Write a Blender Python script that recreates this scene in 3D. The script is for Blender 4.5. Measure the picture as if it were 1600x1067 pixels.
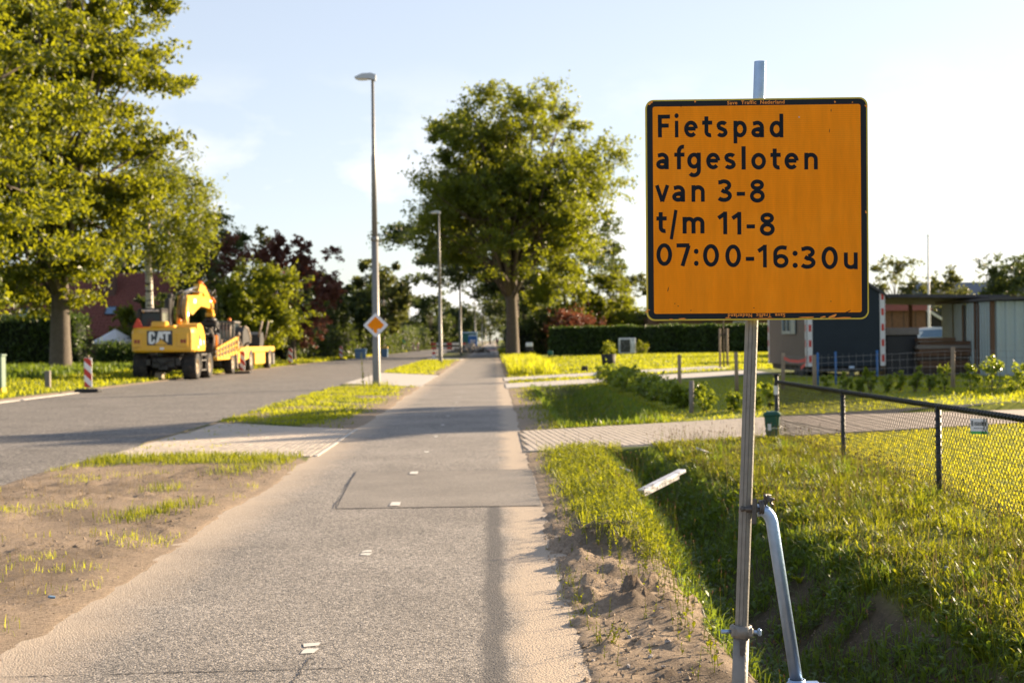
import bpy, math, random
import numpy as np
from mathutils import Vector, Matrix

for o in list(bpy.data.objects):
    bpy.data.objects.remove(o)
SC = bpy.context.scene
COL = SC.collection
RNG = np.random.default_rng(7)
random.seed(7)
R = math.radians

# ---------------------------------------------------------------- camera
F_PX = 2150.0                     # focal length in pixels of a 1600 px wide picture
CAM_H = 1.55
ROLL, YAW, PITCH = R(0.75), 28.0 / F_PX, -4.0 / F_PX
cam_d = bpy.data.cameras.new('camera')
cam_d.lens = 36.0 * F_PX / 1600.0
cam_d.sensor_width = 36.0
cam_d.clip_end = 4000.0
cam_d.clip_start = 0.05
cam_d.dof.use_dof = True
cam_d.dof.focus_distance = 5.1
cam_d.dof.aperture_fstop = 5.0
cam = bpy.data.objects.new('camera', cam_d)
COL.objects.link(cam)
SC.camera = cam
_f = Vector((math.sin(YAW) * math.cos(PITCH), math.cos(YAW) * math.cos(PITCH), math.sin(PITCH)))
_r0 = Vector((math.cos(YAW), -math.sin(YAW), 0))
_u0 = _r0.cross(_f)
_r = _r0 * math.cos(ROLL) - _u0 * math.sin(ROLL)
_u = _u0 * math.cos(ROLL) + _r0 * math.sin(ROLL)
cam.matrix_world = Matrix(((_r.x, _u.x, -_f.x, 0), (_r.y, _u.y, -_f.y, 0), (_r.z, _u.z, -_f.z, CAM_H), (0, 0, 0, 1)))

def at(px, py, Y):
    """World point on the plane y = Y that the photograph shows at (px, py)."""
    d = _f * F_PX + _r * (px - 800.0) + _u * (533.5 - py)
    t = Y / d.y
    return Vector((d.x * t, Y, CAM_H + d.z * t))

# ---------------------------------------------------------------- light
SUN_EL, SUN_AZ = R(17.0), R(57.0)          # azimuth measured clockwise from +Y
W = bpy.data.worlds.new('World')
SC.world = W
W.use_nodes = True
nt = W.node_tree
nt.nodes.clear()
n_out = nt.nodes.new('ShaderNodeOutputWorld')
n_bg = nt.nodes.new('ShaderNodeBackground')
n_sky = nt.nodes.new('ShaderNodeTexSky')
n_sky.sky_type = 'NISHITA'
n_sky.sun_disc = False
n_sky.sun_elevation = SUN_EL
n_sky.sun_rotation = SUN_AZ
n_sky.altitude = 0
n_sky.air_density = 1.0
n_sky.dust_density = 0.7
n_sky.ozone_density = 1.6
# thin cumulus low over the horizon, laid out by direction
n_tc = nt.nodes.new('ShaderNodeTexCoord')
n_sep = nt.nodes.new('ShaderNodeSeparateXYZ')
nt.links.new(n_tc.outputs['Generated'], n_sep.inputs[0])
n_map = nt.nodes.new('ShaderNodeMapping')
n_map.inputs['Scale'].default_value = (1.0, 1.0, 2.1)
n_map.inputs['Location'].default_value = (0.31, 0.2, 0.37)
nt.links.new(n_tc.outputs['Generated'], n_map.inputs[0])
n_no = nt.nodes.new('ShaderNodeTexNoise')
n_no.inputs['Scale'].default_value = 8.5
n_no.inputs['Detail'].default_value = 7.0
n_no.inputs['Roughness'].default_value = 0.55
nt.links.new(n_map.outputs[0], n_no.inputs['Vector'])
n_rp = nt.nodes.new('ShaderNodeValToRGB')
n_rp.color_ramp.elements[0].position = 0.49
n_rp.color_ramp.elements[1].position = 0.60
nt.links.new(n_no.outputs['Fac'], n_rp.inputs[0])
n_h = nt.nodes.new('ShaderNodeMapRange')        # clouds live in a band above the horizon
n_h.inputs['From Min'].default_value = 0.0
n_h.inputs['From Max'].default_value = 0.20
n_h.inputs['To Min'].default_value = 1.0
n_h.inputs['To Max'].default_value = 0.0
nt.links.new(n_sep.outputs['Z'], n_h.inputs['Value'])
n_mul = nt.nodes.new('ShaderNodeMath'); n_mul.operation = 'MULTIPLY'
nt.links.new(n_rp.outputs['Color'], n_mul.inputs[0])
nt.links.new(n_h.outputs[0], n_mul.inputs[1])
n_m2 = nt.nodes.new('ShaderNodeMath'); n_m2.operation = 'MULTIPLY'; n_m2.inputs[1].default_value = 0.9
nt.links.new(n_mul.outputs[0], n_m2.inputs[0])
n_mix = nt.nodes.new('ShaderNodeMixRGB')
n_mix.inputs['Color2'].default_value = (3.3, 3.15, 3.05, 1)
nt.links.new(n_m2.outputs[0], n_mix.inputs['Fac'])
n_hs = nt.nodes.new('ShaderNodeHueSaturation')
n_hs.inputs['Saturation'].default_value = 0.85
n_hs.inputs['Hue'].default_value = 0.515
nt.links.new(n_sky.outputs[0], n_hs.inputs['Color'])
n_ga = nt.nodes.new('ShaderNodeGamma'); n_ga.inputs['Gamma'].default_value = 0.52      # evens out the glow round the sun
nt.links.new(n_hs.outputs[0], n_ga.inputs['Color'])
n_ti = nt.nodes.new('ShaderNodeMixRGB'); n_ti.blend_type = 'MULTIPLY'; n_ti.inputs['Fac'].default_value = 1.0; n_ti.inputs['Color2'].default_value = (0.97, 0.99, 1.03, 1)
nt.links.new(n_ga.outputs[0], n_ti.inputs['Color1'])
nt.links.new(n_ti.outputs[0], n_mix.inputs['Color1'])
nt.links.new(n_mix.outputs[0], n_bg.inputs['Color'])
n_bg.inputs['Strength'].default_value = 0.125
nt.links.new(n_bg.outputs[0], n_out.inputs['Surface'])

sun_d = bpy.data.lights.new('sun', 'SUN')
sun_d.energy = 5.0
sun_d.angle = R(0.53)
sun_d.color = (1.0, 0.78, 0.53)
sun = bpy.data.objects.new('sun', sun_d)
COL.objects.link(sun)
SUN_DIR = Vector((math.sin(SUN_AZ) * math.cos(SUN_EL), math.cos(SUN_AZ) * math.cos(SUN_EL), math.sin(SUN_EL)))
sun.rotation_euler = SUN_DIR.to_track_quat('Z', 'Y').to_euler()
sun.location = (30, 20, 40)

vs = SC.view_settings
vs.view_transform = 'Standard'
vs.look = 'None'
vs.gamma = 1.0
vs.use_curve_mapping = False
vs.exposure = 1.8
SC.cycles.max_bounces = 6
SC.cycles.transparent_max_bounces = 8
SC.cycles.caustics_reflective = False
SC.cycles.caustics_refractive = False

# ---------------------------------------------------------------- materials
MATS = {}
def srgb(r, g, b):
    f = lambda c: (c / 255.0) / 12.92 if c <= 10 else (((c / 255.0) + 0.055) / 1.055) ** 2.4
    return (f(r), f(g), f(b))

def mat(name, col, rough=0.6, metal=0.0, var=0.15, scale=6.0, bump=0.0, bscale=60.0, spec=0.5, coat=0.0, dirt=None, dirt_amt=0.0, dscale=3.0):
    m = bpy.data.materials.new(name); MATS[name] = m
    m.use_nodes = True
    t = m.node_tree; N = t.nodes; L = t.links
    b = N['Principled BSDF']
    b.inputs['Roughness'].default_value = rough
    b.inputs['Metallic'].default_value = metal
    b.inputs['Specular IOR Level'].default_value = spec
    if coat: b.inputs['Coat Weight'].default_value = coat
    tc = N.new('ShaderNodeTexCoord')
    no = N.new('ShaderNodeTexNoise'); no.inputs['Scale'].default_value = scale; no.inputs['Detail'].default_value = 6
    L.new(tc.outputs['Object'], no.inputs['Vector'])
    mx = N.new('ShaderNodeMixRGB')
    mx.inputs['Color1'].default_value = tuple(max(0, c * (1 - var)) for c in col) + (1,)
    mx.inputs['Color2'].default_value = tuple(min(1, c * (1 + var)) for c in col) + (1,)
    L.new(no.outputs['Fac'], mx.inputs['Fac'])
    last = mx.outputs[0]
    if dirt:
        n2 = N.new('ShaderNodeTexNoise'); n2.inputs['Scale'].default_value = dscale; n2.inputs['Detail'].default_value = 8; n2.inputs['Roughness'].default_value = .65
        L.new(tc.outputs['Object'], n2.inputs['Vector'])
        rp = N.new('ShaderNodeValToRGB'); rp.color_ramp.elements[0].position = .45; rp.color_ramp.elements[1].position = .7
        L.new(n2.outputs['Fac'], rp.inputs[0])
        mu = N.new('ShaderNodeMath'); mu.operation = 'MULTIPLY'; mu.inputs[1].default_value = dirt_amt
        L.new(rp.outputs[0], mu.inputs[0])
        m2 = N.new('ShaderNodeMixRGB'); m2.inputs['Color2'].default_value = tuple(dirt) + (1,)
        L.new(mu.outputs[0], m2.inputs['Fac']); L.new(last, m2.inputs['Color1'])
        last = m2.outputs[0]
    L.new(last, b.inputs['Base Color'])
    if bump:
        n3 = N.new('ShaderNodeTexNoise'); n3.inputs['Scale'].default_value = bscale; n3.inputs['Detail'].default_value = 5
        L.new(tc.outputs['Object'], n3.inputs['Vector'])
        bp = N.new('ShaderNodeBump'); bp.inputs['Strength'].default_value = bump; bp.inputs['Distance'].default_value = 0.02
        L.new(n3.outputs['Fac'], bp.inputs['Height']); L.new(bp.outputs[0], b.inputs['Normal'])
    return m

def leaf_mat(name, dark, light, trans, tfac=0.45, rough=0.45, spec=0.4):
    """Foliage: colour between two tones by the per-leaf attribute 'tint', with light shining through."""
    m = bpy.data.materials.new(name); MATS[name] = m
    m.use_nodes = True
    t = m.node_tree; N = t.nodes; L = t.links
    b = N['Principled BSDF']; out = N['Material Output']
    b.inputs['Roughness'].default_value = rough
    b.inputs['Specular IOR Level'].default_value = spec
    a = N.new('ShaderNodeAttribute'); a.attribute_name = 'tint'
    mx = N.new('ShaderNodeMixRGB')
    mx.inputs['Color1'].default_value = tuple(dark) + (1,)
    mx.inputs['Color2'].default_value = tuple(light) + (1,)
    L.new(a.outputs['Fac'], mx.inputs['Fac'])
    L.new(mx.outputs[0], b.inputs['Base Color'])
    tr = N.new('ShaderNodeBsdfTranslucent')
    m3 = N.new('ShaderNodeMixRGB'); m3.inputs['Color1'].default_value = tuple(c * .6 for c in trans) + (1,)
    m3.inputs['Color2'].default_value = tuple(trans) + (1,)
    L.new(a.outputs['Fac'], m3.inputs['Fac']); L.new(m3.outputs[0], tr.inputs['Color'])
    ms = N.new('ShaderNodeMixShader'); ms.inputs[0].default_value = tfac
    L.new(b.outputs[0], ms.inputs[1]); L.new(tr.outputs[0], ms.inputs[2])
    L.new(ms.outputs[0], out.inputs['Surface'])
    return m

# ---------------------------------------------------------------- object helpers
def link(o, parent=None):
    COL.objects.link(o)
    if parent is not None: o.parent = parent
    return o

def tag(o, label=None, cat=None, group=None, kind=None):
    if label: o['label'] = label
    if cat: o['category'] = cat
    if group: o['group'] = group
    if kind: o['kind'] = kind
    return o

def thing(name, label, cat, loc=(0, 0, 0), rz=0.0, group=None):
    o = bpy.data.objects.new(name, None)
    o.empty_display_size = 0.2
    COL.objects.link(o)
    o.location = loc; o.rotation_euler = (0, 0, rz)
    return tag(o, label, cat, group)

def copy_tree(o, parent=None):
    c = o.copy(); COL.objects.link(c)
    c.parent = parent
    for ch in list(o.children):
        copy_tree(ch, c)
    return c

def mesh_np(name, V, Fc, m, parent=None, attr=None, smooth=False, uv=None):
    """One mesh object from numpy arrays; Fc is an (n,3) or (n,4) int array, attr a per-vertex float named tint."""
    me = bpy.data.meshes.new(name)
    V = np.asarray(V, dtype=np.float32); Fc = np.asarray(Fc, dtype=np.int32)
    k = Fc.shape[1]; n = Fc.shape[0]
    me.vertices.add(len(V)); me.vertices.foreach_set('co', V.ravel())
    me.loops.add(n * k); me.loops.foreach_set('vertex_index', Fc.ravel())
    me.polygons.add(n)
    me.polygons.foreach_set('loop_start', np.arange(n, dtype=np.int32) * k)
    me.polygons.foreach_set('loop_total', np.full(n, k, dtype=np.int32))
    me.polygons.foreach_set('use_smooth', np.full(n, bool(smooth)))
    if attr is not None:
        if not isinstance(attr, dict): attr = {'tint': attr}
        for key, val in attr.items():
            a = me.attributes.new(key, 'FLOAT', 'POINT'); a.data.foreach_set('value', np.asarray(val, dtype=np.float32))
    me.update(calc_edges=True)
    if m is not None: me.materials.append(m)
    return link(bpy.data.objects.new(name, me), parent)

class MB:
    """Collects simple solids into one mesh."""
    def __init__(s): s.v = []; s.f = []; s.sm = []
    def add(s, vs, fs, smooth=False):
        n = len(s.v)
        s.v += [tuple(v) for v in vs]
        s.f += [tuple(i + n for i in f) for f in fs]
        s.sm += [smooth] * len(fs)
        return s
    def box(s, x0, x1, y0, y1, z0, z1, M=None):
        vs = [(x, y, z) for z in (z0, z1) for y in (y0, y1) for x in (x0, x1)]
        if M is not None: vs = [tuple(M @ Vector(v)) for v in vs]
        return s.add(vs, [(0, 2, 3, 1), (4, 5, 7, 6), (0, 1, 5, 4), (2, 6, 7, 3), (0, 4, 6, 2), (1, 3, 7, 5)])
    def rbox(s, x0, x1, y0, y1, z0, z1, b=0.03, M=None):
        """Box with chamfered edges."""
        vs = []; cx, cy, cz = (x0+x1)/2, (y0+y1)/2, (z0+z1)/2
        hx, hy, hz = (x1-x0)/2, (y1-y0)/2, (z1-z0)/2
        b = min(b, hx*.9, hy*.9, hz*.9)
        idx = {}
        for sx in (-1, 1):
            for sy in (-1, 1):
                for sz in (-1, 1):
                    for ax in range(3):
                        p = [hx - b, hy - b, hz - b]; p[ax] += b
                        idx[(sx, sy, sz, ax)] = len(vs)
                        q = Vector((cx + sx*p[0], cy + sy*p[1], cz + sz*p[2]))
                        vs.append(tuple(M @ q) if M is not None else tuple(q))
        fs = []
        for ax in range(3):
            o1, o2 = (ax+1) % 3, (ax+2) % 3
            for sg in (-1, 1):
                ring = []
                for a, c in ((-1,-1),(1,-1),(1,1),(-1,1)):
                    k = [0,0,0]; k[ax] = sg; k[o1] = a; k[o2] = c
                    ring.append(idx[(k[0],k[1],k[2],ax)])
                fs.append(tuple(ring if sg > 0 else ring[::-1]))
        for ax in range(3):
            o1, o2 = (ax+1) % 3, (ax+2) % 3
            for a in (-1, 1):
                for c in (-1, 1):
                    q = []
                    for sg, who in ((-1,o1),(1,o1),(1,o2),(-1,o2)):
                        k = [0,0,0]; k[ax] = sg; k[o1] = a; k[o2] = c
                        q.append(idx[(k[0],k[1],k[2],who)])
                    fs.append(tuple(q if a*c > 0 else q[::-1]))
        for sx in (-1,1):
            for sy in (-1,1):
                for sz in (-1,1):
                    t = [idx[(sx,sy,sz,i)] for i in range(3)]
                    fs.append(tuple(t if sx*sy*sz > 0 else t[::-1]))
        return s.add(vs, fs)
    def tube(s, pts, r, n=8, caps=True, smooth=True):
        """Tube along a polyline; r a number or one radius per point."""
        pts = [Vector(p) for p in pts]
        rs = r if isinstance(r, (list, tuple)) else [r] * len(pts)
        vs = []; fs = []
        up = None
        for i, p in enumerate(pts):
            if i == 0: d = pts[1] - p
            elif i == len(pts) - 1: d = p - pts[i-1]
            else: d = (pts[i+1] - p).normalized() + (p - pts[i-1]).normalized()
            if d.length < 1e-9: d = Vector((0, 0, 1))
            d.normalize()
            if up is None:
                up = Vector((0, 0, 1)) if abs(d.z) < .9 else Vector((1, 0, 0))
            a = d.cross(up)
            if a.length < 1e-4: a = d.cross(Vector((1, .3, .2)))
            a.normalize(); b = d.cross(a).normalized(); up = -b if False else up
            for k in range(n):
                an = 2*math.pi*k/n
                vs.append(tuple(p + (a*math.cos(an) + b*math.sin(an)) * rs[i]))
        for i in range(len(pts)-1):
            for k in range(n):
                fs.append((i*n+k, i*n+(k+1) % n, (i+1)*n+(k+1) % n, (i+1)*n+k))
        if caps:
            vs2 = len(vs)
            s.add(vs, fs, smooth)
            base = len(s.v) - vs2
            s.f.append(tuple(base + k for k in range(n))[::-1]); s.sm.append(False)
            s.f.append(tuple(base + (len(pts)-1)*n + k for k in range(n))); s.sm.append(False)
            return s
        return s.add(vs, fs, smooth)
    def cyl(s, p0, p1, r, n=12): return s.tube([p0, p1], r, n)
    def lathe(s, prof, c=(0,0,0), axis='Z', n=20, smooth=True):
        """Surface of revolution of (radius, height) pairs."""
        vs = []; fs = []
        for (rr, h) in prof:
            for k in range(n):
                a = 2*math.pi*k/n
                u, v = rr*math.cos(a), rr*math.sin(a)
                if axis == 'Z': q = (u, v, h)
                elif axis == 'X': q = (h, u, v)
                else: q = (v, h, u)
                vs.append((q[0]+c[0], q[1]+c[1], q[2]+c[2]))
        for i in range(len(prof)-1):
            for k in range(n):
                fs.append((i*n+k, i*n+(k+1) % n, (i+1)*n+(k+1) % n, (i+1)*n+k))
        return s.add(vs, fs, smooth)
    def prism(s, poly, a0, a1, axis='X'):
        """Polygon given in the plane across an axis, extruded along it from a0 to a1."""
        n = len(poly); vs = []
        for a in (a0, a1):
            for (u, v) in poly:
                vs.append((a, u, v) if axis == 'X' else ((u, a, v) if axis == 'Y' else (u, v, a)))
        fs = [tuple(range(n))[::-1], tuple(range(n, 2*n))]
        for k in range(n): fs.append((k, (k+1) % n, n+(k+1) % n, n+k))
        return s.add(vs, fs)
    def quad(s, a, b, c, d): return s.add([a, b, c, d], [(0, 1, 2, 3)])
    def build(s, name, m, parent=None, loc=None, fix=True):
        me = bpy.data.meshes.new(name)
        me.from_pydata(s.v, [], s.f)
        me.polygons.foreach_set('use_smooth', np.array(s.sm, dtype=bool))
        if fix:
            import bmesh
            bm = bmesh.new(); bm.from_mesh(me)
            bmesh.ops.recalc_face_normals(bm, faces=bm.faces)
            bm.to_mesh(me); bm.free()
        me.update()
        if m is not None: me.materials.append(MATS[m] if isinstance(m, str) else m)
        o = bpy.data.objects.new(name, me)
        if loc is not None: o.location = loc
        return link(o, parent)

# ---------------------------------------------------------------- noise in numpy
def _hash(ix, iy, seed):
    h = (ix.astype(np.int64) * 374761393 + iy.astype(np.int64) * 668265263 + seed * 974711) & 0xFFFFFFFF
    h = ((h ^ (h >> 13)) * 1274126177) & 0xFFFFFFFF
    h = h ^ (h >> 16)
    return (h & 0xFFFF) / 65535.0
def vnoise(x, y, seed=0):
    x = np.asarray(x, dtype=np.float64); y = np.asarray(y, dtype=np.float64)
    ix, iy = np.floor(x), np.floor(y)
    fx, fy = x - ix, y - iy
    fx = fx*fx*(3-2*fx); fy = fy*fy*(3-2*fy)
    a = _hash(ix, iy, seed); b = _hash(ix+1, iy, seed); c = _hash(ix, iy+1, seed); d = _hash(ix+1, iy+1, seed)
    return (a*(1-fx)+b*fx)*(1-fy) + (c*(1-fx)+d*fx)*fy
def fbm(x, y, seed=0, oct=4, gain=.5):
    s = 0; a = 1; t = 0
    for i in range(oct):
        s = s + a*vnoise(x*2**i, y*2**i, seed+i*17); t += a; a *= gain
    return s/t
def sstep(a, b, x):
    t = np.clip((np.asarray(x, dtype=np.float64)-a)/(b-a), 0, 1)
    return t*t*(3-2*t)
# ================================================================= the setting: ground, road, paths
def rise(X):
    return np.interp(X, [0.3, 9.0], [0.0, 0.33])
def road_left(Y):
    return np.interp(Y, [0, 37, 80, 123, 196, 400], [-14.6, -14.2, -13.6, -12.4, -11.6, -11.6])
D_U = np.array([0.9968, 0.08]); D_V = np.array([-0.08, 0.9968]); D_O = np.array([0.36, 18.8])   # driveway frame
def drive_uv(X, Y):
    dx, dy = X - D_O[0], Y - D_O[1]
    return dx*D_U[0] + dy*D_U[1], dx*D_V[0] + dy*D_V[1]
def drive_z(X):
    return 0.012 + rise(X)
def ditch(X, Y):
    """0..1 how deep into the ditch a point lies, times its depth."""
    L = np.interp(Y, [4, 7, 14, 18, 24, 42], [.95, .98, 1.22, 1.3, 1.05, 1.1]) + .12*(vnoise(Y*.8, Y*0+3.3, 5)-.5)
    Rr = np.interp(Y, [4, 8, 14, 18, 24, 42], [2.62, 2.58, 2.42, 2.35, 2.7, 3.1]) + .22*(vnoise(Y*.9, Y*0+9.3, 6)-.5)
    dep = np.interp(Y, [-5, 3, 17.6, 18.35, 18.5, 23.6, 23.8, 24.6, 41, 42.6, 43], [.4, .52, .52, .45, 0, 0, .4, .5, .45, .3, 0])
    return dep * sstep(L, L+.62, X) * (1 - sstep(Rr-.85, Rr+.02, X))
def H(X, Y, fine=True):
    X = np.asarray(X, dtype=np.float64); Y = np.asarray(Y, dtype=np.float64)
    h = rise(X) + .035*(fbm(X*.45, Y*.45, 1) - .5) * sstep(.5, 3, np.abs(X+1))
    # verge between the road and the cycle path
    vm = sstep(-5.75, -5.2, X) * (1 - sstep(-2.75, -2.3, X))
    h += vm * (.012 + .05*(fbm(X*1.3, Y*1.3, 2)-.42))
    dirt = np.clip(vm * (1 - sstep(17, 18.3, Y)) + sstep(.3, .55, X)*(1-sstep(1.1, 1.5, X))*(1-sstep(11, 15, Y)), 0, 1)
    if fine:
        n = fbm(X*6, Y*6, 3, 4) - .5
        clod = np.maximum(0, fbm(X*9, Y*9, 8, 3) - .55)
        rough = sstep(.35, .7, fbm(X*1.6, Y*1.6, 12, 2))
        h += dirt * (.045*n*(.5+rough) + .22*clod*(.35 + .9*rough) + .02*(fbm(X*22, Y*22, 14, 3)-.5)*(.5+rough)) * np.where(X < -1, .5, 1.25)
    # mounds of soil by the path's right edge
    for (mx, my, mr, mh) in ((.85, 10.1, .26, .12), (.62, 9.3, .16, .06), (.75, 7.9, .17, .07), (.9, 7.3, .14, .05), (.55, 8.5, .2, .035), (.95, 11.3, .3, .06)):
        q = ((X-mx)/mr)**2 + ((Y-my)/(mr*1.2))**2
        h += mh*np.exp(-q)*(.6 + .8*fbm(X*14, Y*14, 21, 3))
    # left of the road rises into gardens
    h += .25 * sstep(0, 9, road_left(Y) - .3 - X)
    # ditch with rough earth sides
    d = ditch(X, Y)
    h -= d
    if fine: h += np.minimum(d, .3) * (.45*(fbm(X*3.2, Y*3.2, 31, 4)-.5) + .22*(fbm(X*13, Y*13, 32, 4)-.5))
    # beds cut for the road, the cycle path, the driveway
    jr = .10*(fbm(Y*1.1, X*0+1.7, 41, 4)-.5) + .06*(vnoise(Y*5, X*0, 42)-.5)
    jl = .22*(fbm(Y*.7, X*0+7.1, 43, 4)-.5) + .05*(vnoise(Y*6, X*0, 44)-.5)
    j3 = .30*(fbm(Y*.6, X*0+4.1, 45, 3)-.5)
    inp = sstep(-2.46+jl, -2.26+jl, X) * (1 - sstep(.28+jr, .44+jr, X))
    h = h*(1-inp) + (-.06)*inp
    inr = sstep(road_left(Y)-.05+j3*.5, road_left(Y)+.2+j3*.5, X) * (1 - sstep(-5.75+j3, -5.4+j3, X))
    h = h*(1-inr) + (-.10)*inr
    u, v = drive_uv(X, Y)
    ind = sstep(-.4, -.2, u) * sstep(-.10, .02, v) * (1 - sstep(4.16, 4.30, v))
    h = h*(1-ind) + np.minimum(h, drive_z(X) - .14)*ind
    for (poly) in FLATS:
        pass
    return h

FLATS = []
def in_quad(X, Y, q, pad=0.0):
    """Rough inside test for a convex quad, counter-clockwise, grown by pad."""
    r = np.ones_like(X, dtype=bool)
    for i in range(4):
        (x0, y0), (x1, y1) = q[i], q[(i+1) % 4]
        L = math.hypot(x1-x0, y1-y0)
        r &= ((x1-x0)*(Y-y0) - (y1-y0)*(X-x0))/L > -pad
    return r
BRICK_Q = [(-5.45, 18.8), (-2.46, 18.6), (-2.46, 24.2), (-5.4, 26.8)]
SLAB2_Q = [(-5.5, 50.5), (-2.45, 45.8), (-2.45, 60), (-5.5, 66.5)]
SLAB3_Q = [(-5.5, 112), (-2.45, 103), (-2.45, 113), (-5.5, 123)]
SLABA_Q = [(.36, 43.2), (9, 44.2), (9, 48.4), (.36, 47.4)]
SLABB_Q = [(.36, 50.2), (9, 51.4), (9, 56.0), (.36, 54.6)]
GRAV_Q = [(4.6, 40.6), (16, 41.6), (16, 50.5), (4.6, 49.6)]
H0 = H
def H(X, Y, fine=True):
    X = np.asarray(X, dtype=np.float64); Y = np.asarray(Y, dtype=np.float64)
    h = H0(X, Y, fine)
    for q, z in ((BRICK_Q, .0), (SLAB2_Q, .0), (SLAB3_Q, .0)):
        m = in_quad(X, Y, q, -.02)
        h = np.where(m, np.minimum(h, z - .1), h)
    for q in (SLABA_Q, SLABB_Q):
        m = in_quad(X, Y, q, -.02)
        h = np.where(m, np.minimum(h, rise(X) - .08), h)
    return h
def hz(x, y):
    return float(H(np.array([x]), np.array([y]))[0])

# --- masks that say what grows or lies where (0..1)
def masks(X, Y):
    n1 = fbm(X*.9, Y*.9, 51, 4); n2 = fbm(X*2.6, Y*2.6, 52, 4)
    rl = road_left(Y)
    verge = (X > -5.5) & (X < -2.35)
    d = ditch(X, Y)
    soil = np.zeros_like(X); grass = np.zeros_like(X); lawn = np.zeros_like(X)
    # left verge
    gl = np.where(Y < 18.7, .8*sstep(17.2, 17.9, Y)*(n2 > .42), np.where(Y < 46, (.25 + .9*sstep(.40, .55, n1))*sstep(-2.5, -3.6, X + .8*(n2-.5)), (.3 + .8*sstep(.42, .56, n1))*sstep(-2.5, -3.4, X)))
    grass = np.where(verge, np.clip(gl, 0, 1), grass)
    soil = np.where(verge & (Y < 18.5), .08 + .42*sstep(.40, .6, n1)*sstep(-2.5, -3.0, X), soil)
    # right verge
    rv = (X >= .35)
    g = np.where(Y < 18.8, sstep(9.2, 12.3, Y + 2.2*(n1-.5)*2 + 2.5*(X-.8)) * sstep(.55, .95, X + .5*(n2-.5)), sstep(.4, 1.4, X + .6*(n2-.5))*np.where((Y > 23) & (Y < 43), .75, 1))
    g = np.where(X > 2.3, np.clip(g + .7, 0, 1), g)
    bare = sstep(.06, .2, d) * (1 - .8*sstep(9.5, 12.5, Y + 3*(n1-.5))) 
    g = g * (1 - bare*.93)
    grass = np.where(rv, np.clip(g, 0, 1), grass)
    soil = np.where(rv, np.clip(sstep(.12, .35, d) + .75*(Y < 14)*sstep(.45, .75, X)*sstep(.38, .56, n1), 0, 1), soil)
    lawn = np.where(rv, sstep(4.0, 4.5, X)*(1-sstep(18.6, 18.9, Y)) + sstep(57, 58, Y)*sstep(2, 5, X), lawn)
    lawn = np.where(rv & (Y > 22) & (Y < 43), sstep(2.9, 3.6, X)*.6, lawn)
    # beyond the road
    lf = X < rl
    grass = np.where(lf, np.clip(sstep(0, .5, rl - X + (n1-.5)*.6), 0, 1), grass)
    return np.clip(grass, 0, 1), np.clip(soil, 0, 1), np.clip(lawn, 0, 1)

def ground_material():
    m = bpy.data.materials.new('earth'); MATS['earth'] = m; m.use_nodes = True
    t = m.node_tree; N = t.nodes; L = t.links; b = N['Principled BSDF']
    b.inputs['Roughness'].default_value = .95; b.inputs['Specular IOR Level'].default_value = .15
    tc = N.new('ShaderNodeTexCoord')
    def noise(s, d=8, r=.6):
        n = N.new('ShaderNodeTexNoise'); n.inputs['Scale'].default_value = s; n.inputs['Detail'].default_value = d; n.inputs['Roughness'].default_value = r
        L.new(tc.outputs['Object'], n.inputs['Vector']); return n.outputs['Fac']
    def ramp(x, stops):
        r = N.new('ShaderNodeValToRGB'); e = r.color_ramp.elements
        e[0].position, e[0].color = stops[0][0], tuple(stops[0][1]) + (1,)
        e[1].position, e[1].color = stops[1][0], tuple(stops[1][1]) + (1,)
        for p, c in stops[2:]:
            q = e.new(p); q.color = tuple(c) + (1,)
        L.new(x, r.inputs[0]); return r.outputs[0]
    def mix(f, a, c):
        x = N.new('ShaderNodeMixRGB'); L.new(f, x.inputs['Fac']); L.new(a, x.inputs['Color1']); L.new(c, x.inputs['Color2']); return x.outputs[0]
    def att(n):
        a = N.new('ShaderNodeAttribute'); a.attribute_name = n; return a.outputs['Fac']
    sand = ramp(noise(38, 10, .7), [(.3, (.16, .12, .082)), (.55, (.31, .24, .172)), (.75, (.44, .35, .262))])
    dark = ramp(noise(30, 10, .7), [(.3, (.042, .034, .027)), (.7, (.125, .096, .07))])
    grs = ramp(noise(5, 8, .7), [(.3, (.05, .075, .012)), (.7, (.13, .15, .03))])
    lwn = ramp(noise(9, 8, .7), [(.3, (.19, .22, .02)), (.7, (.30, .31, .035))])
    c = mix(att('soil'), sand, dark)
    c = mix(att('grass'), c, grs)
    c = mix(att('lawn'), c, lwn)
    L.new(c, b.inputs['Base Color'])
    bp = N.new('ShaderNodeBump'); bp.inputs['Strength'].default_value = .8; bp.inputs['Distance'].default_value = .015
    L.new(noise(70, 8, .7), bp.inputs['Height']); L.new(bp.outputs[0], b.inputs['Normal'])
    return m
ground_material()

def axis_steps(segs):
    out = [segs[0][0]]
    for (a, b, st) in segs:
        n = max(1, int(round((b-a)/st)))
        out += list(a + (b-a)*np.arange(1, n+1)/n)
    return np.array(out)
xs = axis_steps([(-900, -200, 100), (-200, -60, 14), (-60, -20, 2), (-20, -14.6, .5), (-14.6, -13.2, .14), (-13.2, -6.2, 1.0), (-6.2, -1.9, .052), (-1.9, .1, .4), (.1, 3.2, .034), (3.2, 6, .12), (6, 16, .5), (16, 60, 4), (60, 200, 14), (200, 900, 100)])
ys = [-20, -10, -4, 0, 2, 4]
y = 5.0
while y < 1400:
    ys.append(y); y += max(.038, min(.0075*y, 1.2) if y < 60 else .05*y)
ys = np.array(ys)
GX, GY = np.meshgrid(xs, ys)
GZ = H(GX, GY)
g_, s_, l_ = masks(GX, GY)
nx, ny = len(xs), len(ys)
ii = (np.arange(ny-1)[:, None]*nx + np.arange(nx-1)[None, :]).ravel()
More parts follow.
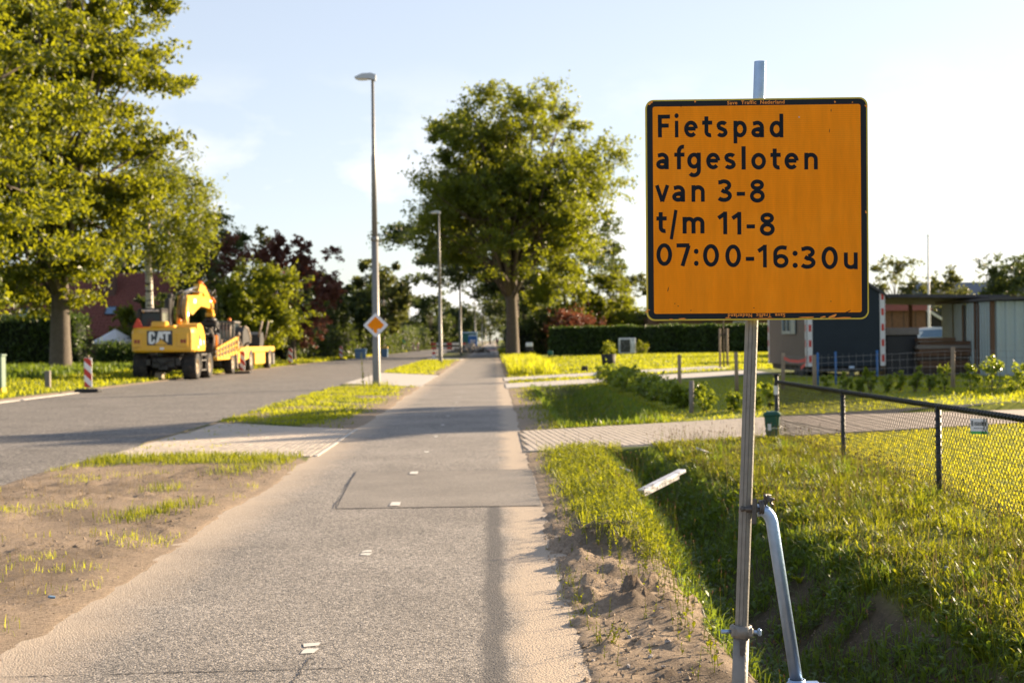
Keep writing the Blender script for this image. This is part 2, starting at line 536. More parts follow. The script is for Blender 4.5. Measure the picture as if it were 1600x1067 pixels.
ground = mesh_np('ground', np.stack([GX.ravel(), GY.ravel(), GZ.ravel()], 1), np.stack([ii, ii+1, ii+nx+1, ii+nx], 1), MATS['earth'],
                 attr={'grass': g_.ravel(), 'soil': s_.ravel(), 'lawn': l_.ravel()}, smooth=True)
tag(ground, kind='structure')

# --- asphalt
def asphalt(name, stones, sc, bump, dust=None, rough=.85):
    """Stones in bitumen: one voronoi cell per stone; dust lies along the given strips of X."""
    m = bpy.data.materials.new(name); MATS[name] = m; m.use_nodes = True
    t = m.node_tree; N = t.nodes; L = t.links; b = N['Principled BSDF']
    b.inputs['Roughness'].default_value = rough; b.inputs['Specular IOR Level'].default_value = .35
    tc = N.new('ShaderNodeTexCoord')
    vo = N.new('ShaderNodeTexVoronoi'); vo.inputs['Scale'].default_value = sc; L.new(tc.outputs['Object'], vo.inputs['Vector'])
    sp = N.new('ShaderNodeSeparateColor'); L.new(vo.outputs['Color'], sp.inputs[0])
    rp = N.new('ShaderNodeValToRGB'); e = rp.color_ramp.elements
    e[0].position, e[0].color = 0.0, stones[0] + (1,)
    e[1].position, e[1].color = 1.0, stones[-1] + (1,)
    for i, c in enumerate(stones[1:-1]):
        q = e.new((i+1)/(len(stones)-1)); q.color = c + (1,)
    L.new(sp.outputs[0], rp.inputs[0])
    last = rp.outputs[0]
    no = N.new('ShaderNodeTexNoise'); no.inputs['Scale'].default_value = .7; no.inputs['Detail'].default_value = 9; no.inputs['Roughness'].default_value = .65
    L.new(tc.outputs['Object'], no.inputs['Vector'])
    mr = N.new('ShaderNodeMapRange'); mr.inputs['From Min'].default_value = .3; mr.inputs['From Max'].default_value = .7; mr.inputs['To Min'].default_value = .8; mr.inputs['To Max'].default_value = 1.2
    L.new(no.outputs['Fac'], mr.inputs['Value'])
    vm = N.new('ShaderNodeMixRGB'); vm.blend_type = 'MULTIPLY'; vm.inputs['Fac'].default_value = 1
    L.new(last, vm.inputs['Color1']); L.new(mr.outputs[0], vm.inputs['Color2']); last = vm.outputs[0]
    if dust:
        sx = N.new('ShaderNodeSeparateXYZ'); L.new(tc.outputs['Object'], sx.inputs[0])
        n1 = N.new('ShaderNodeTexNoise'); n1.inputs['Scale'].default_value = 1.1; n1.inputs['Detail'].default_value = 8; n1.inputs['Roughness'].default_value = .6
        L.new(tc.outputs['Object'], n1.inputs['Vector'])
        n2 = N.new('ShaderNodeTexNoise'); n2.inputs['Scale'].default_value = 45; n2.inputs['Detail'].default_value = 6
        L.new(tc.outputs['Object'], n2.inputs['Vector'])
        def math_(op, a, c):
            q = N.new('ShaderNodeMath'); q.operation = op
            for i, v in enumerate((a, c)):
                if isinstance(v, (int, float)): q.inputs[i].default_value = v
                else: L.new(v, q.inputs[i])
            return q.outputs[0]
        jx = math_('ADD', sx.outputs['X'], math_('MULTIPLY', math_('SUBTRACT', n1.outputs['Fac'], .5), .55))
        acc = None
        for (a, c, amt) in dust:
            r = N.new('ShaderNodeMapRange'); r.inputs['From Min'].default_value = a; r.inputs['From Max'].default_value = c
            r.inputs['To Min'].default_value = 0; r.inputs['To Max'].default_value = amt
            L.new(jx, r.inputs['Value'])
            acc = r.outputs[0] if acc is None else math_('MAXIMUM', acc, r.outputs[0])
        f = math_('MULTIPLY', acc, math_('ADD', math_('MULTIPLY', n2.outputs['Fac'], .9), .5))
        cl = N.new('ShaderNodeClamp'); L.new(f, cl.inputs[0])
        # a soft-edged strip along the right side, coloured darker and with less dust
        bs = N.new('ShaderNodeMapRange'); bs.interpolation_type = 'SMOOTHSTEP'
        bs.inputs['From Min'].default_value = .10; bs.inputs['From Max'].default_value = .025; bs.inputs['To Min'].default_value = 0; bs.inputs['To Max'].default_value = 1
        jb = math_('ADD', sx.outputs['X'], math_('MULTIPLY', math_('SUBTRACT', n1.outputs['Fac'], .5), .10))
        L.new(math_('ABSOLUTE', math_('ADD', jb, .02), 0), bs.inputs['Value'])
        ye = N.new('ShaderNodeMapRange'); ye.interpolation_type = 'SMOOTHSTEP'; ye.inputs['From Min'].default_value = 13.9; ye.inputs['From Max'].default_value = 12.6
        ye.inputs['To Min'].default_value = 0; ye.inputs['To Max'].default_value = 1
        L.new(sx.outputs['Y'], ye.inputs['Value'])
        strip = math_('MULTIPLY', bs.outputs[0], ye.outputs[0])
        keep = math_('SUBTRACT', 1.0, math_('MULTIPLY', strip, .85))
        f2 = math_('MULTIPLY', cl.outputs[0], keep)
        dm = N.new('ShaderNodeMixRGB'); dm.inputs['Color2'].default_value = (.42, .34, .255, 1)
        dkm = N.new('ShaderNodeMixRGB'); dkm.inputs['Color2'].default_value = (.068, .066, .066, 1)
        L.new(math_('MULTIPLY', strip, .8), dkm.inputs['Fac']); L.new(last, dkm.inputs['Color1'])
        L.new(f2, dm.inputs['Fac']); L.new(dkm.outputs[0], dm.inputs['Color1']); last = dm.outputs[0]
    L.new(last, b.inputs['Base Color'])
    bp = N.new('ShaderNodeBump'); bp.inputs['Strength'].default_value = bump; bp.inputs['Distance'].default_value = .006
    L.new(vo.outputs['Distance'], bp.inputs['Height']); bp.invert = True
    L.new(bp.outputs[0], b.inputs['Normal'])
    return m
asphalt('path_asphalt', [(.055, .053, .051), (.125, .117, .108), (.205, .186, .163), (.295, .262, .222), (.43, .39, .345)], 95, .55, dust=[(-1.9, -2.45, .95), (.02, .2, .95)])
asphalt('road_asphalt', [(.06, .058, .055), (.125, .116, .107), (.19, .174, .156), (.27, .243, .212)], 34, .9)
asphalt('patch_asphalt', [(.115, .107, .097), (.17, .155, .137), (.225, .202, .175), (.29, .26, .22)], 140, .35)
asphalt('red_asphalt', [(.20, .085, .075), (.28, .12, .10), (.34, .16, .14)], 60, .3)
mat('bitumen', (.035, .034, .034), .6, var=.3, scale=30)
mat('white_paint_worn', (.55, .53, .48), .7, var=.2, scale=60)
mat('concrete', (.40, .36, .31), .85, var=.15, scale=3, bump=.3, bscale=40, dirt=(.25, .21, .16), dirt_amt=.6)
mat('concrete_pale', (.46, .43, .385), .85, var=.12, scale=3, bump=.2, bscale=40, dirt=(.30, .26, .21), dirt_amt=.5)
mat('brick_paver', (.40, .345, .28), .85, var=.18, scale=14, bump=.3, bscale=90)
mat('brick_paver_b', (.36, .31, .255), .85, var=.2, scale=14, bump=.3, bscale=90)
mat('brick_paver_c', (.43, .37, .305), .85, var=.15, scale=14, bump=.3, bscale=90)
mat('joint_sand', (.16, .13, .095), .95, var=.3, scale=20)
mat('drive_far', (.36, .30, .25), .9, var=.15, scale=4, bump=.3, bscale=60)
mat('gravel', (.20, .175, .165), .95, var=.35, scale=40, bump=.8, bscale=50)

def sheet(name, poly, z, m, parent=None, kind='structure', thick=0.0, zf=None):
    """A flat polygon; zf gives a height per corner; thick adds sides below it."""
    mb = MB(); n = len(poly)
    top = [(x, y, (zf(x) if zf else z)) for x, y in poly]
    mb.add(top, [tuple(range(n))])
    if thick:
        bot = [(x, y, q - thick) for (x, y, q) in top]
        mb.add(top + bot, [(k, n+k, n+(k+1) % n, (k+1) % n) for k in range(n)])
    o = mb.build(name, m, parent)
    if kind and parent is None: o['kind'] = kind
    return o
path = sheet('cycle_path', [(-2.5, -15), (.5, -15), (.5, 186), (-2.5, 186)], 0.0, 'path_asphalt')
sheet('path_crossing', [(-4.6, 186), (2.4, 186), (2.4, 214), (-4.6, 214)], .0, 'red_asphalt')
sheet('cycle_path_far', [(-2.5, 214), (.5, 214), (.5, 900), (-2.5, 900)], .0, 'path_asphalt')
rys = [-15, 37, 80, 123, 196, 400, 900]
road = sheet('road', [(-5.3, y) for y in rys] + [(float(road_left(y)), y) for y in rys[::-1]], -.03, 'road_asphalt')
# pale concrete edge strip along the far side of the road
sheet('edge_strip', [(-14.05, 14), (-13.75, 14), (-13.55, 47), (-13.85, 47)], -.012, 'concrete_pale', road, thick=.05)
# asphalt repair with dark seams
rep = sheet('asphalt_patch', [(-1.48, 12.75), (.42, 12.75), (.42, 16.3), (-1.66, 16.3)], .004, 'patch_asphalt', path)
def strip(mb, pts, w, z, jit=0.0, zf=None):
    L_ = []; R_ = []
    for i, p in enumerate(pts):
        q = pts[min(i+1, len(pts)-1)]; o = pts[max(i-1, 0)]
        dx, dy = q[0]-o[0], q[1]-o[1]; l = math.hypot(dx, dy) or 1
        ww = w*(1 + random.uniform(-jit, jit))/2
        L_.append((p[0]-dy/l*ww, p[1]+dx/l*ww, z)); R_.append((p[0]+dy/l*ww, p[1]-dx/l*ww, z))
    n = len(pts)
    mb.add(L_+R_, [(i, i+1, n+i+1, n+i) for i in range(n-1)])
def wob(a, b, n, j):
    return [(a[0]+(b[0]-a[0])*i/n + random.uniform(-j, j), a[1]+(b[1]-a[1])*i/n + random.uniform(-j, j)) for i in range(n+1)]
mb = MB()
strip(mb, wob((-1.5, 12.74), (.4, 12.74), 24, .004), .011, .008, .6)
strip(mb, wob((-1.67, 16.3), (.4, 16.3), 24, .006), .016, .008, .6)
mb.build('seam', 'bitumen', path)
mb = MB(); strip(mb, wob((-1.50, 12.78), (-1.66, 16.28), 12, .012), .012, .0075, .5); mb.build('seam', 'bitumen', path)
mb = MB()
strip(mb, wob((-2.6, 6.45), (-1.5, 6.50), 60, .006) + wob((-1.46, 6.5), (-.75, 6.53), 40, .006), .008, .003, .9)
strip(mb, wob((-.92, 6.75), (-.98, 5.2), 60, .008), .007, .0035, .9)
mb.build('crack', 'bitumen', path)
# centre dashes: worn near the camera, fresh on the repair
for k, Y in enumerate([7.0, 10.1, 13.0, 16.02, 19.1, 22.1, 25.1, 28.1, 31.1, 34.1, 37.1, 40.1]):
    mb = MB()
    x0, x1, z = -1.0, -.91, .011 if 12.5 < Y < 16.4 else .004
    if Y in (13.0, 16.02):
        mb.add([(x0, Y-.14, z), (x1+.01, Y-.15, z), (x1, Y+.15, z), (x0+.005, Y+.14, z)], [(0, 1, 2, 3)])
    elif Y < 11:
        for (a, b) in ((-.15, -.05), (-.01, .09), (.11, .16)):
            if b > .1: continue
            p = [(x0+random.uniform(0, .03), Y+a+random.uniform(-.01, .03)), (x1-random.uniform(0, .02), Y+a+random.uniform(-.02, .03)), (x1+random.uniform(-.02, .01), Y+b), (x0+.045, Y+b+random.uniform(-.02, .02)), (x0+random.uniform(.0, .025), Y+b-.02)]
            mb.add([(u, v, z) for u, v in p], [(0, 1, 2, 3, 4)])
    else:
        mb.add([(x0+.02, Y-.1, z), (x1-.01, Y-.12, z), (x1-.02, Y+.08, z), (x0+.01, Y+.05, z)], [(0, 1, 2, 3)])
    mb.build('line_mark', 'white_paint_worn', path)

# --- brick paving, the nearest 300 bricks one by one
def paving(parent, cells, zf, w, l, ang, mats3, n_single=300):
    """cells: (x, y) brick centres sorted nearest first."""
    meshes = []
    for m in mats3:
        mb = MB(); mb.rbox(-w/2+.002, w/2-.002, -l/2+.002, l/2-.002, -.06, 0, .004)
        me_o = mb.build('paver', m); me = me_o.data; bpy.data.objects.remove(me_o); meshes.append(me)
    rr = random.Random(5)
    for (x, y) in cells[:n_single]:
        o = bpy.data.objects.new('paver', rr.choice(meshes))
        o.location = (x, y, zf(x) + rr.uniform(-.0015, .0015)); o.rotation_euler = (rr.uniform(-.005, .005), rr.uniform(-.005, .005), ang)
        link(o, parent)
    V = []; Fq = []
    c, s = math.cos(ang), math.sin(ang)
    hw, hl, b = w/2-.002, l/2-.002, .004
    for (x, y) in cells[n_single:]:
        z = zf(x) + rr.uniform(-.0015, .0015); n = len(V)
        for (a, e, q) in ((-hw, -hl, -.03), (hw, -hl, -.03), (hw, hl, -.03), (-hw, hl, -.03), (-hw+b, -hl+b, 0), (hw-b, -hl+b, 0), (hw-b, hl-b, 0), (-hw+b, hl-b, 0)):
            V.append((x+a*c-e*s, y+a*s+e*c, z+q))
        Fq += [(n+4, n+5, n+6, n+7)] + [(n+k, n+(k+1) % 4, n+4+(k+1) % 4, n+4+k) for k in range(4)]
    if V:
        o = mesh_np('paver', V, Fq, MATS[mats3[0]], parent); o['kind'] = 'stuff'
cells = []
for i in range(45):
    for j in range(20):
        u, v = .06 + i*.1, .1 + j*.205
        p = D_O + D_U*u + D_V*v
        if p[0] > .435: cells.append((float(p[0]), float(p[1])))
cells.sort(key=lambda p: p[1]*1.0 + abs(p[0])*.05)
def dpt(u, v): return tuple(D_O + D_U*u + D_V*v)
dw = thing('driveway', None, None); dw['kind'] = 'structure'
sheet('bedding', [dpt(.03, 0), dpt(4.56, 0), dpt(4.56, 4.12), dpt(.36, 4.12)], 0, 'joint_sand', dw, zf=lambda x: drive_z(x)-.007, thick=.2)
paving(dw, cells, drive_z, .1, .205, math.atan2(D_U[1], D_U[0]), ['brick_paver', 'brick_paver_b', 'brick_paver_c'])
mb = MB()   # low concrete edging on the ditch side
for k in range(5):
    a, b = dpt(.0+k*.92, -.035), dpt(.91+k*.92, -.035)
    M = Matrix.Translation((a[0], a[1], drive_z((a[0]+b[0])/2)-.25)) @ Matrix.Rotation(math.atan2(D_U[1], D_U[0]), 4, 'Z')
    e_ = MB().rbox(0, .905, -.03, .03, 0, .245, .008, M).build('edging', 'concrete', dw)
sheet('drive_surface', [dpt(4.57, 0), dpt(9, 0), dpt(26, .6), dpt(26, 5.2), dpt(9, 4.4), dpt(4.57, 4.12)], 0, 'drive_far', dw, zf=lambda x: drive_z(x), thick=.2)

cells = []
for i in range(30):
    for j in range(42):
        x, y = -5.4 + i*.1 + .05, 18.6 + j*.2 + .1 + (.1 if i % 2 else 0)
        if in_quad(np.array([x]), np.array([y]), BRICK_Q, -.07)[0]: cells.append((x, y))
cells.sort(key=lambda p: p[1])
bp_ = thing('brick_crossing', None, None); bp_['kind'] = 'structure'
sheet('bedding', BRICK_Q, -.002, 'joint_sand', bp_)
paving(bp_, cells, lambda x: .006, .1, .2, 0, ['brick_paver_c', 'brick_paver', 'brick_paver_b'])
MB().box(-2.455, -2.40, 18.6, 24.2, -.1, .012).build('kerb', 'concrete_pale', bp_)
sheet('concrete_crossing', SLAB2_Q, .008, 'concrete_pale', thick=.1)
sheet('concrete_crossing', SLAB3_Q, .008, 'concrete_pale', thick=.1)
for q in (SLABA_Q, SLABB_Q):
    p = sheet('garden_path', q, 0, 'concrete_pale', thick=.1, zf=lambda x: float(rise(x))+.015)
sheet('gravel_drive', GRAV_Q, 0, 'gravel', zf=lambda x: float(rise(x))+.024)
sheet('garden_path', [(6, 57.5), (20, 59), (20, 61), (6, 59)], 0, 'concrete_pale', zf=lambda x: float(rise(x))+.02)
# ================================================================= trees, shrubs, hedges
leaf_mat('leaf_beech', (.018, .040, .004), (.075, .105, .010), (.46, .48, .015), .42)
leaf_mat('leaf_oak', (.018, .042, .006), (.072, .104, .012), (.43, .47, .018), .44)
leaf_mat('leaf_dark', (.020, .038, .011), (.052, .078, .020), (.17, .22, .03), .36)
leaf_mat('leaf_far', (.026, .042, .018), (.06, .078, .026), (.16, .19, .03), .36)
leaf_mat('leaf_bright', (.07, .10, .008), (.15, .185, .014), (.42, .45, .02), .45)
leaf_mat('leaf_copper', (.048, .022, .019), (.14, .062, .044), (.36, .12, .06), .36)
leaf_mat('leaf_birch', (.034, .050, .014), (.085, .10, .03), (.24, .26, .04), .4)
leaf_mat('leaf_laurel', (.06, .11, .012), (.16, .21, .02), (.52, .60, .03), .42, rough=.3, spec=.6)
leaf_mat('leaf_hedge', (.022, .048, .010), (.058, .10, .018), (.16, .24, .03), .32)
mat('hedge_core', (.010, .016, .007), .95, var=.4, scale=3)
mat('bark_grey', (.11, .09, .068), .9, var=.35, scale=5, bump=.9, bscale=18)
mat('bark_brown', (.10, .078, .055), .9, var=.35, scale=6, bump=.9, bscale=20)
def birch_bark():
    m = mat('bark_birch', (.60, .56, .50), .8, var=.15, scale=5)
    t = m.node_tree; N = t.nodes; L = t.links
    tc = [n for n in N if n.type == 'TEX_COORD'][0]; b = N['Principled BSDF']
    mp = N.new('ShaderNodeMapping'); mp.inputs['Scale'].default_value = (1.2, 1.2, 5); L.new(tc.outputs['Object'], mp.inputs[0])
    no = N.new('ShaderNodeTexNoise'); no.inputs['Scale'].default_value = 1.6; no.inputs['Detail'].default_value = 6; L.new(mp.outputs[0], no.inputs['Vector'])
    rp = N.new('ShaderNodeValToRGB'); rp.color_ramp.elements[0].position = .56; rp.color_ramp.elements[1].position = .64; L.new(no.outputs['Fac'], rp.inputs[0])
    src = b.inputs['Base Color'].links[0].from_socket
    mx = N.new('ShaderNodeMixRGB'); mx.inputs['Color2'].default_value = (.06, .05, .045, 1); L.new(rp.outputs[0], mx.inputs['Fac']); L.new(src, mx.inputs['Color1'])
    L.new(mx.outputs[0], b.inputs['Base Color'])
birch_bark()

def leaves_np(P, size, rng, flat=.0, aspect=.55, tint=None):
    """Rhombic leaves at points P: vertices, quads, tint per vertex."""
    n = len(P)
    a = rng.normal(size=(n, 3)); a[:, 2] *= (1 - flat)
    a /= np.linalg.norm(a, axis=1)[:, None] + 1e-9
    c = rng.normal(size=(n, 3))
    if flat: c[:, 2] *= (1 - flat)
    b = c - (c*a).sum(1)[:, None]*a
    b /= np.linalg.norm(b, axis=1)[:, None] + 1e-9
    s = (size * rng.uniform(.55, 1.35, n))[:, None]
    V = np.empty((n, 4, 3))
    V[:, 0] = P - a*s*.5; V[:, 2] = P + a*s*.5
    nrm = np.cross(a, b)
    V[:, 1] = P + b*s*aspect*.5 + nrm*s*.12; V[:, 3] = P - b*s*aspect*.5 + nrm*s*.12
    Fq = np.arange(n*4).reshape(n, 4)
    if tint is None: tint = rng.uniform(0, 1, n)
    return V.reshape(-1, 3), Fq, np.repeat(tint, 4)

def crown_points(rng, n_clump, n_leaf, c, r, clump_r, flat=1.0, hollow=.45, shape='round', open_=0.0):
    """Leaf points in clumps spread through an ellipsoid; returns points, clump centres, tint."""
    C = []
    while len(C) < n_clump:
        d = rng.normal(size=3); d /= np.linalg.norm(d)
        q = rng.uniform(hollow**2, 1)**.5
        p = d*q
        if open_ and p[2] < -.25 and math.hypot(p[0], p[1]) < open_ and rng.uniform() < .85: continue
        if shape == 'cone':
            zz = rng.uniform(-1, 1); rad = (1 - zz)/2*.95 + .05; an = rng.uniform(0, 2*math.pi); rr = rad*rng.uniform(.3, 1)**.5
            p = np.array([rr*math.cos(an), rr*math.sin(an), zz])
        C.append(p)
    C = np.array(C)
    # an uneven outline: push clumps in and out with direction
    k = .82 + .36*vnoise(C[:, 0]*2.3+9, C[:, 2]*2.3+C[:, 1]*1.7+5, int(rng.integers(1000)))
    C = C*k[:, None]
    C = np.asarray(c) + C*np.asarray(r)
    per = rng.dirichlet(np.full(n_clump, 3.0))*n_leaf
    idx = np.repeat(np.arange(n_clump), np.maximum(1, per.astype(int)))
    ns = 16                                   # every clump is a handful of leafy twigs
    T = rng.normal(size=(n_clump, ns, 3)); T /= (1 + .30*np.linalg.norm(T, axis=2)[:, :, None])
    crs = clump_r*rng.uniform(.6, 1.4, n_clump)
    T = T*crs[:, None, None]*np.array([1, 1, flat])
    which = rng.integers(0, ns, len(idx))
    along = rng.uniform(.55, 1.18, len(idx))[:, None]      # leaves strung along the twig
    g = rng.normal(size=(len(idx), 3)); g /= (1 + .4*np.linalg.norm(g, axis=1)[:, None])
    P = C[idx] + T[idx, which]*along + g*(clump_r*.26)*np.array([1, 1, .8])
    tt = rng.uniform(0, 1, (n_clump, ns))
    ct = .5*rng.uniform(0, 1, n_clump)[idx] + .5*tt[idx, which]
    tint = np.clip(.6*ct + .4*rng.uniform(0, 1, len(idx)), 0, 1)
    return P, C, tint

def tree(name, label, X, Y, h, rx, base, leaf, n_leaf, size, trunk_r=.3, n_clump=60, clump=None, bark='bark_brown', seed=1, shape='round', flat=.8, ry=None,
         cx=0.0, fork=None, group=None, cat='tree', lean=(0, 0), hollow=.45, droop=0.0, limbs=14, twig=.022, open_=0.0):
    rng = np.random.default_rng(seed)
    z0 = hz(X, Y) if abs(X) < 60 else .2
    root = thing(name, label, cat, (X, Y, z0 - .05), group=group)
    ry = ry or rx
    cz, rz = (h + base)/2, (h - base)/2
    P, C, tint = crown_points(rng, n_clump, n_leaf, (cx + lean[0], lean[1], cz), (rx, ry, rz), clump or rx*.2, flat, hollow, shape, open_)
    if droop:
        dd = rng.uniform(0, 1, len(P))**2*droop
        P[:, 2] -= dd
    V, Fq, t4 = leaves_np(P, size, rng, tint=tint)
    mesh_np('crown', V, Fq, MATS[leaf], root, t4)
    # trunk with limbs that reach for the clumps
    mb = MB()
    fk = fork or base + .15*(h-base)
    top = Vector((cx*.6 + lean[0], lean[1]*.8, base + .62*(h-base)))
    pts = [Vector((0, 0, -.1)), Vector((0, 0, .25)), Vector((lean[0]*.05, 0, fk*.45)), Vector((lean[0]*.3 + rng.normal()*trunk_r*.3, lean[1]*.2, fk)), (Vector((lean[0]*.3, lean[1]*.2, fk)) + top)/2 + Vector((rng.normal()*trunk_r, rng.normal()*trunk_r, 0)), top]
    rr = [trunk_r*1.45, trunk_r*1.08, trunk_r*.92, trunk_r*.8, trunk_r*.42, trunk_r*.1]
    mb.tube(pts, rr, 12)
    order = rng.permutation(len(C))
    for k in order[:limbs]:
        c = Vector(C[k]); s = pts[3] + (pts[4]-pts[3])*rng.uniform(-.12, .9)
        m1 = s + (c - s)*.35 + Vector((0, 0, (c-s).length*.10)); 
        r0 = trunk_r*rng.uniform(.22, .42)
        mb.tube([s, m1, s + (c-s)*.72 + Vector((rng.normal()*.2, rng.normal()*.2, (c-s).length*.06)), c], [r0, r0*.7, r0*.4, twig], 7)
        for j in order[rng.integers(0, len(C), 3)]:
            c2 = Vector(C[j])
            if (c2 - c).length < rx*.9:
                mb.tube([m1 + (c-m1)*.5, (m1 + c2)/2 + Vector((0, 0, .15)), c2], [r0*.4, r0*.3, twig*.8], 5)
    mb.build('trunk', bark, root)
    return root

def bush(name, label, X, Y, h, r, leaf, n_leaf, size, seed=1, group=None, cat='shrub', n_clump=22, stems=5, z=None, upright=0.0, flat=1.0):
    """A shrub that is leafy down to the ground."""
    rng = np.random.default_rng(seed)
    root = thing(name, label, cat, (X, Y, hz(X, Y) - .02 if z is None else z), group=group)
    P, C, tint = crown_points(rng, n_clump, n_leaf, (0, 0, h*.5), (r, r, h*.5), max(r*.28, .03), flat, .2)
    P[:, 2] = np.abs(P[:, 2])
    V, Fq, t4 = leaves_np(P, size, rng, tint=tint, aspect=.5)
    mesh_np('foliage', V, Fq, MATS[leaf], root, t4)
    mb = MB()
    for k in range(stems):
        c = Vector(C[k % len(C)]); b0 = Vector((rng.normal()*r*.12, rng.normal()*r*.12, -.05))
        mb.tube([b0, (b0+c)/2 + Vector((rng.normal()*r*.1, rng.normal()*r*.1, 0)), c], [max(.008, r*.03), max(.006, r*.02), .003], 5)
    mb.build('stem', 'bark_brown', root)
    return root

def hedge(name, label, x0, y0, x1, y1, h, w, leaf, n, size, seed=1, rough=.12, z0=None):
    rng = np.random.default_rng(seed)
    L = math.hypot(x1-x0, y1-y0); ang = math.atan2(y1-y0, x1-x0)
    z0 = z0 if z0 is not None else hz((x0+x1)/2, (y0+y1)/2)
    root = thing(name, label, 'hedge', (x0, y0, z0 - .05), rz=ang)
    # leaves on the clipped faces: front, back, top, ends
    k = rng.uniform(0, 1, n)
    u = rng.uniform(0, L, n); v = np.where(k < .42, -w/2, np.where(k < .55, w/2, rng.uniform(-w/2, w/2, n))); z = np.where(k < .55, rng.uniform(0, h, n), h)
    e = k > .96
    u = np.where(e, np.where(rng.uniform(size=n) < .5, 0, L), u); z = np.where(e, rng.uniform(0, h, n), z)
    bulge = fbm(u*1.3 + 3, z*1.5 + v, seed, 3) - .5
    P = np.stack([u, v + np.sign(v)*bulge*rough*3, z + (z >= h*.98)*bulge*rough*3], 1) + rng.normal(size=(n, 3))*rough*.6
    P[:, 2] = np.abs(P[:, 2])
    V, Fq, t4 = leaves_np(P, size, rng, tint=np.clip(rng.uniform(0, 1, n)*.6 + bulge + .2, 0, 1))
    mesh_np('foliage', V, Fq, MATS[leaf], root, t4)
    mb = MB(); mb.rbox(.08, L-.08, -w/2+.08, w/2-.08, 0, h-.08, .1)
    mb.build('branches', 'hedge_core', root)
    return root

# --- left of the road
tree('beech_tree', 'huge spreading beech with a thick forked grey trunk beside the road', -22.6, 72, 26, 7.8, 2.4, 'leaf_beech', 140000, .29, trunk_r=.56, n_clump=420, clump=1.2, flat=.36, bark='bark_grey', seed=11, cx=-1.9, fork=4.2, limbs=60, hollow=.25)
tree('beech_tree', 'beech nearest the camera whose boughs hang in at the picture edge', -24.6, 55, 20, 8.6, 2.2, 'leaf_beech', 56000, .26, trunk_r=.6, n_clump=230, clump=1.15, flat=.4, bark='bark_grey', seed=12, limbs=34, hollow=.35)
tree('birch_tree', 'tall birch with white bark and drooping twigs behind the excavator', -20.4, 82, 14.0, 3.5, 6.4, 'leaf_oak', 17000, .20, trunk_r=.24, n_clump=56, clump=.7, bark='bark_birch', seed=13, lean=(-.6, 0), cx=1.3, fork=9.6, droop=2.2, limbs=16)
tree('conifer_tree', 'dark green conifer behind the birch trunk and the excavator cab', -19.6, 92, 8.2, 2.9, .4, 'leaf_dark', 14000, .24, trunk_r=.2, n_clump=60, seed=14, shape='cone', clump=.6)
tree('lime_tree', 'dark green tree rising behind the farmhouse roof', -29.0, 107, 13.0, 5.2, 1.5, 'leaf_dark', 20000, .26, trunk_r=.25, n_clump=80, seed=23, clump=.9)
bush('hazel_bush', 'dark overgrown bush in front of the farmhouse roof, beside the birch', -20.9, 86.5, 4.6, 1.7, 'leaf_dark', 11000, .2, seed=24, n_clump=40)
bush('hazel_bush', 'green bush half covering the farmhouse roof right of the beech trunk', -24.0, 88, 3.6, 1.3, 'leaf_oak', 8000, .2, seed=25, n_clump=34)
tree('lime_tree', 'dark green tree filling the gap between the birch trunk and the thin purple tree', -22.5, 104, 12.6, 3.6, 1.0, 'leaf_dark', 15000, .26, trunk_r=.2, n_clump=60, seed=22, clump=.8)
tree('copper_beech', 'thin dark purple tree left of the yellow excavator arm', -20.6, 101, 10.6, 2.6, 2.0, 'leaf_copper', 9000, .25, trunk_r=.16, n_clump=50, seed=15, clump=.6)
tree('copper_beech', 'broad copper red tree behind the bright green bush', -15.6, 107, 10.0, 3.3, 1.2, 'leaf_copper', 17000, .27, trunk_r=.2, n_clump=70, seed=16, clump=.62)
tree('larch_tree', 'slim pale blue green tree between the two copper trees', -18.3, 110, 10.2, 1.7, 3.2, 'leaf_far', 5000, .26, trunk_r=.12, n_clump=40, seed=17, shape='cone', clump=.42)
bush('elder_bush', 'big sunlit yellow green bush beyond the yellow trailer', -15.7, 92, 6.9, 2.9, 'leaf_bright', 30000, .25, seed=18, n_clump=90, flat=.8)
bush('elder_bush', 'lower dark green bush left of the sunlit bush', -18.2, 89, 4.4, 1.9, 'leaf_dark', 9000, .22, seed=19, n_clump=34)
hedge('garden_hedge', 'dark overgrown garden hedge left of the thick beech trunk', -40, 83, -24.4, 82, 2.9, 2.0, 'leaf_hedge', 16000, .24, seed=20, rough=.3, z0=.2)
hedge('garden_hedge', 'low dark hedge between the beech trunk and the excavator', -23.2, 81, -16.5, 84, 1.05, 1.6, 'leaf_hedge', 9000, .2, seed=21, rough=.3, z0=.2)
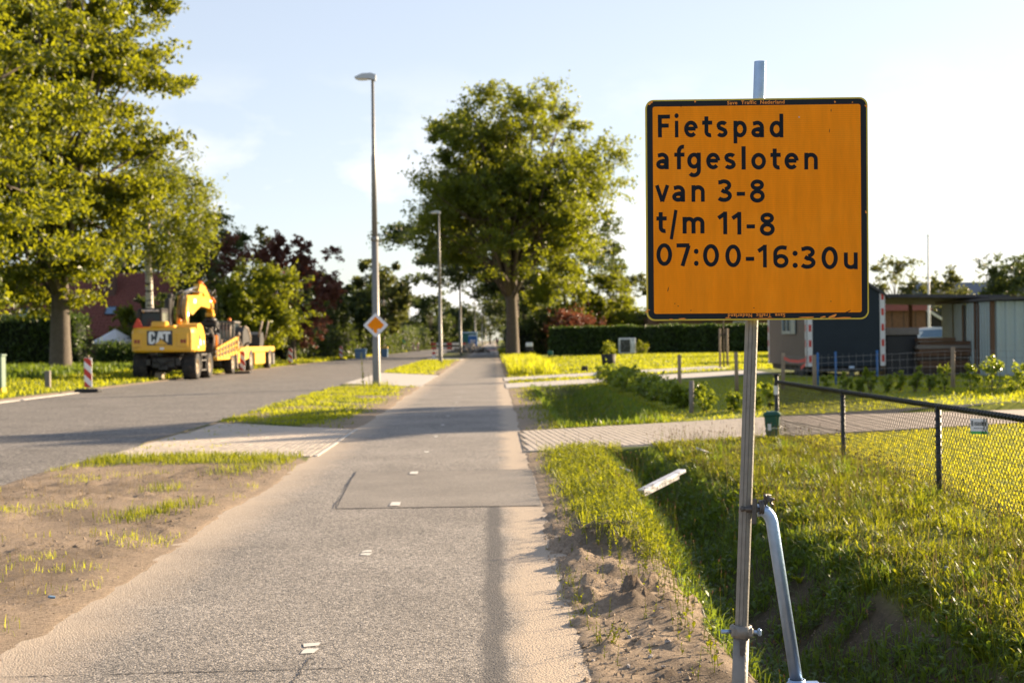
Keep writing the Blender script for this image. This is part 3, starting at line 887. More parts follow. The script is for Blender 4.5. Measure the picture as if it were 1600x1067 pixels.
for i, (x, y, h, r, b, lf, nl, lab) in enumerate([
    (-16.4, 128, 7.6, 3.2, .8, 'leaf_dark', 9000, 'dark round tree just left of the first lamp post'),
    (-13.6, 136, 7.0, 2.6, 1.2, 'leaf_dark', 8000, 'dark low tree standing behind the priority sign'),
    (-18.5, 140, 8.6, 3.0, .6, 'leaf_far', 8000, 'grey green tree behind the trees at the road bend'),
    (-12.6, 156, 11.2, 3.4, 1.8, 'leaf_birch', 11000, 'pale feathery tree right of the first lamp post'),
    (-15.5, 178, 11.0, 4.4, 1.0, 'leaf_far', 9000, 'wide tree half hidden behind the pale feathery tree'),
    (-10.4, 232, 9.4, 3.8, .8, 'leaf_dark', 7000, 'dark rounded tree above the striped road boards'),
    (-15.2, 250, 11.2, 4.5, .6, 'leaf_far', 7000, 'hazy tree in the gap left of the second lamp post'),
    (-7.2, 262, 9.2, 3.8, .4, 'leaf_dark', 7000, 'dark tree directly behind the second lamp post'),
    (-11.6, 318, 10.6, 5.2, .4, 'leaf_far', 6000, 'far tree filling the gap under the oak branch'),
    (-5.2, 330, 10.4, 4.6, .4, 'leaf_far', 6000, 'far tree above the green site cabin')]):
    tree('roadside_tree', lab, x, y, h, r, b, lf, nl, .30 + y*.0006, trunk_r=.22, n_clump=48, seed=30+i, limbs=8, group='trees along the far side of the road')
for i, (x0, y0, x1, y1, h, w, n, lab) in enumerate([
    (-18.0, 112, -14.6, 132, 2.6, 2.4, 9000, 'dark bushy hedge left of the priority sign across the road'),
    (-15.6, 134, -13.4, 172, 2.4, 3.0, 9000, 'dark hedge behind the round green sign across the road'),
    (-14.6, 176, -12.6, 240, 3.0, 4.0, 8000, 'dark hedge behind the pair of distant striped boards'),
    (-20.0, 280, -5.0, 290, 5.0, 5.0, 7000, 'far dark hedge closing the gap behind the road barriers'),
    (-22.0, 113, -18.5, 112, 3.0, 2.4, 5000, 'dark hedge under the copper red tree')]):
    hedge('roadside_hedge', lab, x0, y0, x1, y1, h, w, 'leaf_dark', n, .34, seed=200+i, rough=.45, z0=.0)
for i, (x0, y0, x1, y1, h, w, n, lab) in enumerate([
    (3.2, 122, 5.6, 180, 2.4, 3.0, 8000, 'dark undergrowth behind the trunk of the round oak'),
    (3.4, 185, 5.6, 300, 3.0, 4.0, 6000, 'far undergrowth along the avenue beyond the oaks'),
    (4.5, 134, 22.0, 136, 3.6, 3.0, 9000, 'tall dark hedge behind the sunlit garden trees')]):
    hedge('undergrowth_hedge', lab, x0, y0, x1, y1, h, w, 'leaf_dark', n, .34, seed=210+i, rough=.45, z0=.2)
# --- right of the path
tree('oak_tree', 'large round roadside oak with forked trunk beside the cycle path', 1.5, 112, 22.0, 8.5, 4.9, 'leaf_oak', 108000, .285, trunk_r=.54, n_clump=300, clump=1.2, flat=.75, bark='bark_brown', seed=51, fork=5.0, limbs=70, hollow=.25, cx=.1, open_=.5)
tree('oak_tree', 'darker oak behind the round oak with a low branch over the road', 1.9, 132, 15.5, 12.2, 5.2, 'leaf_dark', 36000, .33, trunk_r=.5, n_clump=110, clump=1.25, flat=.6, bark='bark_brown', seed=52, fork=5.2, limbs=30, hollow=.4, cx=-.6)
for i, (x, y, h, r, b, lf, nl, lab) in enumerate([
    (3.6, 158, 13, 5.2, 2.4, 'leaf_dark', 9000, 'third oak of the avenue behind the two large oaks'),
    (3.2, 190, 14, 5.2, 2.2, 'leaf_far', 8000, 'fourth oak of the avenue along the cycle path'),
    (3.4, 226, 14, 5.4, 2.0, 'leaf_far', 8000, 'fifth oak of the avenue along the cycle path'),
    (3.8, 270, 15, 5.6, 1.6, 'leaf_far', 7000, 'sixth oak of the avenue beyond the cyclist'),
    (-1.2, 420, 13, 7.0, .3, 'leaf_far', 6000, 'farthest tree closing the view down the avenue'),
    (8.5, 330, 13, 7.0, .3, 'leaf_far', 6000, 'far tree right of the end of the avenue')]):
    tree('avenue_tree', lab, x, y, h, r, b, lf, nl, .32 + y*.0006, trunk_r=.3, n_clump=48, seed=60+i, limbs=9, group='oaks along the cycle path')
tree('garden_tree', 'sunlit yellow green tree above the clipped hedge, nearest the oak trunk', 6.4, 126, 8.3, 3.8, 1.0, 'leaf_bright', 15000, .27, trunk_r=.2, n_clump=60, seed=71, limbs=10, clump=.7)
tree('garden_tree', 'yellow green tree just left of the orange sign', 10.6, 128, 7.6, 3.2, .8, 'leaf_oak', 12000, .27, trunk_r=.2, n_clump=52, seed=72, limbs=10, clump=.65)
tree('garden_tree', 'tall airy grey green tree touching the left edge of the orange sign', 12.6, 142, 10.2, 3.0, 1.5, 'leaf_birch', 8000, .28, trunk_r=.16, n_clump=52, seed=73, limbs=12, clump=.5)
bush('copper_shrub', 'dark purple shrub above the hedge right of the oak trunk', 6.6, 119, 3.6, 2.3, 'leaf_copper', 7000, .22, seed=74, n_clump=40)
bush('dark_shrub', 'dark green shrub right of the oak trunk', 4.4, 121, 4.0, 1.8, 'leaf_dark', 6000, .24, seed=75, n_clump=34)
hedge('clipped_hedge', 'long clipped green hedge behind the sunny lawn', 4.3, 105, 24, 103.6, 2.05, 1.4, 'leaf_hedge', 20000, .23, seed=76, rough=.09)
tree('garden_tree', 'thin sunlit tree at the right edge of the orange sign', 26.4, 90, 6.6, 1.9, 2.0, 'leaf_birch', 4200, .2, trunk_r=.1, n_clump=44, seed=77, limbs=12, clump=.42)
tree('garden_tree', 'small feathery tree behind the flagpole', 30.0, 91, 5.4, 1.7, 1.2, 'leaf_birch', 4200, .2, trunk_r=.1, n_clump=40, seed=78, limbs=12, clump=.42)
tree('pine_tree', 'dark dense pine above the metal shed', 29.0, 76, 5.5, 2.5, 1.6, 'leaf_dark', 14000, .17, trunk_r=.16, n_clump=70, seed=79, limbs=14, clump=.5)
# the tree just outside the picture whose shade lies over the path
tree('garden_tree', 'broad garden tree beyond the right edge of the picture', 27.5, 45.0, 12.0, 4.4, 3.0, 'leaf_oak', 26000, .40, trunk_r=.3, n_clump=90, seed=80, limbs=16, clump=.85)

# --- laurels
for i, (x, y, h, r, lab) in enumerate([
    (3.55, 43.0, 1.05, .62, 'yellowish laurel at the far end of the hedge row by the pale path'),
    (3.70, 41.2, .95, .6, 'second laurel from the far end of the hedge row'),
    (3.60, 39.4, .85, .55, 'third laurel from the far end of the hedge row'),
    (3.72, 37.6, .85, .55, 'dark glossy laurel, fourth from the far end of the hedge row'),
    (3.62, 35.8, .8, .5, 'dark glossy laurel in the middle of the hedge row'),
    (3.74, 34.0, .78, .5, 'laurel just nearer than the middle of the hedge row'),
    (3.62, 32.2, .74, .48, 'fourth laurel before the short grey post'),
    (3.72, 30.5, .7, .45, 'third laurel before the short grey post'),
    (3.66, 28.9, .62, .42, 'second laurel before the short grey post'),
    (3.72, 27.3, .52, .36, 'laurel closest behind the short grey post')]):
    bush('laurel_bush', lab, x, y, .40 + .12*h, r*.85, 'leaf_laurel', 1300, .10, seed=90+i, group='laurels in a row beside the ditch', n_clump=22)
for i, (px, Y, h, r, lab) in enumerate([
    (1103, 25.6, .62, .25, 'laurel standing alone right of the short grey post'),
    (1148, 25.4, .45, .27, 'low laurel behind the brick driveway, left of the sign pole'),
    (1183, 25.2, .50, .24, 'laurel right behind the sign pole'),
    (1203, 25.6, .62, .24, 'laurel behind the green bin'),
    (1290, 29.8, .52, .18, 'laurel sapling in front of the thick round fence post'),
    (1323, 29.6, .52, .20, 'laurel sapling left of the first blue stake'),
    (1344, 29.4, .36, .16, 'lowest laurel sapling of the row'),
    (1361, 29.3, .60, .20, 'laurel sapling in front of the blue stake by the trailer corner'),
    (1386, 29.0, .48, .18, 'laurel sapling below the striped trailer corner'),
    (1406, 28.8, .48, .15, 'thin laurel sapling in front of the black box'),
    (1430, 28.6, .58, .17, 'laurel sapling left end of the plank stack'),
    (1452, 28.4, .38, .18, 'low spreading laurel sapling before the plank stack'),
    (1475, 28.2, .72, .17, 'tall narrow laurel sapling left of the slim fence post'),
    (1517, 27.8, .72, .20, 'laurel sapling right of the slim fence post'),
    (1551, 27.4, .92, .30, 'largest laurel sapling, in front of the pale metal shed'),
    (1592, 27.0, .68, .28, 'laurel sapling at the right picture edge')]):
    p = at(px, 600, Y)
    bush('laurel_bush', lab, p.x, Y, h, r*.78, 'leaf_laurel', 420, .085, seed=120+i, group='young laurels along the wire fence', n_clump=16, stems=6)
# ================================================================= the orange road sign
mat('sign_orange', (.90, .265, .001), .6, var=.05, scale=3, spec=.15, bump=.03, bscale=220, dirt=(.88, .31, .015), dirt_amt=.4, dscale=3)
def sheeting():
    m = MATS['sign_orange']; N = m.node_tree.nodes; L = m.node_tree.links; b = N['Principled BSDF']
    tc = [n for n in N if n.type == 'TEX_COORD'][0]
    src = b.inputs['Base Color'].links[0].from_socket
    wv = N.new('ShaderNodeTexWave'); wv.bands_direction = 'Y'; wv.inputs['Scale'].default_value = 42; wv.inputs['Distortion'].default_value = 1.5; wv.inputs['Detail'].default_value = 4
    L.new(tc.outputs['Object'], wv.inputs['Vector'])
    mp = N.new('ShaderNodeMapping'); mp.inputs['Scale'].default_value = (9, 1.2, 1); mp.inputs['Rotation'].default_value = (0, 0, .5); L.new(tc.outputs['Object'], mp.inputs[0])
    n = N.new('ShaderNodeTexNoise'); n.inputs['Scale'].default_value = 2.5; n.inputs['Detail'].default_value = 7; n.inputs['Roughness'].default_value = .7; L.new(mp.outputs[0], n.inputs['Vector'])
    r = N.new('ShaderNodeMapRange'); r.inputs['From Min'].default_value = .35; r.inputs['From Max'].default_value = .75; r.inputs['To Min'].default_value = .90; r.inputs['To Max'].default_value = 1.12; L.new(n.outputs['Fac'], r.inputs['Value'])
    w2 = N.new('ShaderNodeMapRange'); w2.inputs['To Min'].default_value = .95; w2.inputs['To Max'].default_value = 1.04; L.new(wv.outputs['Fac'], w2.inputs['Value'])
    mu = N.new('ShaderNodeMath'); mu.operation = 'MULTIPLY'; L.new(r.outputs[0], mu.inputs[0]); L.new(w2.outputs[0], mu.inputs[1])
    mx = N.new('ShaderNodeMixRGB'); mx.blend_type = 'MULTIPLY'; mx.inputs['Fac'].default_value = 1; L.new(src, mx.inputs['Color1']); L.new(mu.outputs[0], mx.inputs['Color2'])
    L.new(mx.outputs[0], b.inputs['Base Color'])
sheeting()
mat('sign_black', (.007, .010, .015), .45, var=.2, scale=8, spec=.2)
mat('sign_rim', (.55, .42, .03), .45, var=.15, scale=20)
mat('sign_orange_bare', (.80, .26, .02), .5, var=.1, scale=20)
mat('letter_black', (.006, .010, .017), .6, var=.05, spec=.15)
mat('aluminium', (.55, .54, .51), .38, metal=.9, var=.12, scale=14, bump=.08, bscale=80)
mat('galvanised', (.30, .42, .60), .42, metal=.75, var=.25, scale=30, bump=.12, bscale=120)
mat('galvanised_dull', (.215, .205, .185), .55, metal=.4, var=.3, scale=25, bump=.15, bscale=90)
mat('clamp_grey', (.10, .095, .09), .55, metal=.6, var=.3, scale=30, bump=.2, bscale=90)
mat('rust', (.16, .075, .035), .85, var=.4, scale=40)

def arc(cx, cy, rx, ry, a0, a1, n=14):
    return [(cx + rx*math.cos(R(a0 + (a1-a0)*i/n)), cy + ry*math.sin(R(a0 + (a1-a0)*i/n))) for i in range(n+1)]
# Letter strokes: each glyph is (width, [strokes]) on an em where x-height = 1, cap height = 1.31, centre line of the stroke; W2 is half the stroke
W2 = .120
XH, CAPH, ASC = 1.0 - W2, 1.36 - W2, 1.40
def G():
    g = {}
    b = W2
    g['F'] = [[(b, 0), (b, 1.36)], [(b, 1.36-b), (.74, 1.36-b)], [(b, .70), (.66, .70)]]
    g['i'] = [[(b, 0), (b, 1.0)], 'dot']
    g['e'] = [[(b+.02, .52), (.74, .52)], arc(.43, .5, .33-.0, .5-b, 0, 320, 26)[0:1] and arc(.44, .5, .325, .5-b, 3, 316, 28)]
    g['t'] = [[(.26, 1.26)] + [(.26, .34)] + arc(.26+.24, .34, .24, .34-b, 180, 282, 10), [(0, 1.0-b), (.62, 1.0-b)]]
    g['s'] = [arc(.36, .71, .24, .29-b, 28, 180, 12)[:-1] + [(.125, .69), (.18, .575), (.36, .50), (.52, .42), (.575, .30)] + arc(.33, .30, .245, .30-b, 0, -152, 12)[1:]]
    g['p'] = [[(b, -.36), (b, 1.0)], arc(.42, .5, .31, .5-b, 180, -180, 30)]
    g['a'] = [[(.10, .83)] + arc(.36, .60, .285, .4-b, 118, 0, 12) + [(.645, 0)], arc(.36, .30, .245, .30-b, 20, 340, 22) + [(.645, .18)], [(.36, .60-b+.02), (.645, .60-b+.02)]]
    g['d'] = [[(.73, 0), (.73, 1.42)], arc(.42, .5, .31, .5-b, 0, 360, 30)]
    g['f'] = [[(.28, 0), (.28, 1.06)] + arc(.28+.26, 1.06, .26, .42-b, 180, 78, 10), [(0, 1.0-b), (.62, 1.0-b)]]
    g['g'] = [[(.70, 1.0), (.70, .0)] + arc(.40, -.06, .30, .42-b, 0, -142, 14)[1:], arc(.41, .52, .295, .48-b, 0, 360, 30)]
    g['l'] = [[(b, 0), (b, 1.40)]]
    g['o'] = [arc(.45, .5, .335, .5-b, 0, 360, 34)]
    g['n'] = [[(b, 0), (b, 1.0)], [(b, .62)] + arc(.42, .60, .305, .4-b, 165, 0, 14) + [(.725, 0)]]
    g['v'] = [[(.09, 1.0), (.44, .02)], [(.79, 1.0), (.44, .02)]]
    g['m'] = [[(b, 0), (b, 1.0)], [(b, .62)] + arc(.38, .62, .265, .38-b, 165, 0, 12) + [(.645, 0)], [(.645, .62)] + arc(.91, .62, .265, .38-b, 165, 0, 12) + [(1.175, 0)]]
    g['u'] = [[(.115, 1.0), (.115, .38)] + arc(.42, .38, .305, .38-b, 180, 345, 14), [(.725, 1.0), (.725, 0)]]
    g['-'] = [[(0, .5), (.5, .5)]]
    g['/'] = [[(.08, -.34), (.44, 1.42)]]
    g['1'] = [[(.47, 0), (.47, 1.36)], [(.47, 1.25), (.05, .98)]]
    g['7'] = [[(0, 1.36-b), (.80, 1.36-b)], [(.76, 1.36-b), (.36, .0)]]
    g['0'] = [arc(.48, .68, .48-b, .68-b, 0, 360, 40)]
    g['3'] = [[(.06, 1.18)] + arc(.40, 1.0, .33, .36-b, 128, -80, 16), [(.26, .72)] + arc(.40, .37, .37, .37-b, 88, -148, 20)]
    g['8'] = [arc(.47, 1.03, .31, .33-b, 0, 360, 30), arc(.47, .37, .355, .37-b+.03, 0, 360, 32)]
    g['6'] = [arc(.48, .42, .355, .42-b, 0, 360, 32), [(.84, 1.20)] + arc(.56, .86, .44, .50-b, 72, 180, 14)[1:] + [(.125, .42)]]
    g[':'] = ['colon']
    return g
GLY = G()
def glyph(mb, ch, M, k0=0):
    """Adds a glyph to mb; M maps em (x, y, layer) to the sign's own coordinates."""
    k = k0
    def emit(poly):
        mb.add([M(x, y, k) for x, y in poly], [tuple(range(len(poly)))])
    for st in GLY[ch]:
        k += 1
        if st == 'dot':
            emit(arc(W2, 1.30, .145, .145, 0, 345, 22)); continue
        if st == 'colon':
            emit(arc(.16, .18, .155, .155, 0, 345, 22)); k += 1; emit(arc(.16, .90, .155, .155, 0, 345, 22)); continue
        st = [p for i, p in enumerate(st) if i == 0 or math.hypot(p[0]-st[i-1][0], p[1]-st[i-1][1]) > 1e-4]
        n = len(st); Lp, Rp = [], []
        closed = n > 6 and math.hypot(st[0][0]-st[-1][0], st[0][1]-st[-1][1]) < .02
        for i, p in enumerate(st):
            if closed:
                a = st[(i-1) % (n-1)]; c = st[(i+1) % (n-1)] if i < n-1 else st[1]
            else:
                a, c = st[max(i-1, 0)], st[min(i+1, n-1)]
            def nd(u, v):
                dx, dy = v[0]-u[0], v[1]-u[1]; l = math.hypot(dx, dy) or 1; return dx/l, dy/l
            d1 = nd(a, p) if a != p else nd(p, c); d2 = nd(p, c) if c != p else d1
            mx, my = d1[0]+d2[0], d1[1]+d2[1]; ml = math.hypot(mx, my) or 1; mx /= ml; my /= ml
            cosh = max(.55, mx*d1[0]+my*d1[1]); w = W2/cosh
            Lp.append((p[0]-my*w, p[1]+mx*w)); Rp.append((p[0]+my*w, p[1]-mx*w))
        vs = [M(x, y, k) for x, y in Lp+Rp]
        mb.add(vs, [(i, n+i, n+i+1, i+1) for i in range(n-1)])
    return k

SIGN_Y = 4.97
root = thing('road_sign', 'large orange sign board with black Dutch text on a grey steel pole', 'road sign', (0, 0, 0))
# board corners as seen; the board stands nearly square to the camera, a touch turned
c_tl, c_tr = at(1007, 157, SIGN_Y + .015), at(1353.5, 151.5, SIGN_Y - .025)
c_bl, c_br = at(1012, 501, SIGN_Y + .015), at(1360, 499, SIGN_Y - .025)
ux = ((c_tr - c_tl) + (c_br - c_bl)).normalized(); uy = ((c_tl - c_bl) + (c_tr - c_br)); uy = (uy - ux*uy.dot(ux)).normalized(); un = ux.cross(uy)
BW = ((c_tr - c_tl).length + (c_br - c_bl).length)/2; BH = ((c_tl - c_bl).length + (c_tr - c_br).length)/2
bc = (c_tl + c_tr + c_bl + c_br)/4
SM = Matrix(((ux.x, uy.x, un.x, bc.x), (ux.y, uy.y, un.y, bc.y), (ux.z, uy.z, un.z, bc.z), (0, 0, 0, 1)))
def rrect(w, h, r, n=6):
    p = []
    for (cx, cy, a) in ((w/2-r, h/2-r, 0), (-w/2+r, h/2-r, 90), (-w/2+r, -h/2+r, 180), (w/2-r, -h/2+r, 270)):
        p += arc(cx, cy, r, r, a, a+90, n)
    return p
def plate(name, poly, z0, z1, m, parent):
    mb = MB(); mb.prism(poly, z0, z1, 'Z'); o = mb.build(name, m, parent); o.matrix_local = SM; return o
panel = plate('panel', rrect(BW, BH, .030), -.022, -.0005, 'sign_rim', root)
bord = plate('border', rrect(BW-.011, BH-.011, .026), -.0005, .0006, 'sign_black', panel); bord.matrix_local = Matrix()
face = plate('face', rrect(BW-.052, BH-.050, .008), .0006, .0012, 'sign_orange', panel); face.matrix_local = Matrix()
# lettering: line by line, each glyph in its own place on the board
PXS = BW/347.3                       # metres on the board per photo pixel
def s_uv(px, py):                    # photo pixel -> board coordinates (the board seen almost square on)
    u = (px - 1007)/346.5; v = (py - 157)/344.0
    for _ in range(6):
        ax = 1007 + 346.5*u + 5*v + 1.5*u*v; ay = 157 - 5.5*u + 344*v + 3.5*u*v
        u += (px - ax)/347.5; v += (py - ay)/345.0
    return (u - .5)*BW, (.5 - v)*BH
LINES = [
 (1000, 140, 4.2105, [('F', 115, 195, 317, 317), ('i', 225, 252, 317, 317), ('e', 288, 378, 317, 317), ('t', 407, 473, 317, 317), ('s', 502, 574, 317, 317), ('p', 612, 700, 317, 317), ('a', 730, 813, 317, 317), ('d', 850, 940, 317, 317)]),
 (1000, 140, 4.2105, [('a', 105, 188, 527, 527), ('f', 225, 292, 527, 527), ('g', 310, 400, 527, 527), ('e', 435, 527, 527, 527), ('s', 555, 630, 527, 527), ('l', 668, 695, 528, 528), ('o', 732, 828, 528, 528), ('t', 858, 925, 528, 528), ('e', 950, 1043, 527, 527), ('n', 1080, 1168, 527, 527)]),
 (1000, 140, 4.2105, [('v', 100, 193, 740, 740), ('a', 212, 297, 740, 740), ('n', 340, 427, 740, 740), ('3', 512, 606, 741, 741), ('-', 638, 693, 742, 742), ('8', 725, 822, 742, 742)]),
 (1000, 320, 4.2105, [('t', 110, 178, 187, 187), ('/', 197, 250, 190, 190), ('m', 283, 427, 190, 190), ('1', 512, 577, 195, 195), ('1', 605, 670, 197, 197), ('-', 705, 760, 198, 198), ('8', 792, 890, 202, 202)]),
 (1000, 320, 4.2105, [('0', 112, 215, 402, 402), ('7', 245, 338, 403, 403), (':', 360, 390, 405, 405), ('0', 420, 525, 408, 408), ('0', 567, 670, 411, 411), ('-', 702, 757, 411, 411), ('1', 778, 840, 413, 413), ('6', 883, 983, 417, 417), (':', 1010, 1043, 419, 419), ('3', 1063, 1160, 422, 422), ('0', 1200, 1307, 425, 425), ('u', 1347, 1437, 425, 425)])]
EM = 110.0/4.2105*PXS
for (ox, oy, sc, gl) in LINES:
    mb = MB(); prev = None
    for (ch, x0, x1, bl, _) in gl:
        if prev is not None and x0 - prev > 60:          # next word: a part of its own
            o = mb.build('lettering', 'letter_black', panel); o.matrix_local = Matrix(); mb = MB()
        prev = x1
        u0, v0 = s_uv(ox + x0/sc, oy + bl/sc); u1, v1 = s_uv(ox + x1/sc, oy + bl/sc)
        tmp = MB(); glyph(tmp, ch, lambda x, y, k: (x, y, k))
        xs_ = [v[0] for v in tmp.v]; a0, a1 = min(xs_), max(xs_)
        sx = (u1-u0)/(a1-a0)
        glyph(mb, ch, lambda x, y, k, u0=u0, v0=v0, a0=a0, sx=sx: (u0 + (x-a0)*sx, v0 + y*EM, .0016 + k*.00012))
    o = mb.build('lettering', 'letter_black', panel); o.matrix_local = Matrix()
def text_mesh(txt, size, m, parent, M, spacing=1.0, name='lettering', bold=0.0):
    c = bpy.data.curves.new('text', 'FONT'); c.body = txt; c.size = size; c.align_x = 'CENTER'; c.space_character = spacing; c.offset = bold; c.resolution_u = 3
    o = bpy.data.objects.new('text', c); COL.objects.link(o)
    bpy.context.view_layer.update()
    me = bpy.data.meshes.new_from_object(o.evaluated_get(bpy.context.evaluated_depsgraph_get()))
    bpy.data.objects.remove(o)
    me.materials.clear(); me.materials.append(MATS[m])
    o = bpy.data.objects.new(name, me); link(o, parent); o.matrix_local = M
    return o
_t = s_uv(1180, 163); text_mesh('Save  Traffic  Nederland', .0185, 'sign_orange_bare', panel, Matrix.Translation((_t[0], _t[1], .0012)) @ Matrix.Rotation(R(.3), 4, 'Z'), 1.12, bold=.0004)
_t = s_uv(1184, 490); text_mesh('Save  Traffic  Nederland', .0185, 'sign_orange_bare', panel, Matrix.Translation((_t[0], _t[1], .0012)) @ Matrix.Rotation(math.pi, 4, 'Z'), 1.12, bold=.0004)
# scraped places on the black border
mb = MB(); rr = random.Random(3)
def scrape(px, py, w, h, ang=0, n=9):
    u, v = s_uv(px, py); c, s = math.cos(R(ang)), math.sin(R(ang)); P = []
    for i in range(n):
        a = 2*math.pi*i/n; q = rr.uniform(.55, 1.1)
        x, y = w/2*PXS*q*math.cos(a), h/2*PXS*q*math.sin(a)
        P.append((u+x*c-y*s, v+x*s+y*c, .0014 + .00003*len(mb.f)))
    mb.add(P, [tuple(range(n))])
for a in [(1303, 494.5, 20, 5, 24), (1262, 496, 30, 2.2, 1), (1288, 495.5, 10, 3, 10), (1318, 497, 34, 2.4, 2), (1014, 163, 6, 4, 40), (1017, 160, 4, 4, 0), (1085, 159, 3, 5, 0), (1303, 159.5, 3.4, 4, 0), (1351, 166, 3, 6, 60), (1353, 332, 3, 6, 20), (1014, 484, 7, 2, 0), (1012, 487, 6, 2, 0), (1068, 498, 18, 2.4, 0), (1050, 498.5, 8, 2, 0), (1140, 496.5, 14, 1.6, 0), (1195, 497.6, 44, 1.4, 0), (1330, 160, 3, 2, 0)]:
    scrape(*a)
o = mb.build('scrape', 'sign_orange_bare', panel, fix=False); o['kind'] = 'stuff'; o.matrix_local = Matrix()
mb = MB()
for a in [(1327, 487, 12, 1.6, 24), (1320, 489, 6, 2, 0), (1063, 166, 1.2, 9, 0), (1295, 204, 1.2, 7, -8), (1297, 173, 1.2, 6, 0), (1061, 478, 2, 2, 0), (1081, 485, 2, 2, 0), (1045, 452, 1.5, 9, -10), (1180, 481, 2, 2, 0), (1300, 471, 2, 2, 0), (1056, 474, 2, 2, 0)]:
    scrape(*a)
o = mb.build('scuff', 'letter_black', panel, fix=False); o['kind'] = 'stuff'; o.matrix_local = Matrix()
mb = MB(); scrape(1247.5, 183.5, 3, 3); o = mb.build('chip', 'white_paint_worn', panel, fix=False); o.matrix_local = Matrix()

# pole: a ribbed upper tube that slides into a wider galvanised socket tube
PY = SIGN_Y + .06
p_top, p_mid, p_col, p_bot = at(1188, 97, PY), at(1172, 545, PY), at(1158.5, 985, PY), at(1154, 1110, PY)
ax_ = (p_top - p_col).normalized()
def frame_from(z, hint=Vector((0, -1, 0))):
    x = z.cross(hint).normalized(); y = z.cross(x)
    return x, y, z
def extrude_profile(name, prof, p0, p1, m, parent, smooth=False):
    x, y, z = frame_from((p1-p0).normalized()); n = len(prof); mb = MB()
    vs = [tuple(p0 + x*a + y*b) for a, b in prof] + [tuple(p1 + x*a + y*b) for a, b in prof]
    mb.add(vs, [(k, (k+1) % n, n+(k+1) % n, n+k) for k in range(n)], smooth); mb.add(vs, [tuple(range(n)), tuple(range(n, 2*n))[::-1]])
    return mb.build(name, m, parent)
prof = []
for k in range(72):
    a = 2*math.pi*k/72; r = .0235
    for c in (-90-34, -90, -90+34, 90, 30, 150):
        if abs(((math.degrees(a) - c + 180) % 360) - 180) < 4: r -= .0022
    if abs(((math.degrees(a) + 90 + 17 + 180) % 360) - 180) < 12 or abs(((math.degrees(a) + 90 - 17 + 180) % 360) - 180) < 12: r -= .0006
    prof.append((r*math.cos(a), r*math.sin(a)))
pole = extrude_profile('pole', prof, p_col - ax_*.06, p_top - ax_*.155, 'galvanised_dull', root)
mb = MB(); mb.tube([p_top - ax_*.16, p_top - ax_*.148, p_top], [.0215, .0222, .0222], 24, caps=False); mb.tube([p_top - ax_*.16, p_top - ax_*.0005], [.019, .019], 24, caps=True)
mb.build('pole_end', 'galvanised', root)
ground_z = hz(p_bot.x, p_bot.y)
low = p_col + (p_bot - p_col).normalized()*((p_col.z - ground_z)/abs((p_bot-p_col).normalized().z) + .1)
mb = MB(); mb.tube([low, p_col + ax_*.008], .0285, 28); mb.build('socket_tube', 'galvanised_dull', root)
x, y, z = frame_from(ax_)
col_ = MB(); M = Matrix(((x.x, y.x, z.x, p_col.x), (x.y, y.y, z.y, p_col.y), (x.z, y.z, z.z, p_col.z), (0, 0, 0, 1)))
col_.lathe([(.030, -.024), (.037, -.022), (.037, .020), (.030, .022)], n=28)
col_.rbox(-.040, .040, -.030, .030, -.019, .017, .006)
collar = col_.build('collar', 'galvanised_dull', root); collar.matrix_local = M
b_ = MB(); b_.tube([(-.075, -.004, -.004), (-.036, -.004, -.003)], .0075, 12); b_.build('bolt', 'galvanised', collar); b_ = MB(); b_.tube([(.036, 0, -.003), (.066, 0, -.004)], .007, 12); b_.rbox(.060, .073, -.012, .012, -.016, .010, .004)
b_.build('bolt', 'galvanised', collar)
w_ = MB(); w_.prism([(-.012, -.022), (.012, -.022), (.008, -.082), (-.008, -.082)], -.036, -.031, 'Y'); w_.build('wedge', 'clamp_grey', collar)
# bracing tube with its clamp and foot
ct = at(1172, 793, PY)
clamp = MB()
Mx = Matrix(((x.x, y.x, z.x, ct.x), (x.y, y.y, z.y, ct.y), (x.z, y.z, z.z, ct.z), (0, 0, 0, 1)))
clamp.lathe([(.0250, -.014), (.0295, -.014), (.0295, .010), (.0250, .010)], n=24)
clamp.rbox(.001, .019, -.038, -.029, -.056, .038, .004)                      # upright strap on the pole
clamp.tube([(-.036, -.026, -.002), (.03, -.030, -.002)], .0075, 10)
clamp.lathe([(.004, -.040), (.0105, -.039), (.0105, -.030), (.004, -.029)], (0, -.026, -.002), 'X', 12)
clamp.lathe([(.020, .028), (.027, .029), (.027, .036), (.022, .037), (.027, .038), (.027, .046), (.020, .047)], (0, -.012, .004), 'X', 18)
clamp.tube([(.046, -.012, .012), (.055, -.010, .030), (.066, -.008, .036), (.078, -.008, .030)], [.010, .011, .011, .009], 10)
clamp.tube([(.050, -.030, .040), (.050, -.012, .047), (.058, .004, .047), (.076, .004, .044)], .0065, 8)
clamp.tube([(.056, -.030, .034), (.078, -.030, .038), (.080, -.014, .036), (.074, -.006, .022), (.080, -.014, .012)], .006, 8)
o = clamp.build('clamp', 'clamp_grey', root); o.matrix_local = Mx
b0, b1, b2, b3 = at(1183, 797, PY - .005), at(1197, 797, PY - .008), at(1206, 815, PY - .01), at(1245, 1066, PY - .06)
pts = [b0]
for i in range(1, 9):
    t = i/8; q0 = b0 + (at(1200, 794, PY-.008) - b0)*t; q1 = at(1200, 794, PY-.008) + (b2 - at(1200, 794, PY-.008))*t
    pts.append(q0 + (q1-q0)*t)
pts.append(b3)
mb = MB(); mb.tube(pts, .0225, 26); brace = mb.build('brace', 'galvanised', root)
foot = MB(); foot.lathe([(.026, -.03), (.031, -.03), (.031, .012), (.026, .012)], n=24)
foot.rbox(-.034, .085, -.03, .03, -.016, .0, .006); foot.rbox(.07, .115, -.02, .02, -.020, -.006, .006)
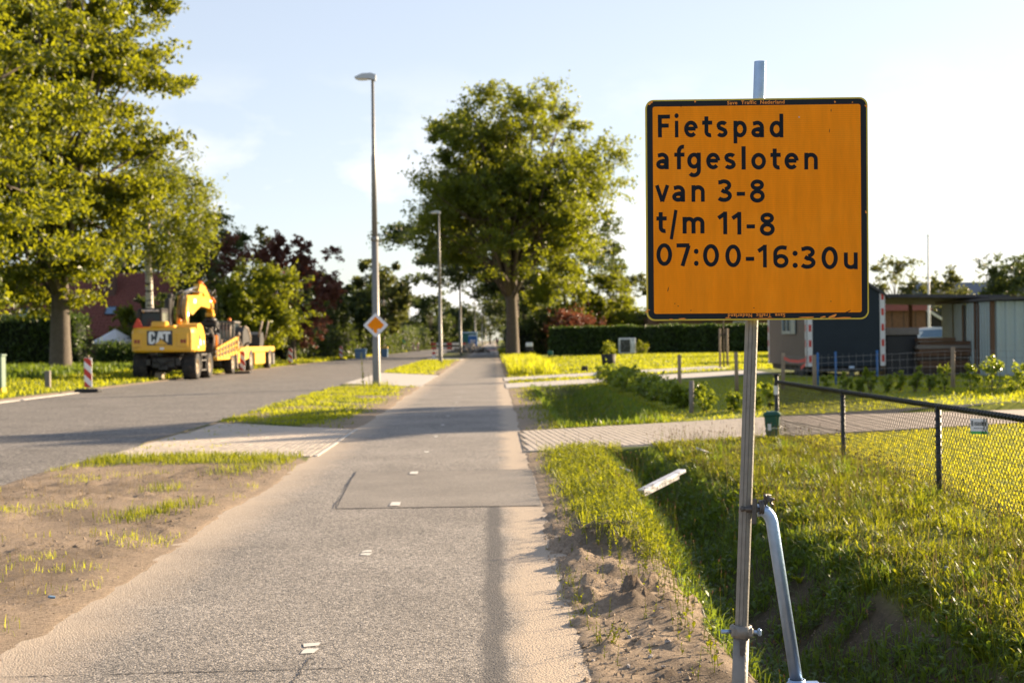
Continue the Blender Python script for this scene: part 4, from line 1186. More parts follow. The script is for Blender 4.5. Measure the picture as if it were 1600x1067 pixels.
foot.tube([(0, 0, -.03), (.02, 0, -(b3.z - hz(b3.x, b3.y)) - .05)], .016, 12)
fx, fy, fz = frame_from(Vector((-.05, .0, 1)).normalized())
o = foot.build('foot_socket', 'galvanised', root); o.location = b3
# ================================================================= lamp posts, signs and boards along the road
mat('pole_grey', (.21, .205, .19), .5, metal=.3, var=.2, scale=10, dirt=(.22, .20, .17), dirt_amt=.5)
mat('lamp_housing', (.38, .40, .42), .4, metal=.5, var=.1)
mat('lamp_glass', (.75, .74, .68), .25, var=.05)
mat('sign_white', (.72, .73, .78), .45, var=.06)
mat('board_white', (.78, .76, .74), .5, var=.08, scale=20, dirt=(.5, .45, .38), dirt_amt=.35)
mat('board_red', (.50, .035, .02), .45, var=.12, scale=20)
mat('rubber_black', (.02, .02, .02), .75, var=.3, scale=20)
mat('wood_post', (.27, .20, .125), .85, var=.3, scale=8, bump=.5, bscale=40)
mat('wood_grey', (.20, .175, .15), .9, var=.3, scale=8, bump=.5, bscale=40)
mat('plastic_green', (.012, .085, .055), .45, var=.15, scale=10, dirt=(.12, .13, .09), dirt_amt=.25)
mat('cabinet_green', (.14, .20, .145), .55, var=.08, dirt=(.2, .22, .17), dirt_amt=.3)
mat('plastic_yellow', (.70, .45, .04), .55, var=.1)
mat('plastic_blue', (.10, .20, .34), .5, var=.1)

def make_lamp(Y, px, label, hgt=10.3):
    x = at(px, 560, Y).x
    t = thing('street_lamp', label, 'street lamp', (x, Y, 0), group='lamp posts between the road and the cycle path')
    mb = MB(); mb.tube([(0, 0, -.2), (0, 0, .02), (0, 0, 4.9)], [.135, .132, .112], 16); mb.build('lower_pole', 'pole_grey', t)
    mb = MB(); mb.tube([(0, 0, 4.86), (0, 0, 4.96), (0, 0, 5.02)], [.122, .122, .10], 16); mb.build('joint_ring', 'pole_grey', t)
    mb = MB(); mb.tube([(0, 0, 4.97), (0, 0, 7.7), (0, 0, 7.75), (0, 0, hgt-.08)], [.098, .078, .062, .048], 14); mb.build('upper_pole', 'pole_grey', t)
    # luminaire: spigot block on the pole, hood tapering out over the road, bowl under it
    mb = MB()
    mb.prism([(.10, hgt-.09), (.12, hgt+.10), (-.05, hgt+.16), (-.36, hgt+.14), (-.60, hgt+.03), (-.56, hgt-.01), (-.10, hgt-.03)], -.15, .15, 'Y')
    h = mb.build('lamp_hood', 'lamp_housing', t)
    mb = MB(); mb.lathe([(.0, -.12), (.09, -.10), (.15, -.05), (.16, .0)], (0, 0, 0), 'Z', 14)
    g = mb.build('lamp_bowl', 'lamp_glass', t); g.location = (-.33, 0, hgt+.005); g.scale = (1.6, .8, .7)
    return t
for (Y, px, lab) in [(46, 588, 'nearest street lamp, tall grey pole carrying the priority diamond'), (95, 688.5, 'second street lamp with its pole in front of the oak crown'), (137, 720, 'third street lamp, at the edge of the rubble heap'), (241, 743, 'fourth street lamp, rising behind the blue toilet cabin'), (320, 754, 'fifth street lamp down the avenue, right of the blue toilet cabin'), (395, 759, 'farthest street lamp in the avenue')]:
    make_lamp(Y, px, lab)

p = at(587, 508, 45.8)
t = thing('priority_sign', 'white diamond shaped priority sign with orange centre on the lamp pole', 'traffic sign', (p.x, 45.82, p.z))
def dia(s, sx=1): return [(0, s), (-s*sx, 0), (0, -s), (s*sx, 0)]
def rdia(s, r=.04):
    q = []
    for k in range(4):
        a = 90 + 90*k; cx, cy = (s-r*1.414)*math.cos(R(a)), (s-r*1.414)*math.sin(R(a))
        q += arc(cx, cy, r, r, a-45, a+45, 4)
    return q
mb = MB(); mb.prism(rdia(.425), 0, .03, 'Y'); mb.build('back_plate', 'pole_grey', t)
mb = MB(); mb.prism(rdia(.415), -.003, 0, 'Y'); mb.build('face', 'sign_white', t)
mb = MB(); mb.prism(rdia(.285, .02), -.006, -.003, 'Y'); mb.build('centre', 'sign_orange', t)
mb = MB(); mb.prism([(-.19, -.11), (-.09, -.13), (-.07, -.17), (-.12, -.22)], -.009, -.0062, 'Y'); mb.build('sticker', 'sign_white', t); mb = MB(); mb.prism([(.04, -.15), (.08, -.12), (.16, -.13), (.10, -.2), (.05, -.2)], -.009, -.0062, 'Y'); mb.build('sticker', 'sign_white', t)
mb = MB(); mb.prism([(-.15, -.125), (-.09, -.14), (-.08, -.165), (-.12, -.16)], -.0115, -.0092, 'Y'); mb.build('sticker_print', 'letter_black', t)
mb = MB(); mb.box(-.16, .16, .03, .07, .1, .14); mb.build('bracket', 'pole_grey', t); mb = MB(); mb.box(-.16, .16, .03, .07, -.14, -.1); mb.build('bracket', 'pole_grey', t)

# striped traffic boards
def make_board():
    t = thing('traffic_board', 'x', 'traffic board', (0, 0, 0))
    f = MB(); f.rbox(-.40, .40, -.22, .22, 0, .11, .03); f.build('foot', 'rubber_black', t)
    f = MB(); f.box(-.022, .022, .03, .07, .1, 1.22); f.build('stake', 'wood_post', t)
    w, z0, z1 = .125, .17, 1.12
    f = MB(); f.rbox(-w-.006, w+.006, -.012, .022, z0-.006, z1+.006, .01); pn = f.build('board', 'board_white', t)
    f = MB()
    sl = 2*w*.9; pitch = .44
    z = z0 - sl - .02
    while z < z1:
        lo = [(-w, z+sl), (w, z)]; hi = [(w, z+pitch/2), (-w, z+sl+pitch/2)]
        # clip the slanted band to the board
        poly = [lo[0], lo[1], hi[0], hi[1]]
        def clip(poly, zc, keep_above):
            out = []
            for i in range(len(poly)):
                a, b = poly[i], poly[(i+1) % len(poly)]
                ia = (a[1] >= zc) if keep_above else (a[1] <= zc); ib = (b[1] >= zc) if keep_above else (b[1] <= zc)
                if ia: out.append(a)
                if ia != ib:
                    q = (zc-a[1])/(b[1]-a[1]); out.append((a[0]+(b[0]-a[0])*q, zc))
            return out
        poly = clip(clip(poly, z0, True), z1, False)
        if len(poly) >= 3: f.prism(poly, -.015, -.0125, 'Y')
        z += pitch
    f.build('stripe', 'board_red', pn)
    return t
tb0 = make_board(); first = True
for (px, py, Y, lab) in [
    (138, 612, 45.5, 'nearest red and white striped board on a black foot, by the wooden post'),
    (379, 580, 70, 'striped red and white board beside the yellow trailer wheels'),
    (454, 571, 92, 'striped board in front of the sunlit bush'),
    (533, 562, 116, 'striped board at the kerb left of the first lamp post'),
    (646, 548, 196, 'left one of the two striped boards close together far down the road'),
    (653, 548, 197, 'right one of the two striped boards close together far down the road'),
    (663.5, 545, 232, 'small distant striped board just left of the second lamp post'),
    (673, 544, 246, 'most distant striped board, touching the second lamp pole')]:
    x = at(px, py, Y).x
    o = tb0 if first else copy_tree(tb0); first = False
    o.location = (x, Y, -.02 if Y < 130 else 0); o.rotation_euler = (0, 0, R(-4 if Y < 60 else 2))
    tag(o, lab, 'traffic board', 'striped boards along the roadworks')
# low white post with red cap by the second lamp
p = at(678, 562, 108); t = thing('marker_post', 'short white post with a red top at the verge edge', 'marker post', (p.x, 108, 0))
mb = MB(); mb.rbox(-.13, .13, -.05, .05, -.1, .42, .02); mb.build('post', 'board_white', t); mb = MB(); mb.rbox(-.132, .132, -.052, .052, .42, .58, .02); mb.build('cap', 'board_red', t)
# red and white barriers
def make_barrier():
    t = thing('road_barrier', 'x', 'barrier', (0, 0, 0))
    for z in (.42, .92):
        b = MB().rbox(-1.25, 1.25, -.02, .02, z, z+.26, .008).build('plank', 'board_white', t)
        for (a, c) in ((-1.25, -.62), (.62, 1.25)):
            MB().box(a, c, -.026, -.021, z+.004, z+.256).build('red_block', 'board_red', b)
    for s in (-1, 1):
        MB().box(s*.95-.03, s*.95+.03, .022, .06, 0, 1.2).build('post', 'pole_grey', t)
        MB().rbox(s*.95-.12, s*.95+.12, -.35, .35, 0, .09, .03).build('foot', 'rubber_black', t)
    return t
br0 = make_barrier()
for i, (px, Y, rz, lab) in enumerate([(690, 164, 0, 'red and white plank barrier behind the second lamp pole'), (712, 166, 8, 'red and white plank barrier closest to the third lamp pole')]):
    o = br0 if i == 0 else copy_tree(br0)
    o.location = (at(px, 545, Y).x, Y, 0); o.rotation_euler = (0, 0, R(rz)); tag(o, lab, 'barrier', 'plank barriers at the roadworks')
# site cabin, portable toilet, rubble heap
mat('cabin_green', (.012, .11, .085), .5, var=.12); mat('toilet_blue', (.015, .13, .42), .45, var=.1); mat('pale_blue', (.45, .58, .70), .5, var=.08)
p = at(734, 545, 176); t = thing('site_cabin', 'dark green site cabin with a pale roof edge beside the road', 'site cabin', (p.x, 176, 0))
MB().rbox(-.95, .95, -.4, 2.4, .1, 2.35, .03).build('wall', 'cabin_green', t); MB().rbox(-1.02, 1.02, -.46, 2.46, 2.35, 2.5, .03).build('roof', 'pale_blue', t)
for s in (-1, 1): MB().rbox(s*.93-.04, s*.93+.04, -.44, -.405, .1, 2.35, .01).build('corner_post', 'pale_blue', t)
MB().rbox(-.25, -.13, -.46, -.41, .9, 1.2, .01).build('door_handle', 'plastic_yellow', t)
p = at(738.8, 545, 170); t = thing('portable_toilet', 'blue portable toilet with a pale roof in front of the green cabin', 'portable toilet', (p.x, 170, 0))
MB().rbox(-.55, .55, -.55, .55, .08, 1.95, .03).build('wall', 'toilet_blue', t); MB().prism([(-.6, 1.95), (.6, 1.95), (.5, 2.08), (0, 2.16), (-.5, 2.08)], -.6, .6, 'Y').build('roof', 'pale_blue', t)
MB().rbox(-.4, .4, -.58, -.553, .15, 1.85, .008).build('door', 'toilet_blue', t)
mb = MB()
for (a, b) in ((-.3, -.08), (-.02, .06), (.1, .32)): mb.box(a, b, -.60, -.584, 1.32, 1.52)
mb.box(-.25, .28, -.60, -.584, 1.17, 1.25); mb.build('door_print', 'board_white', t)
MB().rbox(-.6, .6, -.62, .62, 0, .08, .02).build('skid', 'rubber_black', t)
mat('rubble', (.27, .24, .20), .95, var=.4, scale=3, bump=.8, bscale=10)
rng = np.random.default_rng(4); mb = MB()
for k in range(90):
    a, q = rng.uniform(0, 6.28), rng.uniform(0, 1)**.6; x_, y_ = 2.3*q*math.cos(a), 1.9*q*math.sin(a); z_ = max(0, 1.0*(1-q)**.8)
    s = rng.uniform(.14, .34); M = Matrix.Translation((x_, y_, z_)) @ Matrix.Rotation(rng.uniform(0, 6), 4, Vector(rng.normal(size=3)).normalized())
    mb.rbox(-s, s, -s*.7, s*.7, -s*.5, s*.5, s*.3, M)
p = at(735, 548, 160); o = mb.build('rubble_heap', 'rubble'); o.location = (p.x, 160, 0); tag(o, 'heap of broken stone and asphalt in front of the blue toilet', 'rubble heap')

# left roadside bits
p = at(3, 612, 45); t = thing('utility_cabinet', 'pale green utility cabinet with a yellow foot at the picture edge', 'utility cabinet', (p.x-.38, 45, hz(p.x-.4, 45) - .03))
MB().rbox(-.45, .45, -.2, .2, .18, 1.2, .02).build('body', 'cabinet_green', t); MB().rbox(-.48, .48, -.23, .23, 1.2, 1.27, .02).build('lid', 'cabinet_green', t)
MB().rbox(-.46, .46, -.21, .21, -.1, .178, .02).build('foot', 'plastic_yellow', t); MB().box(-.008, .008, -.205, -.2, .22, 1.16).build('door_gap', 'rubber_black', t)
p = at(75, 606, 49); o = MB().rbox(-.09, .09, -.09, .09, -.1, .62, .015).build('wooden_post', 'wood_grey'); o.location = (p.x, 49, hz(p.x, 49)); tag(o, 'short square grey wooden post in the grass by the road', 'bollard')
for (px, Y, w, h, m, n, lab, cat) in [(563.5, 122, .5, 1.0, 'plastic_blue', 'waste_bin', 'blue waste container on the far verge left of the first lamp post', 'waste bin'), (601, 133, .32, 1.1, 'plastic_blue', 'waste_bin', 'blue and yellow waste container right of the first lamp post', 'waste bin')]:
    p = at(px, 553, Y); t = thing(n, lab, cat, (p.x, Y, hz(p.x, Y) - .05))
    MB().prism([(-w*.85, 0), (w*.85, 0), (w, h*.85), (-w, h*.85)], -.35, .35, 'Y').build('body', m, t); MB().rbox(-w*1.08, w*1.08, -.4, .4, h*.85, h, .05).build('lid', m if w > .4 else 'plastic_yellow', t)
p = at(629, 537, 186); t = thing('round_sign', 'small round green sign on a white post far down the road', 'traffic sign', (p.x, 186, 0))
MB().tube([(0, 0, 0), (0, 0, 1.1)], .06, 8).build('post', 'board_white', t); MB().lathe([(0, -.03), (.38, -.03), (.38, .03), (0, .03)], (0, -.09, 1.25), 'Y', 20).build('plate', mat('sign_green', (.02, .42, .25), .5), t)
p = at(616.5, 540, 175); o = MB().rbox(-.1, .1, -.1, .1, 0, 1.25, .02).build('white_post', 'board_white'); o.location = (p.x, 175, 0); tag(o, 'slim white post in front of the dark trees across the road', 'post')

# ================================================================= right hand side: chain link fence, bin, plate
mat('fence_black', (.022, .026, .026), .45, metal=.3, var=.3, scale=30, bump=.2, bscale=90)
mat('wire_dark', (.03, .032, .028), .45, metal=0, var=.2, scale=30)
FX, FH = 3.88, .80
fz = lambda y: .112
ft = thing('chain_link_fence', 'black chain link fence with a wire wrapped top rail around the lawn', 'fence', (FX, 0, 0))
for Y in (5.2, 8.7, 12.0, 15.3, 18.9):
    end = Y > 18
    m = MB(); m.tube([(0, Y, -.3), (0, Y, fz(Y)+FH + (.10 if end else 0))], .030 if end else .025, 12)
    if end: m.rbox(-.045, .045, Y-.045, Y+.045, fz(Y)+FH+.085, fz(Y)+FH+.115, .01)
    po = m.build('post', 'fence_black', ft)
    # tie wire wound round the post
    h = MB(); z = fz(Y) + .05; pts = []
    while z < fz(Y)+FH-.03:
        for k in range(8):
            a = 2*math.pi*k/8; pts.append((.031*math.cos(a), Y+.031*math.sin(a), z + .075*k/8))
        z += .075
    h.tube(pts, .0035, 5); h.build('tie_wire', 'wire_dark', po)
rail = MB(); rail.tube([(0, 4.5, fz(0)+FH), (0, 18.9, fz(0)+FH)], .019, 12); ro = rail.build('top_rail', 'fence_black', ft)
h = MB(); pts = []; y_ = 4.5
while y_ < 18.85:
    for k in range(6):
        a = 2*math.pi*k/6; pts.append((.0235*math.cos(a), y_ + .072*k/6, fz(0)+FH+.0235*math.sin(a)))
    y_ += .072
h.tube(pts, .006, 5); h.build('wrapped_wire', 'wire_dark', ro)
for z in (.06, .45): MB().tube([(.012, 4.5, fz(0)+z), (.012, 18.9, fz(0)+z)], .0022, 5).build('tension_wire', 'wire_dark', ft)
# the mesh: two sets of slanting wires, each wire thin and slightly bent over the other
V = []; Fq = []
def wire(p0, p1, bow, r=.0031, seg=10):
    n0 = len(V)
    for i in range(seg+1):
        t = i/seg; y = p0[0]+(p1[0]-p0[0])*t; z = p0[1]+(p1[1]-p0[1])*t; x = bow*math.cos(math.pi*(t*seg))
        for (a, b) in ((r, 0), (-r*.5, r*.87), (-r*.5, -r*.87)):
            V.append((x + a, y + b*.7, z + b*.7))
    for i in range(seg):
        for k in range(3):
            Fq.append((n0+i*3+k, n0+i*3+(k+1) % 3, n0+(i+1)*3+(k+1) % 3, n0+(i+1)*3+k))
pit = .068; z0, z1 = fz(0)+.02, fz(0)+FH
y_ = 7.0 - FH
while y_ < 18.85:
    a, b = y_, y_ + (z1-z0)*1.0
    if b > 7.0:
        e = min(b, 18.88); wire((a, z0), (e, z0 + (e-a)), .002)
        s = a; wire((s, z1), (e, z1 - (e-a)), -.002)
    y_ += pit
o = mesh_np('mesh', V, Fq, MATS['wire_dark'], ft); o['kind'] = 'stuff'
p = at(1527, 666, 10.95)
t = thing('fence_plate', 'small white name plate with a green lower edge hung on the chain link', 'plate', (FX-.012, 10.95, p.z))
mat('plate_white', (.74, .74, .76), .4, var=.05); mat('plate_green', (.05, .38, .08), .45); mat('plate_grey', (.16, .17, .17), .5)
pl = MB().box(-.003, .003, -.085, .085, -.062, .062).build('plate', 'plate_white', t)
MB().box(-.0045, -.0031, -.085, .085, -.062, -.040).build('green_band', 'plate_green', t)
mb = MB(); rr = random.Random(8); y_ = .045
while y_ > -.075:
    w = rr.uniform(.006, .012); mb.box(-.0045, -.0031, y_-w, y_, .005, .035); y_ -= w + .004
mb.box(-.0045, -.0031, .055, .075, .002, .046)
mb.box(-.0045, -.0031, -.05, .05, -.018, -.012); mb.build('print', 'plate_grey', t)
t.rotation_euler = (R(-2), 0, R(30))
p = at(1216, 622, 18.8)
o = MB().box(-.03, .03, -.004, 0, -.06, .06).build('post_label', 'plate_white'); o.location = (FX-.02, 18.84, .80); tag(o, 'small pale label on the end post of the chain link fence', 'label')

p = at(1205, 685, 18.7)
t = thing('bread_bin', 'dark green plastic bin with a hinged lid tied to the fence end post', 'bin', (p.x+.02, 18.72, fz(0)-.02), rz=R(-14))
mb = MB()
def frustum(mb, w0, d0, w1, d1, z0, z1):
    vs = [(sx*w/2, sy*d/2, z) for (w, d, z) in ((w0, d0, z0), (w1, d1, z1)) for (sx, sy) in ((-1,-1),(1,-1),(1,1),(-1,1))]
    mb.add(vs, [(0,1,2,3), (4,5,6,7)] + [(k, (k+1) % 4, 4+(k+1) % 4, 4+k) for k in range(4)])
frustum(mb, .145, .13, .205, .19, 0, .36); mb.build('body', 'plastic_green', t)
mb = MB(); mb.rbox(-.12, .12, -.112, .112, .36, .395, .012); frustum(mb, .23, .215, .15, .15, .395, .425); mb.build('lid', 'plastic_green', t)
mb = MB(); mb.quad((-.055, -.0885, .17), (-.01, -.0885, .17), (-.01, -.0945, .26), (-.055, -.0945, .26)); mb.build('sticker', 'plate_white', t)
mb = MB(); mb.tube([(-.092, -.085, .2), (.092, -.085, .2), (.13, .05, .22)], .004, 6); mb.build('cord', 'plate_white', t)

# white plank and scraps lying in the ditch
mat('plank_white', (.66, .67, .70), .6, var=.12, scale=10, dirt=(.14, .12, .10), dirt_amt=.75, dscale=7)
a, b = at(1000, 767, 13.9), at(1066, 734, 14.7)
d = (b - a); M = Matrix.Translation(a) @ d.to_track_quat('X', 'Z').to_matrix().to_4x4()
mb = MB(); mb.rbox(0, d.length, -.045, .045, -.025, .01, .005); mb.rbox(0, d.length, .038, .05, -.10, -.026, .004)
o = mb.build('plank', 'plank_white'); o.matrix_world = M; tag(o, 'long weathered white plank lying across the grassy ditch', 'plank')
for (px, py, Y, w, lab) in [(1105, 706, 16.9, .15, 'pale broken board half buried in the bank behind the white plank'), (976, 733, 15.7, .07, 'scrap of white plastic in the ditch left of the plank'), (1480, 911, 8.4, .025, 'crumpled white paper scrap on the near grassy bank')]:
    p = at(px, py, Y); p.z = max(p.z, hz(p.x, Y) + .02)
    o = MB().rbox(-w, w, -w*.4, w*.4, -.01, .012, .008, Matrix.Rotation(.35, 4, 'Y') @ Matrix.Rotation(.5, 4, 'Z')).build('scrap', 'plank_white'); o.location = p; tag(o, lab, 'litter')

# wire stock fence on round posts
wf = thing('wire_fence', 'square mesh wire fence on round wooden posts in front of the sheds', 'fence', (0, 0, 0))
fpts = [(4.55, 33.8), (5.86, 33.2), (6.9, 32.9), (7.56, 32.4), (10.06, 30.1), (12.6, 27.8), (15.2, 25.4)]
hts = [.95, .95, .88, .80, .92, .9, .9]
for (x, y), h in zip(fpts, hts):
    g = hz(x, y); MB().tube([(x, y, g-.2), (x+random.uniform(-.03, .03), y, g+h)], [.05, .045], 10).build('post', 'wood_post', wf)
V = []; Fq = []
def thin(p0, p1, r):
    n0 = len(V); d = (Vector(p1)-Vector(p0)).normalized(); u = d.cross(Vector((.3, .9, .2))).normalized(); v = d.cross(u)
    for q in (p0, p1):
        for k in range(3):
            a = 2.094*k; V.append(tuple(Vector(q) + u*(r*math.cos(a)) + v*(r*math.sin(a))))
    for k in range(3): Fq.append((n0+k, n0+(k+1) % 3, n0+3+(k+1) % 3, n0+3+k))
for i in range(2, len(fpts)-1):
    (xa, ya), (xb, yb) = fpts[i], fpts[i+1]; ga, gb = hz(xa, ya), hz(xb, yb); L = math.hypot(xb-xa, yb-ya); n = max(2, int(L/.17))
    for z in (.06, .18, .32, .48, .66, .80): thin((xa, ya-.05, ga+z*hts[i]/.88), (xb, yb-.05, gb+z*hts[i+1]/.88), .004)
    for k in range(n):
        t_ = k/n; x, y, g = xa+(xb-xa)*t_, ya+(yb-ya)*t_-.05, ga+(gb-ga)*t_; thin((x, y, g+.03), (x+random.uniform(-.01, .01), y, g+.82), .0035)
o = mesh_np('wire_mesh', V, Fq, MATS['galvanised_dull'], wf); o['kind'] = 'stuff'
mat('stake_blue', (.01, .10, .28), .5)
for i, (px, Y, lab) in enumerate([(1278, 34, 'blue stake close to the thick round fence post'), (1306, 34, 'blue stake in front of the middle of the dark trailer'), (1371, 34, 'blue stake by the striped corner of the trailer')]):
    x = at(px, 590, Y).x; o = MB().tube([(0, 0, -.2), (0, 0, .82)], .028, 8).build('stake', 'stake_blue'); o.location = (x, Y, hz(x, Y)); tag(o, lab, 'stake', 'blue stakes before the trailer')
mat('tape_red', (.55, .10, .07), .6)
mb = MB(); pts = [(6.93, 32.84, 1.02), (7.05, 32.75, .95), (7.25, 32.7, .93), (7.42, 32.66, .97), (7.38, 32.6, .86), (7.28, 32.6, .78)]
for k in range(5):
    a, b = pts[k], pts[k+1]; mb.quad((a[0], a[1], a[2]-.05), (b[0], b[1], b[2]-.05), (b[0], b[1]+.01, b[2]+.03), (a[0], a[1]+.01, a[2]+.03))
o = mb.build('barrier_tape', 'tape_red'); tag(o, 'end of red and white tape hanging from the round fence post', 'tape')
x = 3.66; o = MB().tube([(0, 0, -.2), (.01, 0, .60)], .045, 10).build('wooden_post', 'wood_grey'); o.location = (x, 25.6, hz(x, 25.6)); tag(o, 'short grey round post at the near end of the laurel hedge row', 'post')
p = at(933, 590, 47); mb = MB(); mb.tube([(0, 0, -.1), (0, 0, .43)], .03, 8); mb.tube([(0, 0, .40), (.10, 0, .44)], .03, 8); o = mb.build('garden_tap', 'wood_grey'); o.location = (p.x, 47, hz(p.x, 47)); tag(o, 'thin brown stake with a bent top beside the pale garden path', 'stake')
p = at(915, 580, 56); o = MB().rbox(-.13, .13, -.13, .13, -.05, .26, .03).build('bollard_light', 'rubber_black'); o.location = (p.x, 56.6, hz(p.x, 56)); tag(o, 'small black garden block on the edge of the sunny lawn', 'garden light')
p = at(929, 582, 50); o = MB().rbox(-.08, .08, -.08, .08, -.05, .16, .02).build('bollard_light', 'board_white'); o.location = (p.x, 49.6, hz(p.x, 50)); tag(o, 'small white garden block by the pale garden path', 'garden light')
p = at(951, 577, 62); t = thing('planter', 'dark round planter with a yellow green plant on the lawn', 'planter', (p.x, 62, hz(p.x, 62)))
MB().lathe([(0, -.05), (.26, -.05), (.34, .62), (.30, .62), (.28, .55), (0, .55)], n=18).build('pot', 'rubber_black', t)
P, C, tn = crown_points(np.random.default_rng(3), 14, 300, (0, 0, .85), (.38, .38, .28), .12); V, Fq, t4 = leaves_np(P, .12, np.random.default_rng(4), tint=tn); mesh_np('foliage', V, Fq, MATS['leaf_bright'], t, t4)
# young tree between two stakes
p = at(1131, 575, 54); t = thing('young_tree', 'thin young tree tied between two wooden stakes on the lawn', 'tree', (p.x, 54, hz(p.x, 54)-.03))
for s in (-1, 1): MB().tube([(s*.145, 0, -.3), (s*.145, 0, 1.55)], .045, 10).build('stake', 'wood_post', t)
MB().box(-.16, .16, .05, .075, 1.30, 1.38).build('strap', 'rubber_black', t)
mb = MB(); mb.tube([(0, 0, -.1), (.01, 0, 1.4), (-.01, 0, 2.4), (0, 0, 3.6)], [.032, .028, .02, .006], 8)
for k in range(10):
    a = k*2.4; z = 2.2 + k*.12; mb.tube([(0, 0, z), (.3*math.cos(a), .3*math.sin(a), z+.25), (.5*math.cos(a), .5*math.sin(a), z+.5)], [.01, .007, .003], 5)
mb.build('trunk', 'bark_brown', t)
P, C, tn = crown_points(np.random.default_rng(6), 26, 1400, (0, 0, 3.05), (.7, .7, .85), .2); V, Fq, t4 = leaves_np(P, .1, np.random.default_rng(7), tint=tn); mesh_np('crown', V, Fq, MATS['leaf_oak'], t, t4)
# heat pump
mat('pump_white', (.66, .70, .74), .4, var=.05); mat('grille_dark', (.03, .035, .035), .5)
p = at(980, 555, 99); t = thing('heat_pump', 'white outdoor heat pump unit with a dark fan grille before the hedge', 'heat pump', (p.x, 99, hz(p.x, 99)))
MB().rbox(-.6, .6, -.2, .22, .06, 1.18, .03).build('housing', 'pump_white', t); MB().rbox(-.50, .20, -.225, -.203, .14, 1.08, .01).build('grille', 'grille_dark', t)
mb = MB(); mb.lathe([(.40, -.01), (.42, -.012), (.42, .01)], (-.15, -.225, .6), 'Y', 24)
for k in range(3):
    a = 2.094*k; mb.tube([(-.15, -.235, .6), (-.15+.38*math.cos(a), -.235, .6+.38*math.sin(a))], .02, 6)
mb.build('fan', 'plate_grey', t)
for s in (-.45, .45): MB().rbox(s-.06, s+.06, -.22, .24, -.05, .06, .01).build('foot', 'rubber_black', t)
MB().box(.32, .46, -.206, -.2005, .98, 1.05).build('badge', 'plate_grey', t)
bush('garden_shrub', 'yellow green shrub left of the white heat pump', p.x-1.35, 98, 1.05, .55, 'leaf_bright', 900, .14, seed=161); bush('garden_shrub', 'yellow green shrub right of the white heat pump', p.x+1.0, 98.4, 1.1, .5, 'leaf_bright', 900, .14, seed=162)
# letter box on a post, green box
p = at(827, 552, 92); t = thing('letter_box', 'white and black letter box on a thin post by the oak', 'letter box', (p.x, 92, hz(p.x, 92)))
MB().tube([(0, 0, -.1), (0, 0, .75)], .03, 8).build('post', 'rubber_black', t); MB().rbox(-.24, .24, -.16, .16, .62, .95, .02).build('lower_box', 'rubber_black', t); MB().rbox(-.23, .23, -.17, .17, .955, 1.22, .02).build('upper_box', 'pump_white', t)
p = at(858, 555, 95); t = thing('green_box', 'small slanted green box before the hedge end', 'box', (p.x, 95, hz(p.x, 95)), rz=.2); MB().rbox(-.17, .17, -.12, .12, .3, .58, .03, Matrix.Rotation(.2, 4, 'Y')).build('body', 'cabin_green', t); MB().tube([(0, 0, -.1), (0, 0, .34)], .03, 8).build('post', 'rubber_black', t)
# stones on the sandy verge
mat('stone', (.34, .30, .27), .85, var=.3, scale=20, bump=.5, bscale=60)
rng = np.random.default_rng(21)
def stone(px, py, s, lab):
    Yv = CAM_H*F_PX/(py - 528); x, Y = (px-772)*Yv/F_PX, Yv
    for _ in range(3):
        z = hz(x, Y); Y = (CAM_H - z)*F_PX/(py - 528); x = (px-772)*Y/F_PX
    mb = MB(); prof = [(.0, -.6), (.75, -.45), (1.0, 0), (.7, .5), (0, .65)]
    mb.lathe([(r*s, h*s) for r, h in prof], n=7, smooth=False)
    mb.v = [tuple(Vector(v) + Vector(rng.normal(size=3))*s*.14) for v in mb.v]
    o = mb.build('stone', 'stone'); o.location = (x, Y, hz(x, Y) + s*.2); o.rotation_euler = (rng.normal()*.3, rng.normal()*.3, rng.uniform(0, 6)); o.scale = (1, rng.uniform(.6, .9), rng.uniform(.6, .85))
    tag(o, lab, 'stone', 'stones on the sandy verge')
for a in [(1010, 1030, .026, 'blocky grey brown stone, largest of those near the foot of the sign pole'), (1038, 1010, .020, 'brown stone just behind the largest blocky stone'), (968, 931, .017, 'reddish round stone on the bare verge'), (1018, 902, .017, 'pale flat stone highest up the bare verge'), (1028, 955, .015, 'grey stone in the middle of the bare verge'), (1053, 935, .015, 'pale stone close to the tall weeds'), (857, 884, .022, 'grey stone right at the sandy edge of the cycle path'), (866, 899, .012, 'small pebble beside the grey stone at the path edge'), (978, 1002, .018, 'flat stone left of the blocky stones'), (976, 1042, .016, 'stone nearest the bottom of the picture'), (920, 1033, .013, 'small flat stone under the lowest green seedling'), (1010, 968, .022, 'dark lump of earth and stone'), (1030, 1048, .016, 'stone right of the nearest stone at the bottom'), (1056, 1055, .012, 'pebble nearest the sign pole')]:
    stone(*a)
# ================================================================= buildings and yard on the right, house on the left
mat('brick_dark', (.13, .075, .055), .9, var=.25, scale=5, bump=.3, bscale=30)
mat('roof_tile_red', (.17, .055, .038), .85, var=.35, scale=4, bump=.4, bscale=14)
mat('roof_dark', (.06, .058, .058), .8, var=.25, scale=5)
mat('glass_blue', (.12, .20, .30), .12, var=.1, spec=.8)
mat('glass_dark', (.03, .04, .05), .1, var=.2, spec=.8)
mat('trim_white', (.62, .62, .60), .55, var=.08)
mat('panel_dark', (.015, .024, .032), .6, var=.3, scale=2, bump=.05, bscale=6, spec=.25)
mat('panel_brown', (.115, .095, .078), .7, var=.15, scale=2)
mat('steel_pale', (.30, .37, .38), .45, metal=.35, var=.1, scale=3, dirt=(.24, .22, .18), dirt_amt=.3)
mat('wood_dark', (.055, .038, .026), .9, var=.4, scale=6, bump=.5, bscale=30)
mat('wood_brown', (.12, .065, .035), .9, var=.35, scale=6, bump=.5, bscale=30)
mat('tarp_black', (.012, .014, .018), .55, var=.3)
